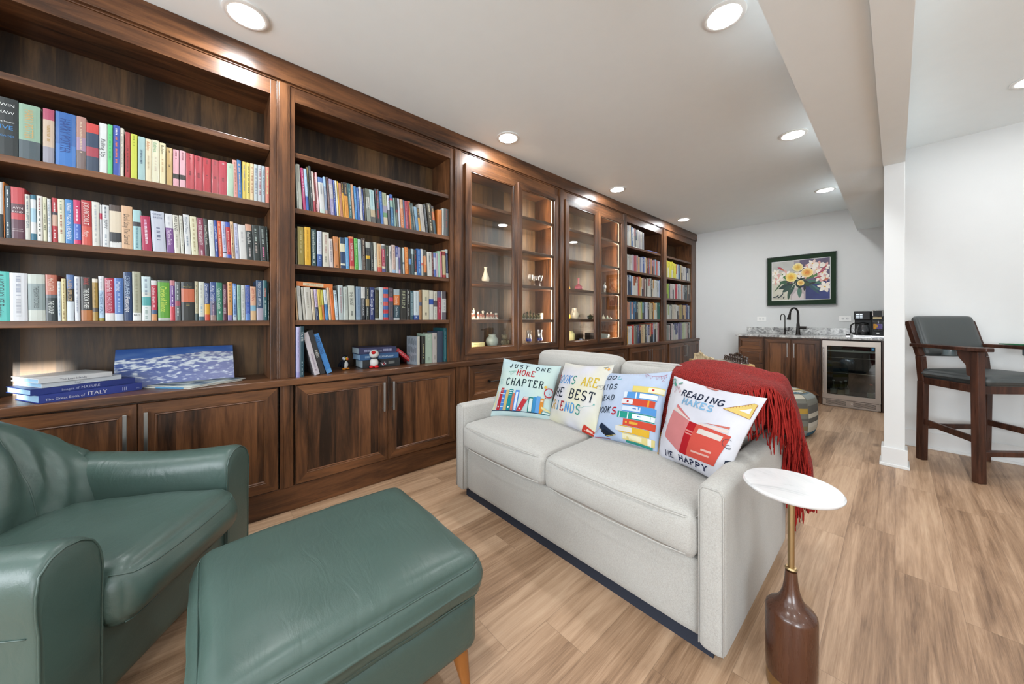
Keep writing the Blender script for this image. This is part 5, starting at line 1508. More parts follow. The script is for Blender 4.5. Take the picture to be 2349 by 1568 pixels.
def book_mesh(y0, y1, z0, h, spec, texts, lean=0.0, depth=.15, x=XS, rng=None, bulge=.0018, simple=False):
    """returns cover mesh data and the page block"""
    m = M(); pg = M(); B = bands(spec)
    W = y1 - y0; t = min(.0022, W * .16)
    prof = [(x - depth, y0), (x - .001, y0), (x + bulge * .6, y0 + W * .18), (x + bulge, y0 + W * .5), (x + bulge * .6, y1 - W * .18), (x - .001, y1), (x - depth, y1)]
    z = z0 + h
    for c, f in B:
        za, zb = z - f * h, z; z = za
        P = [(a, b, za) for a, b in prof] + [(a, b, zb) for a, b in prof]; n = len(prof)
        m.add(P, [(i, i + 1, n + i + 1, n + i) for i in range(n - 1)], 0, hexc(c))
    c0, c1 = hexc(B[0][0]), hexc(B[-1][0])
    top = [(x - depth, y0, z0 + h), (x - .001, y0, z0 + h), (x + bulge, y0 + W * .5, z0 + h), (x - .001, y1, z0 + h), (x - depth, y1, z0 + h), (x - depth, y1 - t, z0 + h), (x - .003, y1 - t, z0 + h), (x - .003, y0 + t, z0 + h), (x - depth, y0 + t, z0 + h)]
    m.add(top, [(0, 1, 7, 8), (1, 2, 3, 6, 7), (3, 4, 5, 6)], 0, c0)
    m.add([(a, b, z0) for a, b, _ in top], [(8, 7, 1, 0), (7, 6, 3, 2, 1), (6, 5, 4, 3)], 0, c1)
    xt = x + bulge + .0005
    for (st, f0, f1, col, hz) in texts:
        vtext(m, st, y0 + W * .06, y1 - W * .06, z0 + h * (1 - f1), z0 + h * (1 - f0), xt, col, rng, hz)
    pg.box(x - depth + .002, x - .003, y0 + t, y1 - t, z0 + .003, z0 + h - .0035)
    if lean:
        for q in (m, pg): q.v = [(a, b + lean * (c - z0), c) for a, b, c in q.v]
    return m, pg
BOOKN = [0]; STUFFM = M(); SEEN_L = set()
def parse(row):
    out = []
    for ln in row.strip().split('\n'):
        ln = ln.strip()
        if not ln: continue
        p = [q.strip() for q in ln.split('|')]
        a = p[0].split()
        d = dict(x0=float(a[0]), x1=float(a[1]), top=float(a[2]), spec=a[3], lean=float(a[4]) if len(a) > 4 else None, tx=[])
        for q in p[1:]:
            # text;start;end;colour;H
            b = q.split(';'); d['tx'].append((b[0], float(b[1]), float(b[2]), b[3], len(b) > 4))
        out.append(d)
    return out
def size_word(w, h):
    if w > .040: return 'thick'
    if w < .013: return 'thin'
    if h > .245: return 'tall'
    if h < .185: return 'short'
    return ''
def shelf_row(row, z, phrase, group, lean=0.0, x=XS, far=False, depth=.15, seed=1):
    L = parse(row) if isinstance(row, str) else row
    rng = random.Random(seed); items = []
    for d in L:
        ya = onX(d['x0'], 730, x).y; yb = onX(d['x1'], 730, x).y
        zt = onX((d['x0'] + d['x1']) / 2, d['top'], x).z
        items.append((ya, yb, zt - z))
    for i, d in enumerate(L):
        ya, yb, h = items[i]
        if i + 1 < len(L): yb = min(yb, items[i + 1][0] - .0003)
        ln = d['lean'] if d['lean'] is not None else lean
        lo_, hi_ = next(((p, q) for p, q in ((-.745, .301), (.426, 1.523), (4.318, 5.355), (5.54, 6.545)) if p - .05 < (ya + yb) / 2 < q + .05), (-9, 9))
        ya, yb = max(ya, lo_ + .001), min(yb, hi_ - .0015)
        if yb - ya < .002: continue
        if ln < 0: ln = -min(-ln, max(0, (ya - lo_ - .0015) / h))
        dp = min(.24, max(.11, h * (.62 + .1 * rng.random())))
        m, pg = book_mesh(ya, yb - .0004, z, h, d['spec'], d['tx'], ln, dp, x + (rng.random() - .5) * .004, rng)
        BOOKN[0] += 1
        if BOOKN[0] > 300:
            b = len(STUFFM.v)
            for q, cc in ((m, None), (pg, hexc('d8d0b8'))):
                b = len(STUFFM.v); STUFFM.v += q.v
                for f, c in zip(q.f, q.c): STUFFM.f.append([b + k for k in f]); STUFFM.m.append(0); STUFFM.c.append(c or cc)
            continue
        o = m.build('book', COVER, None, smooth=False, origin=((x - dp / 2), (ya + yb) / 2, z))
        if not far: pg.build('page_block', PAGES, o)
        B = bands(d['spec']); big = sorted(B, key=lambda q: -q[1]); cn = cname(big[0][0])
        sec = next((cname(q[0]) for q in big[1:] if q[1] > .12 and cname(q[0]) != cn), None)
        desc = cn + (' and ' + sec if sec and len((cn + ' and ' + sec).split()) < 5 else '')
        sw = size_word(yb - ya, h)
        title = next((t[0] for t in d['tx'] if t[0].startswith('"')), None)
        def nb(k):
            return cname(sorted(bands(L[k]['spec']), key=lambda q: -q[1])[0][0]) if 0 <= k < len(L) else None
        l_, r_ = nb(i - 1), nb(i + 1)
        where = f'between {l_} and {r_} ones' if l_ and r_ else (f'at the left end, beside a {r_} one' if r_ else f'at the right end, beside a {l_} one')
        cands = []
        if d.get('title'): cands.append(f'{sw} {desc} book lettered {d["title"]}, {phrase}')
        cands += [f'{sw} {cn} book {where}, {phrase}', f'{sw} {desc} book {where}, {phrase}']
        n_ = i + 1; suf = {1: 'st', 2: 'nd', 3: 'rd'}.get(n_ % 10 if n_ % 100 not in (11, 12, 13) else 0, 'th')
        cands.append(f'{sw} {cn} book, {n_}{suf} from left, {phrase}')
        for c in cands:
            c = ' '.join(c.split())
            if c not in SEEN_L and len(c.replace(',', '').split()) <= 16: break
        SEEN_L.add(c)
        set_tags(o, c, 'book', group)
def T(L, titles):
    """attach quotable titles by index"""
    L = parse(L)
    for k, t in titles.items(): L[k]['title'] = t
    return L
A1 = T('''
-22 41.4 223 1d2526 |IRWIN;.05;.15;e8ecec;H|SHAW;.19;.28;e8ecec;H|Short Stories;.32;.43;e8ecec;H|FIVE;.47;.55;2f7fc0;H|DECADES;.60;.68;2f7fc0;H
43 92 241 8fb09a:.66,47555c |HARRY POTTER;.10;.62;d8a860
98 124.5 250 b04a68:.2,cdb8a4:.5,9a98a4 |~;.3;.6;b89868
127 174 259 2e66ae:.6,3a78c4 |HARRY POTTER;.12;.75;1c3f88
175.6 197 268 b08478:.4,a88ca8:.25,7a6a68 |~;.1;.7;d8c0a8
198 226 284 cc4440:.2,2c3f5c:.3,a84050:.2,38465c
227.5 247 283 dfe3e3 |Falling Up;.32;.68;303638
247 258.5 286 62cc80 |~;.2;.7;3c9c60
259.5 275 288 2c4ca8 |~;.06;.2;e8e8f0|~;.22;.75;e87838
276 284 294 ddd8c8 |~;.1;.8;a0a098
287 299 303 a82830 |~;.3;.9;701820
300 315 308 c8d048 |~;.04;.3;90a030
316.6 333 314 a4c4c4 |~;.3;.62;4c6478
333.6 347.8 319 e4d8b8 |Babies;.06;.28;d08858|~;.4;.7;c0b090
349 365 322 dfdcc0 |Babies;.06;.28;7cae84|~;.4;.7;c8b8a8
366 380 328 e2d8b0 |Babies;.06;.28;5c5c4c|~;.4;.7;c8a880
381.5 396 339 c4a468 |~;.08;.14;6c5834|~;.45;.5;6c5834
397 410.7 343 e0aab4:.66,35302c:.13,e0aab4 |~;.05;.25;9c5c6c
412 426 346 e0b2bc:.66,35302c:.13,e0b2bc |~;.05;.25;9c5c6c
426.6 445.5 352 b8434c |~;.05;.16;86242e|~;.5;.6;6c1c28
446 465.3 358 b53c48 |~;.05;.16;86242e|~;.5;.6;6c1c28
465.7 483.8 363 b8303c |~;.05;.16;86242e|~;.5;.6;6c1c28
485 502 367 b44850 |~;.05;.16;86242e|~;.5;.6;6c1c28
502.6 520.4 370 b83c4c |~;.05;.16;86242e|~;.5;.6;6c1c28
520.7 536 375 b2ccb4 |~;.05;.2;88a88c
536.6 546.5 368 dc9c94 -.03|~;.05;.9;a06a50
546.5 556 368 3c74ac -.03|~;.1;.9;d8b0a0
556 564.6 371 dcc460 |~;.1;.8;6c7cac
565 574 373 e0cc6c |~;.1;.8;5c5c40
574 583 375 e4cca4 |~;.1;.8;a87858
583 591.6 377 bcc8cc |~;.1;.8;7080a0
592 600.8 379 c4c8cc |~;.1;.8;904050
601 608 381 b4c8d4 |~;.1;.8;506878
609 620 383 dc8c78 |~;.1;.8;c8e0a0
''', {0: '"FIVE DECADES"', 6: '"Falling Up"'})
shelf_row(A1, 1.8254, 'top book row, nearest bay', 'top row of books in the nearest bay', seed=3)
A2 = T('''
-14 8 416 d8dedf:.58,3a4044
9 11.8 417 e08a48
13 25.5 426 3a4c58 |~;.08;.45;d8e0e4|~;.7;.95;d8e0e4
26.5 58 430 c0444a:.32,5c3a44:.18,c0444a:.12,5c3444 |AYN;.37;.42;e8dcdc;H|RAND;.44;.49;e8dcdc;H|CENTENNIAL;.79;.815;e8dcdc;H|EDITION;.83;.855;e8dcdc;H
58.4 71 446 d2d3ca |~;.04;.35;6c7488|HAPPY DAYS;.36;.78;5c7480
71.3 84 447 2f6f88:.1,dce4ea:.2,a8cce0:.3,e0e4e6:.25,2f6f88
85 99.5 449 e4e2dc |~;.05;.3;9c6060|~;.34;.9;384038
100 109 452 d8d6b8 |~;.15;.3;788868|~;.4;.75;585c40
110 118.5 456 dce0e2 |~;.05;.9;a0b0bc
120 133 454 b8333c:.32,3a3844:.06,d4b09c:.25,b8333c |~;.1;.3;f0e0e0|~;.72;.9;f0e0e0
134 149.6 457 dcdac0 |~;.04;.3;8c9c84|~;.36;.8;9c5c48
150.5 169.6 458 3d86c8 |INSANITY;.08;.3;e8f0f8|PIGS IN HEAVEN;.33;.9;e8f0f8
170 186.7 459 cc2c64:.54,4a6cc4:.36,cc2c64 |~;.14;.5;f4e0ec|~;.56;.86;a8c0f0
188 212 460 b2282c:.58,cf5244 |JODI PICOULT;.04;.55;f2e8e4|Mercy;.68;.82;f0d8d0
212 229.5 463 dedfd6 |~;.08;.66;b0b8c0|~;.72;.9;b8bcb8
229.5 236 470 d0d0d0:.2,c83c5c:.14,ccccd0
236 252 471 dde1e2 |~;.04;.3;6c7480|ZIPPY;.32;.58;303840|~;.7;.95;8c98a8
252 280 471 4c3c34:.14,dccfb8:.50,2c3034:.22,dfe0de |BLA;.83;.88;404040;H
280 305 473 dbb48f |Don't Stop The Carnival;.20;.9;2c2824
306 324.6 482 a6cdd0:.30,302c30:.11,a6cdd0 |~;.42;.95;5c8c98
327 349 496 b02450 |~;.1;.3;e8b8d8|~;.32;.85;f0dce8
351 381.6 486 c4cad8 |Oliver;.04;.09;5c6484;H|Sacks;.11;.17;5c6484;H|~;.4;.75;606884
383 400.6 491 dee0e4:.36,7c4c90 |~;.05;.3;c0c4cc|The Stone Diaries;.4;.8;f0e4f4
401 414.7 494 d8d6c8 |BAD LAND;.04;.42;3c3c34|~;.5;.85;a8a898
415.6 423.5 495 d4d4c8 |~;.1;.8;9c9c90
425 439 493 dcdfe0 |Mildred Pierce;.06;.48;6c7c8c|~;.55;.8;7c8c9c
440 455.4 497 dcd8b8 |~;.06;.9;a89c74
456 471 500 883850 |~;.06;.16;d8b0c0|SENSE AND SENSIBILITY;.2;.72;f0e4ea|~;.84;.98;e0c8d0
471.4 481 502 30342f |How Many Youth;.08;.8;d8d8cc
482 494 505 dadedc |~;.1;.5;b8c4c4
494.7 501.8 506 2a4a9c |LOVE LETTERS;.14;.55;f0f0f8|~;.6;.85;c8d0e8
502 512 507 d45c38 |~;.08;.95;f0d0b0
512 521 509 c0c4e0:.84,404050:.03,c8cce0 |~;.1;.8;7c84b0
521.5 531.7 510 3450b0:.14,b82430:.76,3456b8 |~;.25;.8;e8b0a0
532 539.7 509 e0bc94 |~;.08;.95;4c3c24
540 549.5 513 c4c8e0 |~;.1;.85;8088b4
550 567 516 d8d8d6 |~;.2;.5;b8b8b8
567 581 515 d0a088:.18,26302f |Good in Bed;.22;.55;f0f0ec|~;.65;.92;c8c0c0
582 597 517 28322f |~;.1;.45;b8c8c0|~;.5;.82;b8a8a0
598 613 519 26302e |~;.1;.5;a8b4b0|~;.6;.95;e080a8
613 621 520 26302e |~;.1;.9;8ca89c
''', {18: '"Carnival"', 22: '"The Stone Diaries"', 23: '"BAD LAND"', 29: '"LOVE LETTERS"', 35: '"Good in Bed"', 10: '"INSANITY"'})
for k_, d_ in enumerate(A2):
    d_['lean'] = -.012 if k_ < 20 else -.045
shelf_row(A2, 1.4824, 'second book row, nearest bay', 'second row of books in the nearest bay', seed=4)
A3 = T('''
-20 23.5 622 5cc8c0 |A WODEHOUSE Bestiary;.05;.92;18343c
24 64.5 626 dcdfe4 |~;.06;.50;a0a8b8|~;.55;.9;b0b4bc
65.4 105 629 c4ccc4:.20,8c9c9c:.57,c8cec6 |THE SHORT STORIES;.26;.72;384444
105.5 131.5 630 bc6a54:.43,566068:.07,182a2c |McCARTHY;.07;.36;e8c8b4|THE GROUP;.56;.84;dce4e0
133 142 645 d0dce4 |~;.05;.9;7c9cb8
142.5 152.8 639 dccf9c |~;.05;.95;98804c
154 171 630 5474a8:.30,282828:.28,d2dce4 |ALDEN SPRUCE;.10;.56;c8a878
172.3 185 634 d4d8e0 |~;.05;.4;9498a8|~;.45;.8;98a0b0
186 212.7 635 242420:.76,b06a2c |BOOK;.02;.18;c02c28|THE BOOK THIEF;.26;.72;eef0ec
213 225.7 639 dcd4c4:.09,a8883c:.60,504840:.10,a8883c |~;.2;.66;7c6420
227 239.7 633 e0e4ea:.32,b4d0ea:.62,a49440 |~;.06;.3;b4bccc|The BOOK of SALT;.36;.86;3c5c8c
241.8 263.5 638 b02846:.82,e4e4e4 |Empire Falls;.04;.32;f4e0e8|RICHARD RUSSO;.36;.78;d8a8b8
264 284 638 4a74b8:.84,c8d4e4 |Maine;.08;.30;dce8f4|~;.36;.78;9cb8e0
284.7 304 624 1c3c68 |CECELIA AHERN;.08;.5;c0d4ec|Postscript;.52;.82;f0f0f4
305 324.5 623 a8a890:.84,dfe2e0 |~;.05;.8;8c8c70|BRO;.86;.9;404440;H
326 346.8 634 c8dce0:.36,d8dcd4:.10,4ca4a4:.2,dce4e4 |~;.06;.42;8898a8|~;.7;.95;90a8a0
347.6 361 643 dcdcdc:.12,c03048:.62,3c5880:.10,d4935c |Under the;.16;.5;f0dce0|~;.52;.7;e8b0b8
363 390 643 607060:.05,5ca030:.88,b8c0b8 |Circles of Silence;.15;.78;d8e85c
390.8 402.5 643 c07c84:.13,6a3c8c:.52,c8404c |~;.15;.4;e8d8f0|~;.42;.66;e8d8f0
402.5 415 646 5c6468:.50,a04858:.12,5c6468 |~;.08;.45;c8ccd0|~;.68;.9;d8dcdc
416.4 447 647 242826:.17,c86a48:.35,242826 |A;.06;.09;b8a850;H|Memoir;.10;.14;b8a850;H|~;.56;.62;7c7048
448 456 645 b8b090:.82,2c4444 |~;.1;.78;6c6448
456.6 469.7 646 d4d8cc:.90,3c5c6c |~;.1;.4;b8b8b0|~;.58;.86;8cb0c8
470 481.5 649 2c4478:.56,e0a828:.28,c84828 |Queen of Dreams;.04;.54;e0e4f0
483 496.6 647 34508c:.50,4c4868:.36,9c8078 |King Dolphin;.1;.55;e0e0f0|~;.6;.86;c8a8b8
497.4 511 648 2f7c64 |I Capture the Castle;.12;.70;dcece4|~;.76;.82;c8e0d8
511.7 521.5 652 5c2038 |ADRIANA TRIGIANI;.13;.55;e8c8d0|BOND;.65;.82;f0e8e8
523 533.7 647 dc9a50:.86,8878ac |~;.05;.5;6c5c28|~;.52;.84;c09a60
535 543.7 650 3468b0:.06,7ca4d4:.80,bccad4 |~;.1;.4;e4ecf8|~;.55;.9;2c4c80
545 553 653 8cb8a0 |~;.05;.7;6c9884
553.6 563 654 d4d8d4 |~;.12;.9;a8aca8
563.6 574.6 654 3458b0:.82,5c88cc |MIDWIVES;.06;.5;8c8cac|~;.55;.8;7c98d8
575 587.8 657 e0b090:.56,80b0c8:.16,d8b488 |AMY TAN;.05;.42;b05048
589 603.5 643 24486c:.70,b0a8b8 |THE JOY LUCK CLUB;.04;.42;e8ecf0|AMY TAN;.44;.64;e8ecf0
604.6 614 643 245c64 |~;.2;.4;d86048|Marry;.22;.42;c8d8d8|~;.5;.9;b8ccc8
615 621 647 202624 |~;.3;.95;c8ccc8
''', {0: '"Bestiary"', 2: '"THE SHORT STORIES"', 3: '"THE GROUP"', 8: '"THE BOOK THIEF"', 10: '"The BOOK of SALT"', 17: '"Circles of Silence"', 31: '"MIDWIVES"', 25: '"I Capture the Castle"', 12: '"Maine"', 13: '"Postscript"', 23: '"Queen of Dreams"', 34: '"THE JOY LUCK CLUB"', 11: '"Empire Falls"'})
shelf_row(A3, 1.1374, 'eye-level row, nearest bay', 'eye-level row of books in the nearest bay', lean=-.012, seed=5)
B1r = '''
681.5 685.5 379 c0c8c0
686 694.5 378 bcc0b4 |~;.05;.4;8c9088
696 702.5 387 b03068 |~;.05;.7;f0d0e0
703 709.5 389 a4c8e8:.66,2c5cac |~;.2;.6;e8f0f8
710 713.8 384 5c5438:.35,24302c |~;.03;.33;c8a050
714 719.5 383 2c3434 |~;.1;.45;c8ccc8|~;.6;.7;d8dcd8
720 725 395 d8c8c0:.72,a83844
725.5 729 398 7c3030 |~;.1;.35;c8a098|~;.75;.95;e0d8d0
729 733.5 397 dcb0b4
734.5 746.5 408 5c7cb8:.14,d8dad8:.75,c8dcd0 |~;.2;.45;8c949c
747 752.7 407 a0c4e4:.26,8090a8:.64,b09088 |~;.3;.5;d8e0e8
753.5 758.5 408 4c2c30 |~;.1;.9;a87c6c
759 768.5 412 a89cc0:.14,c4c0c4:.4,a098c0 |~;.2;.4;e4e0ec|~;.6;.9;d8d4e4
769 772.5 415 2c4898 |~;.2;.6;dce4f0
773 777.5 416 dcd8c8
778 781 417 e4b438
781 787.5 421 c88c70 |~;.1;.9;a87050
788 792 419 483c30:.30,d8a030 |~;.05;.28;e0c060
792.5 801 420 302c30:.38,dc9838 |~;.05;.35;c8b080|~;.5;.9;c08028
801.5 808.5 422 285c60 |~;.15;.9;c8dcd8
809.5 815 424 dcac84 |~;.1;.9;c09470
816 821.5 428 3c84c0 |~;.2;.8;98c8e8
822 827 432 3c64ac |~;.1;.9;98b4dc
828 833.5 430 d0d0d0 |~;.1;.9;b0b4b8
834 837 435 344c98 |~;.2;.8;b8c4e4
838 841.5 434 605c50
842.5 851.5 434 6c7468:.25,b4b8b0:.35,8c9488 |~;.3;.62;4c544c
852 862.5 437 b0d0d0:.6,c0b090:.22,5c5c58 |~;.05;.5;7cacb4
864 873 435 1c2428 |~;.05;.85;c02c3c
874 880 440 3c74bc |~;.1;.4;c8dcf0
881 890.5 443 b4bc98:.40,a09cb0:.22,6c9c70:.14,d4c8b0 |~;.05;.35;8c9878
892 897 449 dce4f0:.48,5c5c64 |~;.1;.45;6c4c9c
898.5 905 447 3c68b4:.12,cc5468:.06,9cc0b4:.22,3c74a0 |~;.45;.9;9cc4d8
906 909.5 455 8ca8a0
910.5 914.5 455 2c3434:.4,903840:.1,6c7468
915.5 919.5 456 ccd0dc
920.5 927.5 458 d8b088:.3,d88858 |~;.2;.9;f0e0d0
928 931 460 5c6c90
931.5 937 462 b84058 |~;.2;.95;d8a0a8
937 941 462 a82c30:.5,6c242c
941 944.5 462 dc7c38
945 949 466 3c5450 |~;.1;.9;8ca0a0
949.5 954 468 4c5c5c |~;.1;.9;c8c8b8
955 961.5 476 90b4cc:.4,6c98bc
961.8 966.5 478 383028:.42,dca440 |~;.05;.3;d8b050
967 976.5 470 c0bcb4 |~;.1;.9;a8a49c
978 983.5 470 3c4044 |~;.05;.85;9ca0a4
985 995.5 468 38301c |~;.05;.9;d8d0b4
996 1002 474 302c28:.2,c86030:.3,2c4c58 |~;.1;.5;e0b070
1003.5 1013.5 481 d88038 |~;.2;.8;b86820
1014.5 1018 478 c8ccc8
1018.3 1030 479 646868 |~;.05;.7;a06058
'''
L_ = parse(B1r)
for k_, d_ in enumerate(L_): d_['lean'] = 0 if k_ > 48 else (-.13 if k_ > 40 else -.065)
shelf_row(L_, 1.8254, 'top book row, second bay', 'top row of books in the second bay', seed=6)
B2r = T('''
679.3 681 523 d8dad4
683.5 697.5 520 9c8c40 |~;.1;.7;c8bc80
699.5 713 521 e8b428 |~;.08;.85;c08c1c
715 726 526 2c4c50 |what we will become;.05;.62;e0e8d8|~;.64;.9;d8e0d0
728.5 739 530 ccd4e4:.66,345ca4 |~;.05;.55;a8b4c8|~;.72;.9;c0d4f0
740.5 755 533 d8d4c4 |~;.08;.6;b89890|~;.7;.85;8c8c80
756 765 548 d8ccc8 |~;.08;.8;94949c
767 778.5 543 d08850 |~;.2;.45;b8a090|~;.9;.94;5c3c20
780 781.5 545 e0a860
782 793 545 20405c:.2,dcd8b8:.26,1c3c64:.38,dcdcc8:.06,1c3c64
794 801.5 545 64a0d0 |~;.1;.9;98c4e4
803 813.5 543 dc8850:.06,bc2c34:.84,d89060 |FLOWER CONFIDENTIAL;.2;.74;f4ecec
814.5 822.5 547 58b04c |~;.1;.9;a4dc9c
823 830.5 549 b4ccd0 |~;.1;.9;8ca8b0
832 839.5 547 4c3c34 |~;.05;.95;c8bca8
841 850.5 555 b8bcb4:.20,2c3030:.28,d8ac20:.11,2c3432 |~;.22;.45;6c706c
852 858 556 2c3430 |~;.1;.45;7c847c|~;.6;.9;b8b8b0
859 866 556 d0d0c0 |~;.4;.55;a07060
867 876.5 559 d8b080:.84,cc5440 |~;.1;.6;d08850|~;.62;.8;a88c60
877.5 885 560 cccac8:.05,687070:.12,a83048:.62,d8d4b8:.08,5c5890 |~;.2;.75;e0b0bc
885.5 893.5 562 283020 |~;.03;.3;a8b088|~;.34;.38;e8ece0
894 900 564 d0d0cc |~;.2;.5;404450
900.8 908.5 562 d0b8ac:.88,9cb8d4 |~;.05;.85;8c6c60
909 915 565 2c3c88:.40,c0c8d0 |~;.05;.45;e0e4f4
915.5 919.5 567 a098b8:.4,4c4884:.45,c898b4
920 924.5 568 202c2c
925 929 568 c8d4d0:.55,607888:.08,c8d0d0
930 938 567 dc8030 |~;.1;.8;f0b878
939 944 571 283438:.38,5c94d0:.22,282f34
945 951 571 b8c8cc:.2,3c5458 |~;.2;.6;d0d8d8
952 957 573 242c2c:.88,d8dcd0 |~;.03;.85;b83048
957.5 967 571 2c68b0 |~;.05;.4;8cb8e8|~;.45;.9;b8d4f0
967.5 972 571 d0ccc8:.52,c86458:.1,b8b8ac
973 979.5 573 484840:.20,5c4438:.05,dc8040:.62,302820 |~;.22;.58;f0d0b0
981 991 578 d4d4cc |~;.08;.42;303c38|~;.48;.75;a4a8a0
991.5 995.5 579 5c2c2c |~;.05;.9;c09088
996 1001 580 6c84c0:.2,c8d0dc:.5,4c64b0
1001.5 1005 581 b8a8b4
1006 1010.5 576 a4ccb0
1011 1015 577 d07888
1016.5 1023.5 575 ccb08c:.04,8c2c24:.14,c8b88c:.72,a83830
1024.5 1030 572 c8d4d4:.14,1c3460:.7,d4dcdc |~;.2;.8;b8c4d4
''', {3: '"what we will become"', 11: '"FLOWER CONFIDENTIAL"'})
for k_, d_ in enumerate(B2r): d_['lean'] = -.01 if k_ < 6 else -.035
shelf_row(B2r, 1.4824, 'second book row, second bay', 'second row of books in the second bay', seed=7)
B3r = T('''
680.5 684 660 dcb88c
686 694.5 656 ccccc4 |~;.05;.3;a0a098
696.5 702 659 ccc8bc |~;.1;.5;9c9c94
702.6 716.5 659 d0ccc0 |~;.15;.6;9c988c
718 724.5 663 d4c4a8 |~;.1;.9;b8a88c
725.5 732.5 663 c4b0cc:.58,1c2c54 |~;.15;.55;8c7ca4|~;.65;.85;c8d0e4
733 740.5 664 dcbc40 |~;.1;.55;8c7820
741 746 665 c4bc34:.50,c86c34 |~;.05;.45;dcd880
747 754 665 d4dce0:.48,4080b8 |~;.05;.35;8098ac
755 760.5 660 dcc4a0 |~;.1;.8;a88c6c
761 769 661 e0782c |~;.08;.45;9c4c1c
770 777 666 c8dce4 |~;.05;.42;405c6c|~;.5;.9;a0b4cc
778 788.5 654 b8c4c4 |~;.08;.8;a87c80
789.5 799.5 658 bcc4bc |~;.06;.7;a4aca4
800.8 815.5 655 ccd0c4 |THE TRUST;.18;.58;303830|~;.74;.88;404440
817.5 828.5 657 8098b0:.9,8ca4b8 |~;.08;.7;5c7898
829 838 658 ccccc8:.34,20262c |REASON FOR HOPE;.38;.86;d8dce0
839.5 847.5 659 343834:.36,a8905c:.22,2c322f |~;.06;.34;b8b094|~;.62;.85;d8dcd4
848.5 859.5 659 24346c |Once;.08;.28;e4e8f4|George Burns;.34;.84;e4e8f4
861 869.5 665 30301c:.95,c8ccc0 |~;.1;.9;7c7848
870.5 879 659 c4d0d0 |~;.45;.52;7c7448
880 891 659 c85450:.06,2c64a4:.14,c45048:.12,4868a8:.12,c85450:.12,4464a4:.12,c03038:.12,2c6ca8:.12,c8343c
892 902 660 4c484c:.30,cc4068:.12,544c58 |~;.04;.26;8c8088|~;.55;.9;7c6c5c
903.5 917 663 a8b8bc:.19,d87830:.33,2c4854:.43,dce0e0 |Dorothy;.24;.5;f4e0c8|Daniel Wallace;.58;.9;dce8ec
919 933 663 242420:.95,302c28 |BERLIN;.04;.62;b8bc9c
934 941.5 664 24221e |~;.05;.5;d0d4cc|~;.62;.85;b8bcb8
942 948.5 667 24505c |~;.06;.85;b8ccd0
949.5 961 667 ccd8dc:.84,2c4c90 |~;.05;.8;a8b4b8|K;.87;.95;e0ecf8;H
962 968 665 9c7044:.40,4c5470:.12,a07448
969.5 984 665 d4ccb0 |~;.22;.36;7c8c7c|~;.76;.84;3c3c34
985 994.5 666 d0ccbc:.30,244ca0:.18,ccccc4
995.5 1003.5 668 ccc8b8:.32,504850:.22,ccccc0 |~;.05;.3;8c8c80|~;.6;.9;8c9088
1004 1012 668 606080:.22,a02440 |~;.4;.75;d8a0b0
1012.8 1014.4 668 d8d8d4
1014.8 1023.8 668 50484c:.26,c8c8c4:.48,645c64 |~;.3;.7;90949c
''', {14: '"THE TRUST"', 16: '"REASON FOR HOPE"'})
for k_, d_ in enumerate(B3r): d_['lean'] = (-.075 if k_ < 12 else -.03) if k_ < 15 else -.006
shelf_row(B3r, 1.1375, 'eye-level row, second bay', 'eye-level row of books in the second bay', seed=8)
# book lying on top of the leaning ones
ya, yb = onX(680, 730, XS).y, onX(763, 730, XS).y
zt = 1.1375 + .2125
m = M()
m.box(XS - .13, XS - .002, ya, yb, zt, zt + .003, c=hexc('d87a38')).box(XS - .13, XS - .002, ya, yb, zt + .025, zt + .028, c=hexc('d87a38')).box(XS - .002, XS, ya, yb, zt, zt + .028, c=hexc('d87a38'))
m.box(XS, XS + .0006, ya + .035, yb - .055, zt + .005, zt + .023, c=hexc('dcccac'))
rng = random.Random(4); y = ya + .05
while y < yb - .07:
    d = .003 + .004 * rng.random(); m.box(XS + .0006, XS + .0009, y, y + d, zt + .010, zt + .018, c=hexc('b0a488')); y += d + .003
sk = Matrix.Translation((0, ya, zt)) @ Matrix.Rotation(math.radians(-1.8), 4, 'X') @ Matrix.Translation((0, -ya, -zt))
m.xf(sk); o = m.build('book', COVER, origin=(XS - .06, (ya + yb) / 2, zt)); set_tags(o, 'orange book lying flat across the tops of leaning books, second bay', 'book', 'eye-level row of books in the second bay')
M().box(XS - .128, XS - .003, ya + .003, yb - .003, zt + .003, zt + .025).xf(sk).build('page_block', PAGES, o)
BOOKN[0] += 1
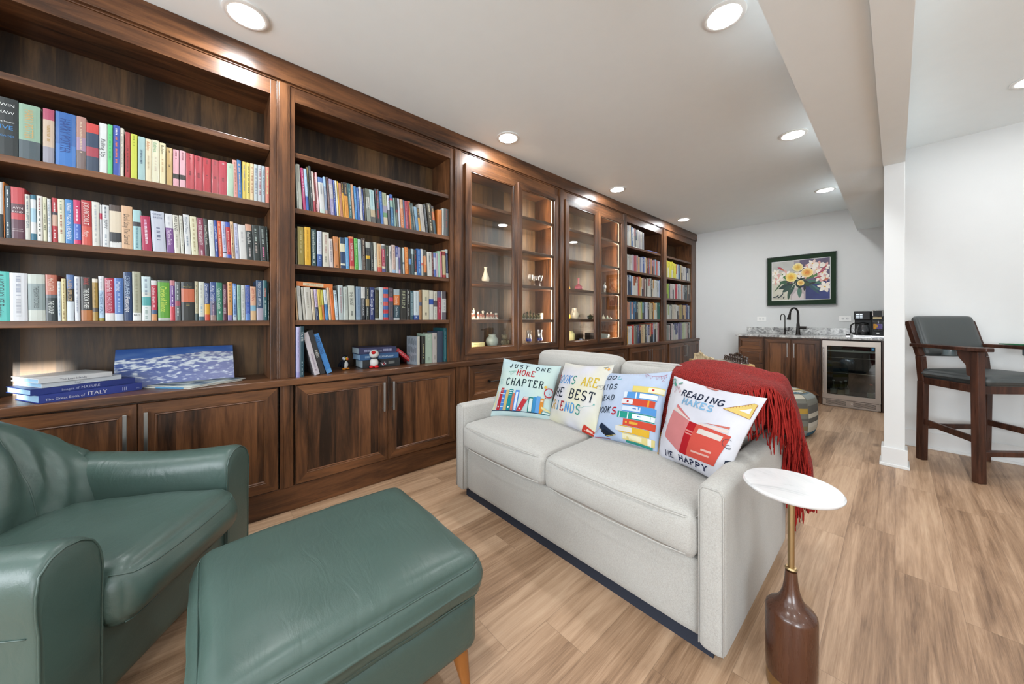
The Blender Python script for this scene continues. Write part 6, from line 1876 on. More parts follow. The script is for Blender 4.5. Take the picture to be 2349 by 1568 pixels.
# ledge of bay 2
L_ = parse('''
680.5 688 749 b4b0d8:.9,9c98cc 0|~;.1;.6;6c6c9c
688.5 698 748 1c4450 0|TAHITI;.04;.36;e4e8e8|~;.7;.95;a8c0c4
''')
def ledge_row(L, X, phrase, group, z=ZC + .0005):
    for d in L:   # the foot of each book stands on the ledge; its height comes from its own top
        ya = onX(d['x0'], 730, X).y; yb = onX(d['x1'], 730, X).y
    shelf_row(L, z, phrase, group, x=X, seed=9)
ledge_row(L_, -2.425, 'standing on the ledge, second bay', 'books on the ledge of the second bay')
def tilted(x0t, x1t, yt, x0b, x1b, ybm, X, spec, tx, label, depth=.17, group='books on the ledge of the second bay'):
    """book leaning to the left: top corner and foot given in photo pixels"""
    a = onX(x0t, yt, X); b = onX(x1b, ybm, X); foot = Vector((X, onX(x0b, ybm, X).y, ZC))
    w = (onX(x1b, 730, X).y - onX(x0b, 730, X).y) * .93
    top = Vector((X, a.y, a.z)); v = top - foot; h = v.length; ang = math.atan2(v.y, v.z)
    rng = random.Random(int(x0b)); m, pg = book_mesh(0, w, 0, h, spec, tx, 0, depth, 0, rng)
    # lowest corner touches the ledge
    R = Matrix.Rotation(-ang, 4, 'X'); lift = max(0, -min((R @ Vector(p)).z for p in ((0, 0, 0), (0, w, 0))))
    T_ = Matrix.Translation((X, foot.y, ZC + .0005 + lift)) @ R
    m.xf(T_); pg.xf(T_)
    o = m.build('book', COVER, origin=tuple(foot)); pg.build('page_block', PAGES, o); set_tags(o, label, 'book', group); BOOKN[0] += 1
tilted(694, 705, 764, 722, 735, 857, -2.44, 'ccc4c8', [('~', .5, .9, '9c8c9c', 0)], 'pale book with red board leaning left on the ledge')
tilted(705, 714, 759, 735.5, 748, 855, -2.45, '28282a', [('PARIS', .45, .62, 'e0e0d8', 0)], 'black book lettered "PARIS" leaning left on the ledge')
tilted(718, 729, 768, 750, 763.5, 853, -2.46, '3c84c8:.9,5c9cd4', [('CARTOONS', .06, .50, '1c3c64', 0)], 'bright blue book at the front of the leaning trio on the ledge')
def flat_book(x0, x1, yb, X, th, depth, spec, tx, tcol, label, z, skew=0.0, pcol='a8b8c0', group='stack of thick books on the second bay ledge'):
    ya = onX(x0, 730, X).y; ye = onX(x1, 730, X).y; c = hexc(spec)
    m = M().box(-depth, 0, 0, ye - ya, 0, .003, c=c).box(-depth, 0, 0, ye - ya, th - .003, th, c=c).box(-.003, .001, 0, ye - ya, 0, th, c=c)
    for st, f0, f1, col in tx:
        if st == '~':
            rng = random.Random(3); y = f0 * (ye - ya)
            while y < f1 * (ye - ya): d = .003 + .004 * rng.random(); m.box(.001, .0014, y, y + d, th * .32, th * .68, c=hexc(col)); y += d + .0025
        else:
            pts, fs, w = text2d(st); s = min(th * .55, (f1 - f0) * (ye - ya) / w)
            m.add([(.0016, f0 * (ye - ya) + px * s, th * .26 + py * s) for px, py in pts], fs, 0, hexc(col))
    T_ = Matrix.Translation((X, ya, z)) @ Matrix.Rotation(skew, 4, 'Z')
    m.xf(T_); o = m.build('book', COVER, origin=(X, ya, z)); set_tags(o, label, 'book', group)
    M().box(-depth + .004, -.003, .003, ye - ya - .004, .003, th - .003).xf(T_).build('page_block', PAGES if pcol is None else plain('tinted_pages_' + pcol, hexc(pcol), .8), o)
    BOOKN[0] += 1
z0 = ZC + .0005
flat_book(832, 917, 840, -2.535, .058, .16, '20262a', [('OXFORD', .50, .62, 'c8ccc8'), ('~', .68, .85, '8c908c')], 'e0', 'thick black book at the bottom of the ledge stack', z0)
flat_book(826, 915, 825, -2.54, .042, .16, '2c5c8c', [('SEAMANSHIP', .48, .86, 'dce8f0'), ('~', .12, .3, '98b8d4')], 'e0', 'blue book lettered "SEAMANSHIP" in the middle of the ledge stack', z0 + .0585, .02, '8cacc8')
flat_book(823, 908, 810, -2.55, .046, .17, '2c3058', [('~', .14, .44, 'a8acc8'), ('CODE', .48, .60, 'c8ccd8'), ('~', .64, .86, 'a8acc8')], 'e0', 'dark navy book on top of the ledge stack behind the plush toy', z0 + .101, -.03)
# red book sliding off the stack
a = onX(912, 798, -2.56); b = onX(956, 829, -2.56)
L__ = (a - b).length; ang = math.atan2(a.z - (ZC + .0), b.y - a.y)
m, pg = book_mesh(0, .030, 0, math.hypot(b.y - a.y, a.z - ZC), 'c03038:.94,28284c', [('~', .1, .9, 'e8b0b0', 0)], 0, .15, 0, random.Random(1))
T_ = Matrix.Translation((-2.56, b.y + .004, ZC + .0012)) @ Matrix.Rotation(PI / 2 - ang, 4, 'X') @ Matrix.Translation((0, -.030, 0))
m.xf(T_); pg.xf(T_); o = m.build('book', COVER, origin=(-2.56, b.y, ZC)); pg.build('page_block', PAGES, o); BOOKN[0] += 1
set_tags(o, 'red book slanting down from the stack toward the standing books', 'book', 'books on the ledge of the second bay')
L_ = parse('''
967 975.5 771 2c2c24 0|~;.3;.8;d8cc98
976 991 765 b0c4b0 0|~;.05;.3;c8d4c4|~;.8;.9;8c9c8c
992 1002.5 763 bcb4ac 0|~;.1;.2;6c6c64|~;.75;.9;88847c
1003 1016 759 344458 0
1018 1027 752 1c5c64 0|~;.1;.9;60949c
''')
shelf_row(L_, ZC + .0005, 'right end of ledge, second bay', 'books on the ledge of the second bay', x=-2.50, seed=12)
# grey paperback showing its front cover
a = onX(946, 730, -2.49); b = onX(961, 730, -2.49); zt = onX(953, 771, -2.49).z
m = M(); m.box(-.145, 0, 0, .002, 0, zt - ZC, c=hexc('8c949c')).box(-.145, 0, .020, .022, 0, zt - ZC, c=hexc('8c949c')).box(-.002, .0005, 0, .022, 0, zt - ZC, c=hexc('c4c0b4'))
rng = random.Random(8)
for k in range(9):
    x = -.015 - k * .014
    for q in range(3): z = .02 + q * .065 + rng.random() * .02; m.box(x - .005, x, -.0006, 0, z, z + .03 + .02 * rng.random(), c=hexc('4c545c'))
T_ = Matrix.Translation((-2.455, onX(962.5, 730, -2.455).y - .020, ZC + .0005)) @ Matrix.Rotation(.12, 4, 'Z')
m.xf(T_); o = m.build('book', COVER, origin=(-2.49, a.y, ZC)); set_tags(o, 'grey paperback turned to show its printed cover, before the black book', 'book', 'books on the ledge of the second bay')
M().box(-.143, -.002, .002, .020, .002, zt - ZC - .003).xf(T_).build('page_block', PAGES, o); BOOKN[0] += 1

# far bays: one colour per spine, measured along each row
def far_row(x0, x1, z, cols, tops, phrase, group, wts=None, lean=0.0, seed=1, gaps=()):
    n = len(cols); rng = random.Random(seed)
    w = wts or [1 + .5 * rng.random() for _ in cols]; S_ = sum(w); ya = onX(x0, 730, XS).y; yb = onX(x1, 730, XS).y
    L = []; y = ya
    for i, c in enumerate(cols):
        y2 = y + (yb - ya) * w[i] / S_
        # px of a world point on the spine plane
        def pxof(yy): r = XS; d = -math.sin(YAW) * r + math.cos(YAW) * yy; q = math.cos(YAW) * r + math.sin(YAW) * yy; return 1174.5 + FPX * q / d, d
        xa, da = pxof(y); xb, db = pxof(y2)
        h = tops[0] + (tops[1] - tops[0]) * i / max(1, n - 1) + .022 * (rng.random() - .5)
        zt = z + h; topy = 730 - FPX * (zt - H) / ((da + db) / 2)
        tc = 'e8e8e0' if sum(int(c[k:k + 2], 16) for k in (0, 2, 4)) < 330 else '6c6c68'
        sp = c if rng.random() < .6 else c + ':.%d,' % rng.randint(3, 7) + rng.choice(('d8d8d0', c, '30343c', c))
        L.append(dict(x0=xa, x1=xb, top=topy, spec=sp, lean=lean, tx=[('~', .12, .12 + .6 * rng.random(), tc, False)])); y = y2
    shelf_row(L, z, phrase, group, far=True, seed=seed)
W5 = lambda s: s.split()
g5, g6 = 'books in the first far open bay', 'books in the last open bay'
far_row(1438, 1477.5, 2.1555, W5('c8c8c0 b8bcc4 d8c8a0 3a68a0 d4d4cc 982c34 244054 d8d8d0 b8b0b8 d0c8b8 989ca0'), (.285, .25), 'top shelf, first far bay', g5, lean=-.03, seed=31)
far_row(1437, 1516.5, 1.8155, W5('c8ccc4 d0d4cc b0a8a0 ccc4b8 bcb4c8 b84858 c85464 b0a4a4 d4a878 8c98b8 c8ccd8 3c58a0 d8dce0 d0a060 5c3c34 a04444 6c9cc4 d09870 b08cb0 c86c54 88b4cc d05c3c 90b8d8 c8d0d8 a8549c'), (.225, .225), 'second shelf, first far bay', g5, seed=32)
far_row(1437, 1515, 1.4755, W5('d0d4d4 2c4468 b4c8dc 3468a0 d4d8dc a85420 7c3c1c c0c8c8 c03c34 d8a04c e0c060 c8b4b0 6c3c3c d0ccc0 342c2c c8ccc0 b83434 d0d4cc 3c4444 d4c8b0 cc9448 d8d8d4 dcdcd4 c0c8c8 d4d8e0 84a4d0'), (.265, .265), 'third shelf, first far bay', g5, seed=33)
far_row(1437, 1514, 1.1345, W5('d08458 c89478 5c84a0 c8887c 2c6490 3c7c9c 242c2c c8ccac d0c8a8 a8b45c 5c9cb0 343c5c c8ccdc d4d8e0 302c28 b8ac90 c8c0a0 343028 d89c48 dcb060 c8d4c8 1c5c54 1c6c60'), (.245, .25), 'fourth shelf, first far bay', g5, lean=-.02, seed=34)
far_row(1436, 1512, ZC + .0005, W5('dca838 e4e4e0 e0e4e0 d04434 9ca094 6c7068 3c4c78 9c3c2c d4b48c d8c8a4 5c5c54 c4c8dc 2c3c74 d09464 b8303c a8c4dc d4c8b0 c8ccc4 b87478'), (.255, .285), 'ledge, first far bay', g5, seed=35)
far_row(1529, 1587, 1.8155, W5('d8d030 dcd434 d8d02c dcd838 d8cc30 dcd434 dcd638 e0d83c b8605c c8d8dc 2c5c8c 244c74 c8b078 c8c0b8 d8d4cc d4ccc8 dce0dc 24386c 1c3054 b4b8bc c8c4bc 9ca070 dcd040'), (.27, .22), 'second shelf, last bay', g6, seed=36)
far_row(1529, 1585, 1.4755, W5('98c838 a8cc40 384c58 c8bcb8 ccc4c4 d8d8d4 d4d4d0 b82c40 c8384c d8d4d0 2c74ac d4d8d4 d0d4d4 c86c34 c8ccd0 3c3c40 34444c 3c5458 7c5c4c c8c4b4 5c4c44 a8aca0'), (.235, .27), 'third shelf, last bay', g6, seed=37)
far_row(1529, 1583, 1.1345, W5('c8d0c8 a8b880 c0c8c0 3c4c58 c8c4b0 d0c8b8 d4ccc0 dcdcd4 dcdce0 9ca098 c09858 a89c54 3c2424 c8a874 d8b484 2c4078 343c70 b8c8d8 2c3454'), (.235, .25), 'fourth shelf, last bay', g6, seed=38)
far_row(1528, 1584, ZC + .0005, W5('d4d8d4 8c9490 c8b8b8 343438 d8c8c8 c8ccc8 6c7088 4c5884 34406c 9890b0 3c3c78 8c84a4 bccca0 c4d0a8 c8d4b8 d0ccc4 c8b0a8 3c3c3c d0d4cc'), (.26, .28), 'ledge, last bay', g6, seed=39)
m = M().box(XS - .10, XS - .0, onX(1486, 730, XS).y, onX(1508, 730, XS).y, 2.1555, 2.170, c=hexc('5060b0'))
o = m.build('book', COVER, origin=(XS - .05, 4.95, 2.1555)); set_tags(o, 'thin blue-violet book lying flat on the top shelf, first far bay', 'book', g5)
if STUFFM.v:
    o = STUFFM.build('books', COVER); set_tags(o, 'rows of small mixed spines in the lower far bookcase bays', 'books', None, 'stuff')
# blue coffee-table books and magazines on the nearest ledge
def big_flat(pts, z, th, cov, page, tx, label, name='book'):
    """pts: near-left, near-right corner of the spine edge (world xy) and the vector to the far edge"""
    (ax_, ay_), (bx_, by_), (dx_, dy_) = pts
    A_ = Vector((ax_, ay_, z)); e = Vector((bx_ - ax_, by_ - ay_, 0)); L = e.length; e.normalize(); d = Vector((dx_, dy_, 0)); D = d.length; d.normalize()
    up = Vector((0, 0, 1))
    def Q(a, b, c): return A_ + e * a + d * b + up * c
    def blk(m, a0, a1, b0, b1, c0, c1, c):
        P = [Q(a, b, c_) for c_ in (c0, c1) for a, b in ((a0, b0), (a1, b0), (a1, b1), (a0, b1))]
        m.add(P, [(0, 3, 2, 1), (4, 5, 6, 7), (0, 1, 5, 4), (1, 2, 6, 5), (2, 3, 7, 6), (3, 0, 4, 7)], 0, hexc(c))
    m = M(); blk(m, 0, L, 0, D, 0, .003, cov); blk(m, 0, L, 0, D, th - .003, th, cov); blk(m, 0, L, -.002, .003, 0, th, cov)
    for st, f0, f1, hs, col in tx:
        pts_, fs, w = text2d(st); s = min(th * hs, (f1 - f0) * L / w)
        m.add([Q(f0 * L + px * s, -.0028, th * .24 + py * s) for px, py in pts_], fs, 0, hexc(col))
    o = m.build(name, COVER, origin=tuple(A_)); set_tags(o, label, 'book', 'blue coffee-table books on the nearest ledge')
    pm = M(); blk(pm, .003, L - .003, .003, D - .004, .003, th - .003, 'a8d0ec'); pm.build('page_block', MATTEC, o); BOOKN[0] += 1
    return m

z = ZC + .0006; rb = 0
for (pl, pr, th, dep, cov, tx, lab) in (
    ((80, 931), (325, 892.6), .0350, .27, '2b3f94', [('The Great Book of', .05, .40, .45, 'e0e4f4'), ('ITALY', .43, .62, .62, 'f0f2fa'), ('III', .78, .83, .5, 'c8d0ec'), ('WS', .93, .97, .5, 'c8d0ec')], 'large blue book lettered "The Great Book of ITALY" at the stack bottom'),
    ((70, 908), (309, 877), .0260, .27, '1c3484', [('Images of', .26, .42, .40, 'c8d0e8'), ('NATURE', .44, .62, .62, 'd8dcec')], 'large navy book lettered "Images of NATURE", second from stack bottom'),
    ((95, 890), (278, 868), .0200, .25, 'dce4ec', [('Eagles', .38, .52, .45, 'a0a8b4')], 'white coffee-table book, third from the bottom of the blue stack'),
    ((88, 880), (257, 861), .0200, .22, 'e4e6e8', [('The Lost Islands', .26, .62, .48, '54606c')], 'grey-white book lettered "The Lost Islands" on top of the blue stack')):
    a_ = onZ(*pl, z); b_ = onZ(*pr, z)
    if b_.x < -2.66: b_ = a_ + (b_ - a_) * ((-2.66 - a_.x) / (b_.x - a_.x))
    if a_.x > -2.395: a_.x = -2.395
    e_ = (b_ - a_).normalized(); d_ = Vector((-e_.y, e_.x, 0))
    if d_.x > 0: d_ = -d_
    dep = min(dep, (min(a_.x, b_.x) + 2.742) / max(.05, -d_.x))
    # keep the far corner off the back panel
    big_flat(((a_.x, a_.y), (b_.x, b_.y), (d_.x * dep, d_.y * dep)), z, th, cov, None, tx, lab)
    z += th + .0006
# ---------------------------------------------------------------- things on the nearest ledge
a_, b_, c_, d_ = Vector((-2.60, -.327, ZC + .001)), Vector((-2.60, .146, ZC + .001)), Vector((-2.715, .143, .985)), Vector((-2.715, -.331, .985))
nn = (b_ - a_).cross(d_ - a_).normalized()
if nn.x < 0: nn = -nn
pan = M().prism([a_, b_, c_, d_], -nn * .012, c=hexc('6f86b8')).build('panorama_photo', MATTEC, origin=tuple((a_ + b_) / 2))
set_tags(pan, 'long shrink-wrapped snowy mountain panorama leaning on the nearest bookcase back', 'photo')
def mount(u, v):
    n1 = noise.noise(Vector((u * 7, v * 9, .3))); n2 = noise.noise(Vector((u * 16 + 3, v * 22, 1.3))); n3 = noise.noise(Vector((u * 34, v * 50, 2.3)))
    ridge = .72 + .05 * u + .05 * noise.noise(Vector((u * 4, 0, 5))) + .10 * math.exp(-((u - .72) / .28) ** 2)
    if v > ridge: c = Vector((.30, .44, .72)).lerp(Vector((.22, .38, .68)), (v - ridge) / (1.001 - ridge)); k = max(0, n1) * .35; return tuple(s2l(q) for q in c.lerp(Vector((.72, .78, .88)), k))
    base = Vector((.27, .36, .62)).lerp(Vector((.52, .54, .72)), min(1, u * 1.2)); snow = .5 + n2 * 1.6 + n3 + (.22 if ridge - v < .30 else -.42) + .25 * math.exp(-((u - .72 + (ridge - v) * .4) / .16) ** 2) - .35 * (v < .22)
    k = min(1, max(0, snow * 1.1 - .30)); return tuple(s2l(q) for q in base.lerp(Vector((.90, .92, .95)), k))
m = M(); m.grid(300, 110, lambda u, v: (a_ * (1 - u) + b_ * u) * (1 - v) + (d_ * (1 - u) + c_ * u) * v + nn * .0006, cf=mount); m.build('print', ARTM, pan)
m = M(); rng = random.Random(6)
m.grid(60, 22, lambda u, v: ((a_ * (1 - u) + b_ * u) * (1 - v) + (d_ * (1 - u) + c_ * u) * v) + nn * (.0022 + .0012 * noise.noise(Vector((u * 9, v * 14, 4))) + .0008 * noise.noise(Vector((u * 40, v * 12, 7))) * (1 - v)))
m.build('shrink_wrap', GLASS, pan, smooth='all')
def magazine(L_, N_, R_, z, th, c, label, strip):
    F_ = L_ + R_ - N_; m = M(); m.prism([L_, N_, R_, F_], (0, 0, th), c=hexc('d4d2c8'))
    e1 = N_ - L_; e2 = R_ - N_
    up = Vector((0, 0, th + .0006))
    P = lambda u, v: L_ + e1 * u + e2 * v + up
    m.grid(20, 20, P, cf=lambda u, v: tuple(s2l(q) for q in Vector((.80, .84, .82)).lerp(Vector((.30, .38, .46)), min(1, max(0, .5 + 2.2 * noise.noise(Vector((u * 5 + z * 30, v * 6, 1))))))))
    o = m.build('magazine', MATTEC, origin=tuple(N_)); set_tags(o, label, 'magazine', 'magazines before the mountain panorama')
    s_ = M(); off = Vector((e1.y, -e1.x, 0)).normalized() * .0004
    if off.dot(e2) > 0: off = -off
    s_.add([L_ + e1 * .25 + off, L_ + e1 * .85 + off, L_ + e1 * .85 + off + Vector((0, 0, th)), L_ + e1 * .25 + off + Vector((0, 0, th))], [(0, 1, 2, 3)], 0, hexc(strip)); s_.build('spine_strip', MATTEC, o)
Lm, Nm, Rm = onZ(330, 890, ZC + .002), onZ(436, 899, ZC + .002), onZ(556, 872, ZC + .002)
Nm.x = min(Nm.x, -2.392)
magazine(Lm, Nm, Rm, .79, .005, 'd8d8d0', 'pale magazine with blue spine print lying lowest before the panorama', '5a9cc8')
dz = Vector((0, 0, .0062)); tw = Vector((-.012, .010, 0))
magazine(Lm + dz + tw, Nm + dz + tw * .6, Rm + dz + tw * 1.6, .80, .0045, 'c8ccc8', 'grey-green patterned magazine on top of the pale one, nearest ledge', 'c8ccc4')

# ---------------------------------------------------------------- plush toys
def ball(mb, c, r, col, s=(1, 1, 1), rot=None, n=2):
    bm = bmesh.new(); bmesh.ops.create_icosphere(bm, subdivisions=n + 1, radius=1)
    R = rot or Matrix.Identity(3)
    P = [R @ Vector((v.co.x * r * s[0], v.co.y * r * s[1], v.co.z * r * s[2])) + Vector(c) for v in bm.verts]
    mb.add(P, [[v.index for v in f.verts] for f in bm.faces], 0, col if not isinstance(col, str) else hexc(col)); bm.free(); return mb
pf = onZ(790, 847, ZC + .001); pf.z = ZC + .001; s = .082 / .1
puf = empty('plush_puffin', tuple(pf), 'small plush puffin with orange beak and feet on the second bay ledge', 'plush toy')
fwd = Vector((-pf.x, -pf.y, 0)).normalized(); fwd = Vector((fwd.x * .8 + .25, fwd.y * .8 + .55, 0)).normalized(); sd = Vector((-fwd.y, fwd.x, 0))
def at(f, l, z): return pf + fwd * f * s + sd * l * s + Vector((0, 0, z * s))
RF = Matrix(((fwd.x, sd.x, 0), (fwd.y, sd.y, 0), (0, 0, 1)))
ball(M(), at(0, 0, .045), .032 * s, '141822', (1, 1, 1.25), RF).build('body', PLUSH, puf, smooth='all')
ball(M(), at(.008, 0, .043), .028 * s, 'dfe0dc', (1, .85, 1.3), RF).build('belly', PLUSH, puf, smooth='all')
h_ = ball(M(), at(.006, 0, .096), .024 * s, '141822', (1, .95, 1), RF).build('head', PLUSH, puf, smooth='all')
for l in (-1, 1):
    ball(M(), at(.012, l * .010, .096), .018 * s, 'e4e6ea', (.9, .8, .95), RF).build('cheek', PLUSH, h_, smooth='all')
    ball(M(), at(.024, l * .016, .102), .0035 * s, '101010', n=1).build('eye', MATTEC, h_, smooth='all')
m = M(); ball(m, at(.030, 0, .094), .014 * s, 'e8c030', (.8, .55, 1.0), RF); ball(m, at(.040, 0, .092), .013 * s, 'e0602c', (1.0, .5, .85), RF); m.build('beak', PLUSH, h_, smooth='all')
for l in (-1, 1):
    ball(M(), at(-.008, l * .036, .050), .024 * s, '141822', (.5, .35, 1.2), RF @ Matrix.Rotation(l * .5, 3, 'X')).build('wing', PLUSH, puf, smooth='all')
    ball(M(), at(.020, l * .016, .008), .016 * s, 'e88c28', (1.2, .9, .5), RF).build('foot', PLUSH, puf, smooth='all')
ball(M(), at(-.038, 0, .022), .016 * s, '141822', (1.3, .8, .5), RF).build('tail', PLUSH, puf, smooth='all')
pf = onZ(858, 843, ZC + .001); s = .92
pl = empty('plush_bird', tuple(pf), 'plush white bird with red nose and red feet before the book stack', 'plush toy')
fwd = Vector((-pf.x, -pf.y, 0)).normalized(); sd = Vector((-fwd.y, fwd.x, 0)); RF = Matrix(((fwd.x, sd.x, 0), (fwd.y, sd.y, 0), (0, 0, 1)))
ball(M(), at(0, 0, .040), .034 * s, 'e4e2dc', (.9, .95, 1.15), RF).build('body', PLUSH, pl, smooth='all')
h_ = ball(M(), at(.0, 0, .108), .034 * s, 'e8e6e0', (.95, 1.05, .98), RF).build('head', PLUSH, pl, smooth='all')
ball(M(), at(.028, -.004, .122), .016 * s, 'c82c2c', (.8, 1.0, .9), RF).build('nose', PLUSH, h_, smooth='all')
m = M(); m.tube([at(.028 * math.cos(t) + .0, .028 * math.sin(t), .078) for t in [k * PI / 10 for k in range(20)]], .003 * s, 6, closed=True, c=hexc('202020')); m.build('collar', MATTEC, pl, smooth='all')
for l in (-1, 1):
    ball(M(), at(.022, l * .018, .010), .019 * s, 'd42c2c', (1.0, .9, .55), RF).build('foot', PLUSH, pl, smooth='all')
    ball(M(), at(-.012, l * .036, .050), .022 * s, '1c1c20', (.5, .4, 1.2), RF @ Matrix.Rotation(l * .6, 3, 'X')).build('wing', PLUSH, pl, smooth='all')
m = M(); q0 = at(.015, -.075, .012)
q0 = at(.015, .058, .010)
A_, B_ = sd * .050 * s + Vector((0, 0, .030)) * s, Vector((0, 0, .032)) * s + sd * -.018 * s
m.prism([q0, q0 + A_ * .8 - Vector((0, 0, .012)), q0 + A_ * .8 + B_ * .6, q0 + B_], fwd * .002, c=hexc('26202a'))
for k in range(3): m.prism([q0 + A_ * (.15 + .2 * k) + fwd * .0022, q0 + A_ * (.22 + .2 * k) + fwd * .0022, q0 + A_ * (.22 + .2 * k) + B_ * .55 + fwd * .0022, q0 + A_ * (.15 + .2 * k) + B_ * .55 + fwd * .0022], fwd * .0006, c=hexc(('e0dcd8', 'b83838', 'e0dcd8')[k]))
m.build('tag', MATTEC, pl)

# ---------------------------------------------------------------- inside the glass cabinets
XI = -2.60
def on_shelf(px_, z, X=XI): return onX(px_, 730, X).y
def lathe_thing(name, px_, z, prof, mat, c, label, cat, X=XI, group=None, n=32, cfun=None, sy=1.0):
    y = on_shelf(px_, z, X); m = M().lathe(prof, (X, y, z), n, c=hexc(c) if c else None, cfun=cfun, sy=sy)
    o = m.build(name, mat, smooth=True, origin=(X, y, z)); return set_tags(o, label, cat, group), y
Z1, Z2, Z3, Z0 = 1.1374, 1.4824, 1.8254, .8665
def scale(prof, k, kr=None): return [(r * (kr or k), z * k) for r, z in prof]
bot = [(0, 0), (.030, 0), (.038, .012), (.046, .040), (.046, .065), (.036, .10), (.024, .135), (.017, .165), (.016, .19), (.022, .212), (.019, .212), (.013, .19), (.012, .17), (.0, .10)]
lathe_thing('bottle_vase', 1114, Z2, scale(bot, .72, .8), GLAZE, 'dfdccb', 'slender cream bottle vase on the upper shelf of the nearer glass cabinet', 'vase')
lathe_thing('round_vase', 1129, Z0, scale([(0, 0), (.036, 0), (.050, .012), (.070, .055), (.074, .080), (.068, .108), (.046, .132), (.040, .138), (.040, .150), (.050, .158), (.046, .158), (.036, .150), (.036, .138), (0, .12)], .83), GLAZE, 'a9b8b4', 'round pale grey-green vase at the bottom of the nearer glass cabinet', 'vase')
# stacked card boxes
for k, (h, c, l) in enumerate(((.034, 'cfc78c', 'bottom of the pair'), (.026, 'dcd6a4', 'top of the pair'))):
    y0 = on_shelf(1080, Z0) - .02; z = Z0 + .0345 * (k > 0)
    o = M().box(XI - .07, XI + .05, y0, y0 + .145 - .004 * k, z, z + h, c=hexc(c)).box(XI + .05, XI + .0504, y0 + .02, y0 + .12, z + h * .4, z + h * .6, c=hexc('8a9a58')).build('card_box', MATTEC, origin=(XI, y0 + .07, z), bevel=.001)
    set_tags(o, f'flat cream and green box beside the round vase, {l}', 'box', 'cream boxes in the glass cabinet')
# teddy bear
y = on_shelf(1157, Z0); pf = Vector((XI, y, Z0)); s = 1.0; fwd = Vector((.93, -.36, 0)); sd = Vector((-fwd.y, fwd.x, 0)); RF = Matrix(((fwd.x, sd.x, 0), (fwd.y, sd.y, 0), (0, 0, 1)))
bear = empty('teddy_bear', tuple(pf), 'small seated beige teddy bear beside the round vase', 'plush toy'); fur = 'a8997c'
ball(M(), at(0, 0, .038), .030, fur, (.9, 1, 1.15), RF).build('body', PLUSH, bear, smooth='all')
h_ = ball(M(), at(.004, 0, .094), .028, fur, (.95, 1, .92), RF).build('head', PLUSH, bear, smooth='all')
ball(M(), at(.028, 0, .086), .012, 'c4b494', (1, 1, .8), RF).build('muzzle', PLUSH, h_, smooth='all')
for l in (-1, 1):
    ball(M(), at(-.002, l * .023, .116), .009, fur, (.6, 1, 1), RF).build('ear', PLUSH, h_, smooth='all')
    ball(M(), at(.025, l * .010, .098), .003, '101010', n=1).build('eye', MATTEC, h_, smooth='all')
    ball(M(), at(.016, l * .034, .048), .014, fur, (1.0, .8, 1.5), RF @ Matrix.Rotation(.7, 3, 'Y')).build('arm', PLUSH, bear, smooth='all')
    ball(M(), at(.030, l * .018, .014), .015, fur, (1.6, .9, .9), RF).build('leg', PLUSH, bear, smooth='all')
# chess pieces
def piece(kind, col, base, s=1.0):
    m = M(); c = hexc(col)
    m.lathe(scale([(0, 0), (.0125, 0), (.0125, .004), (.009, .007), (.0075, .012), (.006, .02), (.0055, {'pawn': .022, 'rook': .026, 'knight': .024, 'bishop': .030, 'queen': .036, 'king': .040}[kind])], s), (0, 0, 0), 12, c=c)
    H_ = {'pawn': .022, 'rook': .026, 'knight': .024, 'bishop': .030, 'queen': .036, 'king': .040}[kind] * s
    if kind == 'pawn': ball(m, (0, 0, H_ + .005 * s), .0068 * s, c, n=1)
    elif kind == 'rook': m.lathe(scale([(.0055, 0), (.009, .003), (.009, .014), (.006, .014), (0, .011)], s), (0, 0, H_), 12, c=c)
    elif kind == 'knight': ball(m, (.001, 0, H_ + .008 * s), .008 * s, c, (.7, .7, 1.4), n=1); ball(m, (.006 * s, 0, H_ + .014 * s), .006 * s, c, (1.3, .6, .7), n=1)
    elif kind == 'bishop': ball(m, (0, 0, H_ + .008 * s), .0072 * s, c, (1, 1, 1.5), n=1)
    elif kind == 'queen': m.lathe(scale([(.0055, 0), (.009, .012), (.0105, .016), (.004, .016), (.004, .020), (0, .021)], s), (0, 0, H_), 12, c=c)
    else: m.lathe(scale([(.0055, 0), (.009, .012), (.009, .016), (.003, .018), (0, .019)], s), (0, 0, H_), 12, c=c); m.box(-.0012 * s, .0012 * s, -.0012 * s, .0012 * s, H_ + .017 * s, H_ + .030 * s, c=c); m.box(-.0012 * s, .0012 * s, -.004 * s, .004 * s, H_ + .022 * s, H_ + .025 * s, c=c)
    if base: m.box(-.0135 * s, .0135 * s, -.0135 * s, .0135 * s, -.006 * s, .0, c=hexc(base)); m.v = [(a, b, z + .006 * s) for a, b, z in m.v]
    return m
ORDER = ('rook', 'knight', 'bishop', 'queen', 'king', 'bishop', 'knight', 'rook')
def figures(pxs, col, c2, z, who, x, grp, s):
    """carved figure pieces standing on a cabinet shelf"""
    protos = {}
    for k, (p, kind) in enumerate(pxs):
        y = on_shelf(p, z, x); key = kind
        if key not in protos:
            m = piece(kind, col, 'd8d4cc', s); n_ = len(m.v)
            ball(m, (.002, 0, .030 * s), .009 * s, hexc(c2), (.8, .9, 1.5), n=1); ball(m, (.007 * s, .005 * s, .022 * s), .005 * s, hexc(c2), (1, .8, 1.6), n=1)
            o = m.build('chess_' + kind, MATTEC, smooth=True); o.location = (x, y, z); protos[key] = o
        else:
            o = protos[key].copy(); COL.objects.link(o); o.location = (x, y, z)
        set_tags(o, f'{who} carved chess {kind} on the glass cabinet shelf', 'chess piece', grp)
figures([(1082, 'rook'), (1087, 'king'), (1097, 'bishop'), (1103, 'pawn'), (1108, 'queen'), (1117, 'knight'), (1121, 'pawn'), (1127, 'bishop'), (1131, 'pawn'), (1138, 'rook')], 'dcd8cc', 'a86a58', Z1, 'white and red', -2.56, 'white and red carved chess pieces behind the left pane', 1.35)
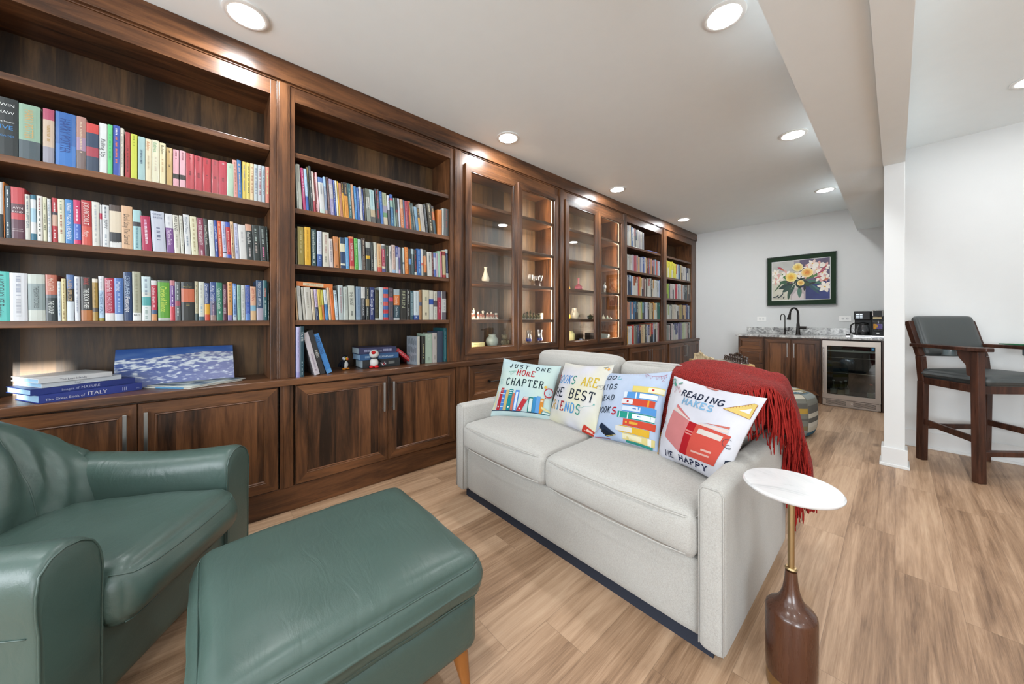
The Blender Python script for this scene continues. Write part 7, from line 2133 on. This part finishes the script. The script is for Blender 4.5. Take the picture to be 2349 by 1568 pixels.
figures([(1197, 'pawn'), (1202, 'knight'), (1210, 'queen'), (1217, 'king'), (1224, 'bishop'), (1231, 'knight'), (1237, 'rook')], '4c4c30', '6c683c', Z1, 'olive', -2.56, 'olive carved chess pieces behind the right pane', 1.35)
o = M().box(-2.60, -2.56, on_shelf(1239, Z1, -2.57), on_shelf(1244.5, Z1, -2.57), Z1, Z1 + .068, c=hexc('dcd8c0')).build('card_box', MATTEC, origin=(-2.58, on_shelf(1242, Z1, -2.57), Z1), bevel=.002)
set_tags(o, 'small upright cream box at the right end of the olive chess pieces', 'box')
# stemware
def stem(px_, z, prof, label, X, grp, band=None):
    o, y = lathe_thing('wine_glass', px_, z, prof, DRINKG, None, label, 'glass', X, grp)
    if band:
        m = M(); m.lathe([(r + .0006, zz) for r, zz in band], (X, y, z), 28, c=hexc('3c4cb0')); m.build('blue_band', GLAZE, o, smooth=True)
gob = [(0, 0), (.026, 0), (.026, .002), (.004, .006), (.0035, .055), (.012, .062), (.024, .085), (.030, .115), (.032, .135), (.031, .135), (.029, .115), (.022, .086), (.010, .065), (0, .064)]
for p, X in ((1217, -2.58), (1227, -2.63), (1239, -2.56)): stem(p, Z2, scale(gob, .92), {1217: 'clear goblet on the upper shelf, leftmost of its three', 1227: 'clear goblet on the upper shelf, set back between two others', 1239: 'clear goblet on the upper shelf, rightmost of its three'}[p], X, 'clear goblets in the glass cabinet')
hur = [(0, 0), (.028, 0), (.028, .002), (.005, .006), (.004, .022), (.020, .030), (.030, .050), (.029, .075), (.022, .105), (.024, .130), (.031, .160), (.030, .160), (.023, .130), (.021, .105), (.028, .075), (.029, .050), (.019, .032), (0, .030)]
for p, l in ((1213, 'tall hurricane glass with faint blue band, left of its pair'), (1238.5, 'tall hurricane glass with strong blue band, right of its pair')):
    stem(p, Z0, hur, l, -2.56, 'hurricane glasses with blue bands', [(.029, .045), (.0305, .055), (.0295, .072)])
# farther cabinet
pink = [(0, 0), (.026, 0), (.034, .006), (.048, .028), (.050, .044), (.044, .062), (.024, .080), (.012, .092), (.0105, .12), (.011, .150), (.016, .168), (.013, .168), (.008, .15), (0, .10)]
lathe_thing('bottle_vase', 1327, Z2 + .0, scale(pink, .95, 1.0), GLAZE, 'c8687c', 'rose pink bottle vase on the farther cabinet shelf', 'vase')
lathe_thing('slender_vase', 1304, Z2, [(0, 0), (.024, 0), (.024, .02), (.010, .05), (.007, .12), (.010, .18), (.008, .18), (0, .1)], GLAZE, 'd8a850', 'slim yellow vase at the far left edge behind the pane', 'vase', X=-2.56)
o, y = lathe_thing('pitcher', 1318, Z1, scale([(0, 0), (.036, 0), (.048, .014), (.058, .045), (.054, .075), (.040, .10), (.034, .118), (.036, .138), (.033, .138), (.031, .118), (0, .1)], .98, .92), GLAZE, 'd6cfbc', 'cream pottery pitcher with dark motif in the farther cabinet', 'pitcher')
M().tube(catmull([(XI + .01, y - .034, Z1 + .125), (XI + .015, y - .062, Z1 + .118), (XI + .02, y - .066, Z1 + .085), (XI + .01, y - .048, Z1 + .06)], 5), .006, 8, c=hexc('d6cfbc')).build('handle', GLAZE, o, smooth='all')
ball(M(), (XI + .045, y + .022, Z1 + .042), .016, '2c2a26', (.4, 1, .9)).build('painted_motif', GLAZE, o, smooth='all')
lathe_thing('small_jug', 1304, Z1, [(0, 0), (.020, 0), (.030, .02), (.028, .045), (.016, .06), (0, .06)], GLAZE, 'd8b850', 'small yellow round jar at the left edge beside the pitcher', 'jar', X=-2.56)
o, y = lathe_thing('covered_bowl', 1354, Z1, scale([(0, 0), (.026, 0), (.034, .010), (.044, .030), (.046, .040), (.048, .042), (.036, .056), (.014, .064), (.006, .066), (.010, .074), (.0, .080)], .85), GLAZE, '4c5440', 'dark green patterned bowl with lid on the farther cabinet shelf', 'bowl')
ribs = M(); y = on_shelf(1310.5, Z0)
NR = 48
def ribp(u, v):
    pr = [(0.030, 0), (.040, .015), (.044, .05), (.046, .085), (.040, .105), (.026, .118), (.024, .126), (.026, .13)]
    f = v * (len(pr) - 1); i = min(int(f), len(pr) - 2); t = f - i
    r = (pr[i][0] * (1 - t) + pr[i + 1][0] * t) * (1 + .045 * abs(math.sin(u * PI * 9))); z = pr[i][1] * (1 - t) + pr[i + 1][1] * t
    return Vector((XI + r * .92 * math.cos(u * 2 * PI), y + r * .92 * math.sin(u * 2 * PI), Z0 + z))
ribs.grid(72, 21, ribp, c=hexc('c4c490')); o = ribs.build('ribbed_vase', GLAZE, smooth='all', origin=(XI, y, Z0)); set_tags(o, 'pale green ribbed vase at the bottom of the farther cabinet', 'vase')
m = M(); y = on_shelf(1329, Z0)
ball(m, (XI + .03, y, Z0 + .018), .018, 'e0e4ec', (.8, 1.7, .9)); ball(m, (XI + .035, y - .03, Z0 + .026), .012, '3c4c78', (1, 1, 1)); ball(m, (XI + .045, y + .01, Z0 + .022), .010, '30406c', (.6, 1.6, .8)); ball(m, (XI + .03, y + .034, Z0 + .016), .010, 'dfe3ea', (.8, 1.2, 1.3))
set_tags(m.build('ceramic_figurine', GLAZE, smooth='all', origin=(XI, y, Z0)), 'small blue and white reclining ceramic animal in the farther cabinet', 'figurine')
o = M(); y = on_shelf(1356, Z0, -2.64); o.box(-2.70, -2.62, y - .05, y + .05, Z0, Z0 + .095, c=hexc('3a2c24')); o = o.build('wooden_box', MATTEC, origin=(-2.66, y, Z0), bevel=.003); set_tags(o, 'dark brown box standing at the back, bottom of the farther cabinet', 'box')
# porcelain person figurine
y = on_shelf(1387, Z2, -2.56); m = M(); c0 = Vector((-2.56, y, Z2))
m.lathe([(0, 0), (.022, 0), (.022, .008), (0, .008)], tuple(c0), 20, c=hexc('dcd8cc'))
for l in (-.008, .009): m.tube([c0 + Vector((0, l, .008)), c0 + Vector((0, l, .03)), c0 + Vector((0, l * .8, .055))], [.006, .006, .008], 8, c=hexc('e4e0d4'))
ball(m, tuple(c0 + Vector((0, 0, .082))), .021, 'a4b4c4', (.8, 1.0, 1.6)); ball(m, tuple(c0 + Vector((.002, .002, .128))), .0125, 'd8c8b8', (1, 1, 1.1)); ball(m, tuple(c0 + Vector((-.003, -.003, .133))), .012, '5c5048', (1, 1, .9))
for l in (-1, 1): m.tube([c0 + Vector((0, l * .018, .105)), c0 + Vector((.006, l * .026, .082)), c0 + Vector((.016, l * .016, .066))], [.006, .005, .0045], 8, c=hexc('c8d0d8'))
set_tags(m.build('porcelain_figurine', GLAZE, smooth='all', origin=tuple(c0)), 'white and blue porcelain standing figurine in the farther cabinet', 'figurine')
for p, h, c, l in ((1384, .068, 'd8d0b4', 'cream spired ceramic ornament, left and tallest of three'), (1393, .058, 'b8ccb4', 'pale green spired ceramic ornament, middle of three'), (1400, .036, 'd0ccb0', 'tiny ceramic ornament, right and smallest of three')):
    y = on_shelf(p, Z1, -2.54); m = M().lathe([(0, 0), (.016, 0), (.018, h * .25), (.012, h * .5), (.013, h * .56), (.004, h * .8), (0, h)], (-2.54, y, Z1), 14, c=hexc(c)); ball(m, (-2.53, y + .012, Z1 + h * .2), h * .18, hexc(c), n=1)
    set_tags(m.build('ceramic_ornament', GLAZE, smooth=True, origin=(-2.54, y, Z1)), l, 'figurine', 'spired ceramic ornaments')
o, y = lathe_thing('mug', 1385, Z0, scale([(0, 0), (.050, 0), (.060, .02), (.066, .06), (.068, .085), (.065, .085), (.062, .06), (.056, .022), (0, .012)], .95), GLAZE, 'ced6ce', 'wide pale mug with dark flower at the bottom of the farther cabinet', 'mug', X=-2.55)
M().tube(catmull([(-2.54, y + .058, Z0 + .070), (-2.53, y + .088, Z0 + .072), (-2.525, y + .096, Z0 + .050), (-2.53, y + .080, Z0 + .028), (-2.54, y + .054, Z0 + .022)], 5), .006, 8, c=hexc('dce2dc')).build('handle', GLAZE, o, smooth='all')
m = M(); 
for k in range(6): ball(m, (-2.55 + .059 * math.cos(-.15), y + .059 * math.sin(-.15) + .010 * math.cos(k), Z0 + .026 + .010 * math.sin(k)), .008, '3c4440', (.3, 1, 1), n=1)
m.build('painted_flower', GLAZE, o, smooth='all')

# ---------------------------------------------------------------- chess table behind the sofa
GX, GY, GZ = -1.085, 3.55, .752
gt = empty('game_table', (GX, GY, 0), 'small pale wooden chess table with a drawer end behind the sofa', 'table', rz=math.radians(38))
def gbox(name, x0, x1, y0, y1, z0, z1, mat, bev=.002, par=gt): return M().box(x0, x1, y0, y1, z0, z1).build(name, mat, par, bevel=bev, world=False)
gbox('tabletop', -.20, .20, -.20, .20, GZ - .012, GZ, PALEW)
for a, b, c_, d_ in ((-.19, .19, -.19, -.17), (-.19, .19, .17, .19), (-.19, -.17, -.17, .17), (.17, .19, -.17, .17)): gbox('apron', a, b, c_, d_, GZ - .07, GZ - .012, PALEW)
for sx in (-1, 1):
    for sy in (-1, 1): gbox('leg', sx * .185 - .016, sx * .185 + .016, sy * .185 - .016, sy * .185 + .016, 0, GZ - .012, PALEW)
m = M()
sq = .045
for i in range(8):
    for j in range(8): m.poly([(-4 * sq + i * sq, -4 * sq + j * sq, GZ + .0006), (-3 * sq + i * sq, -4 * sq + j * sq, GZ + .0006), (-3 * sq + i * sq, -3 * sq + j * sq, GZ + .0006), (-4 * sq + i * sq, -3 * sq + j * sq, GZ + .0006)], c=hexc('6f6a62' if (i + j) % 2 else 'c8bca4'))
m.build('chessboard_squares', COVER, gt, world=False)
Rg_ = Matrix.Rotation(math.radians(38), 3, 'Z')
for side, col, who in ((-1, 'dcc8a0', 'light'), (1, '3a2418', 'dark')):
    pr = {}
    for row in (0, 1):
        for i in range(8):
            kind = ORDER[i] if row == 0 else 'pawn'
            loc = Vector((GX, GY, GZ + .0008)) + Rg_ @ Vector((side * (3.5 - row) * sq, (-3.5 + i) * sq, 0)) + Vector((0, 0, 0))
            if kind not in pr:
                m = piece(kind, col, None, 1.45); o = m.build('chess_' + kind, GLAZE, smooth=True); pr[kind] = o
            else: o = pr[kind].copy(); COL.objects.link(o)
            o.location = loc
            set_tags(o, f'{who} turned wooden chess {kind} on the pale chess table', 'chess piece', f'{who} wooden chess pieces on the table')
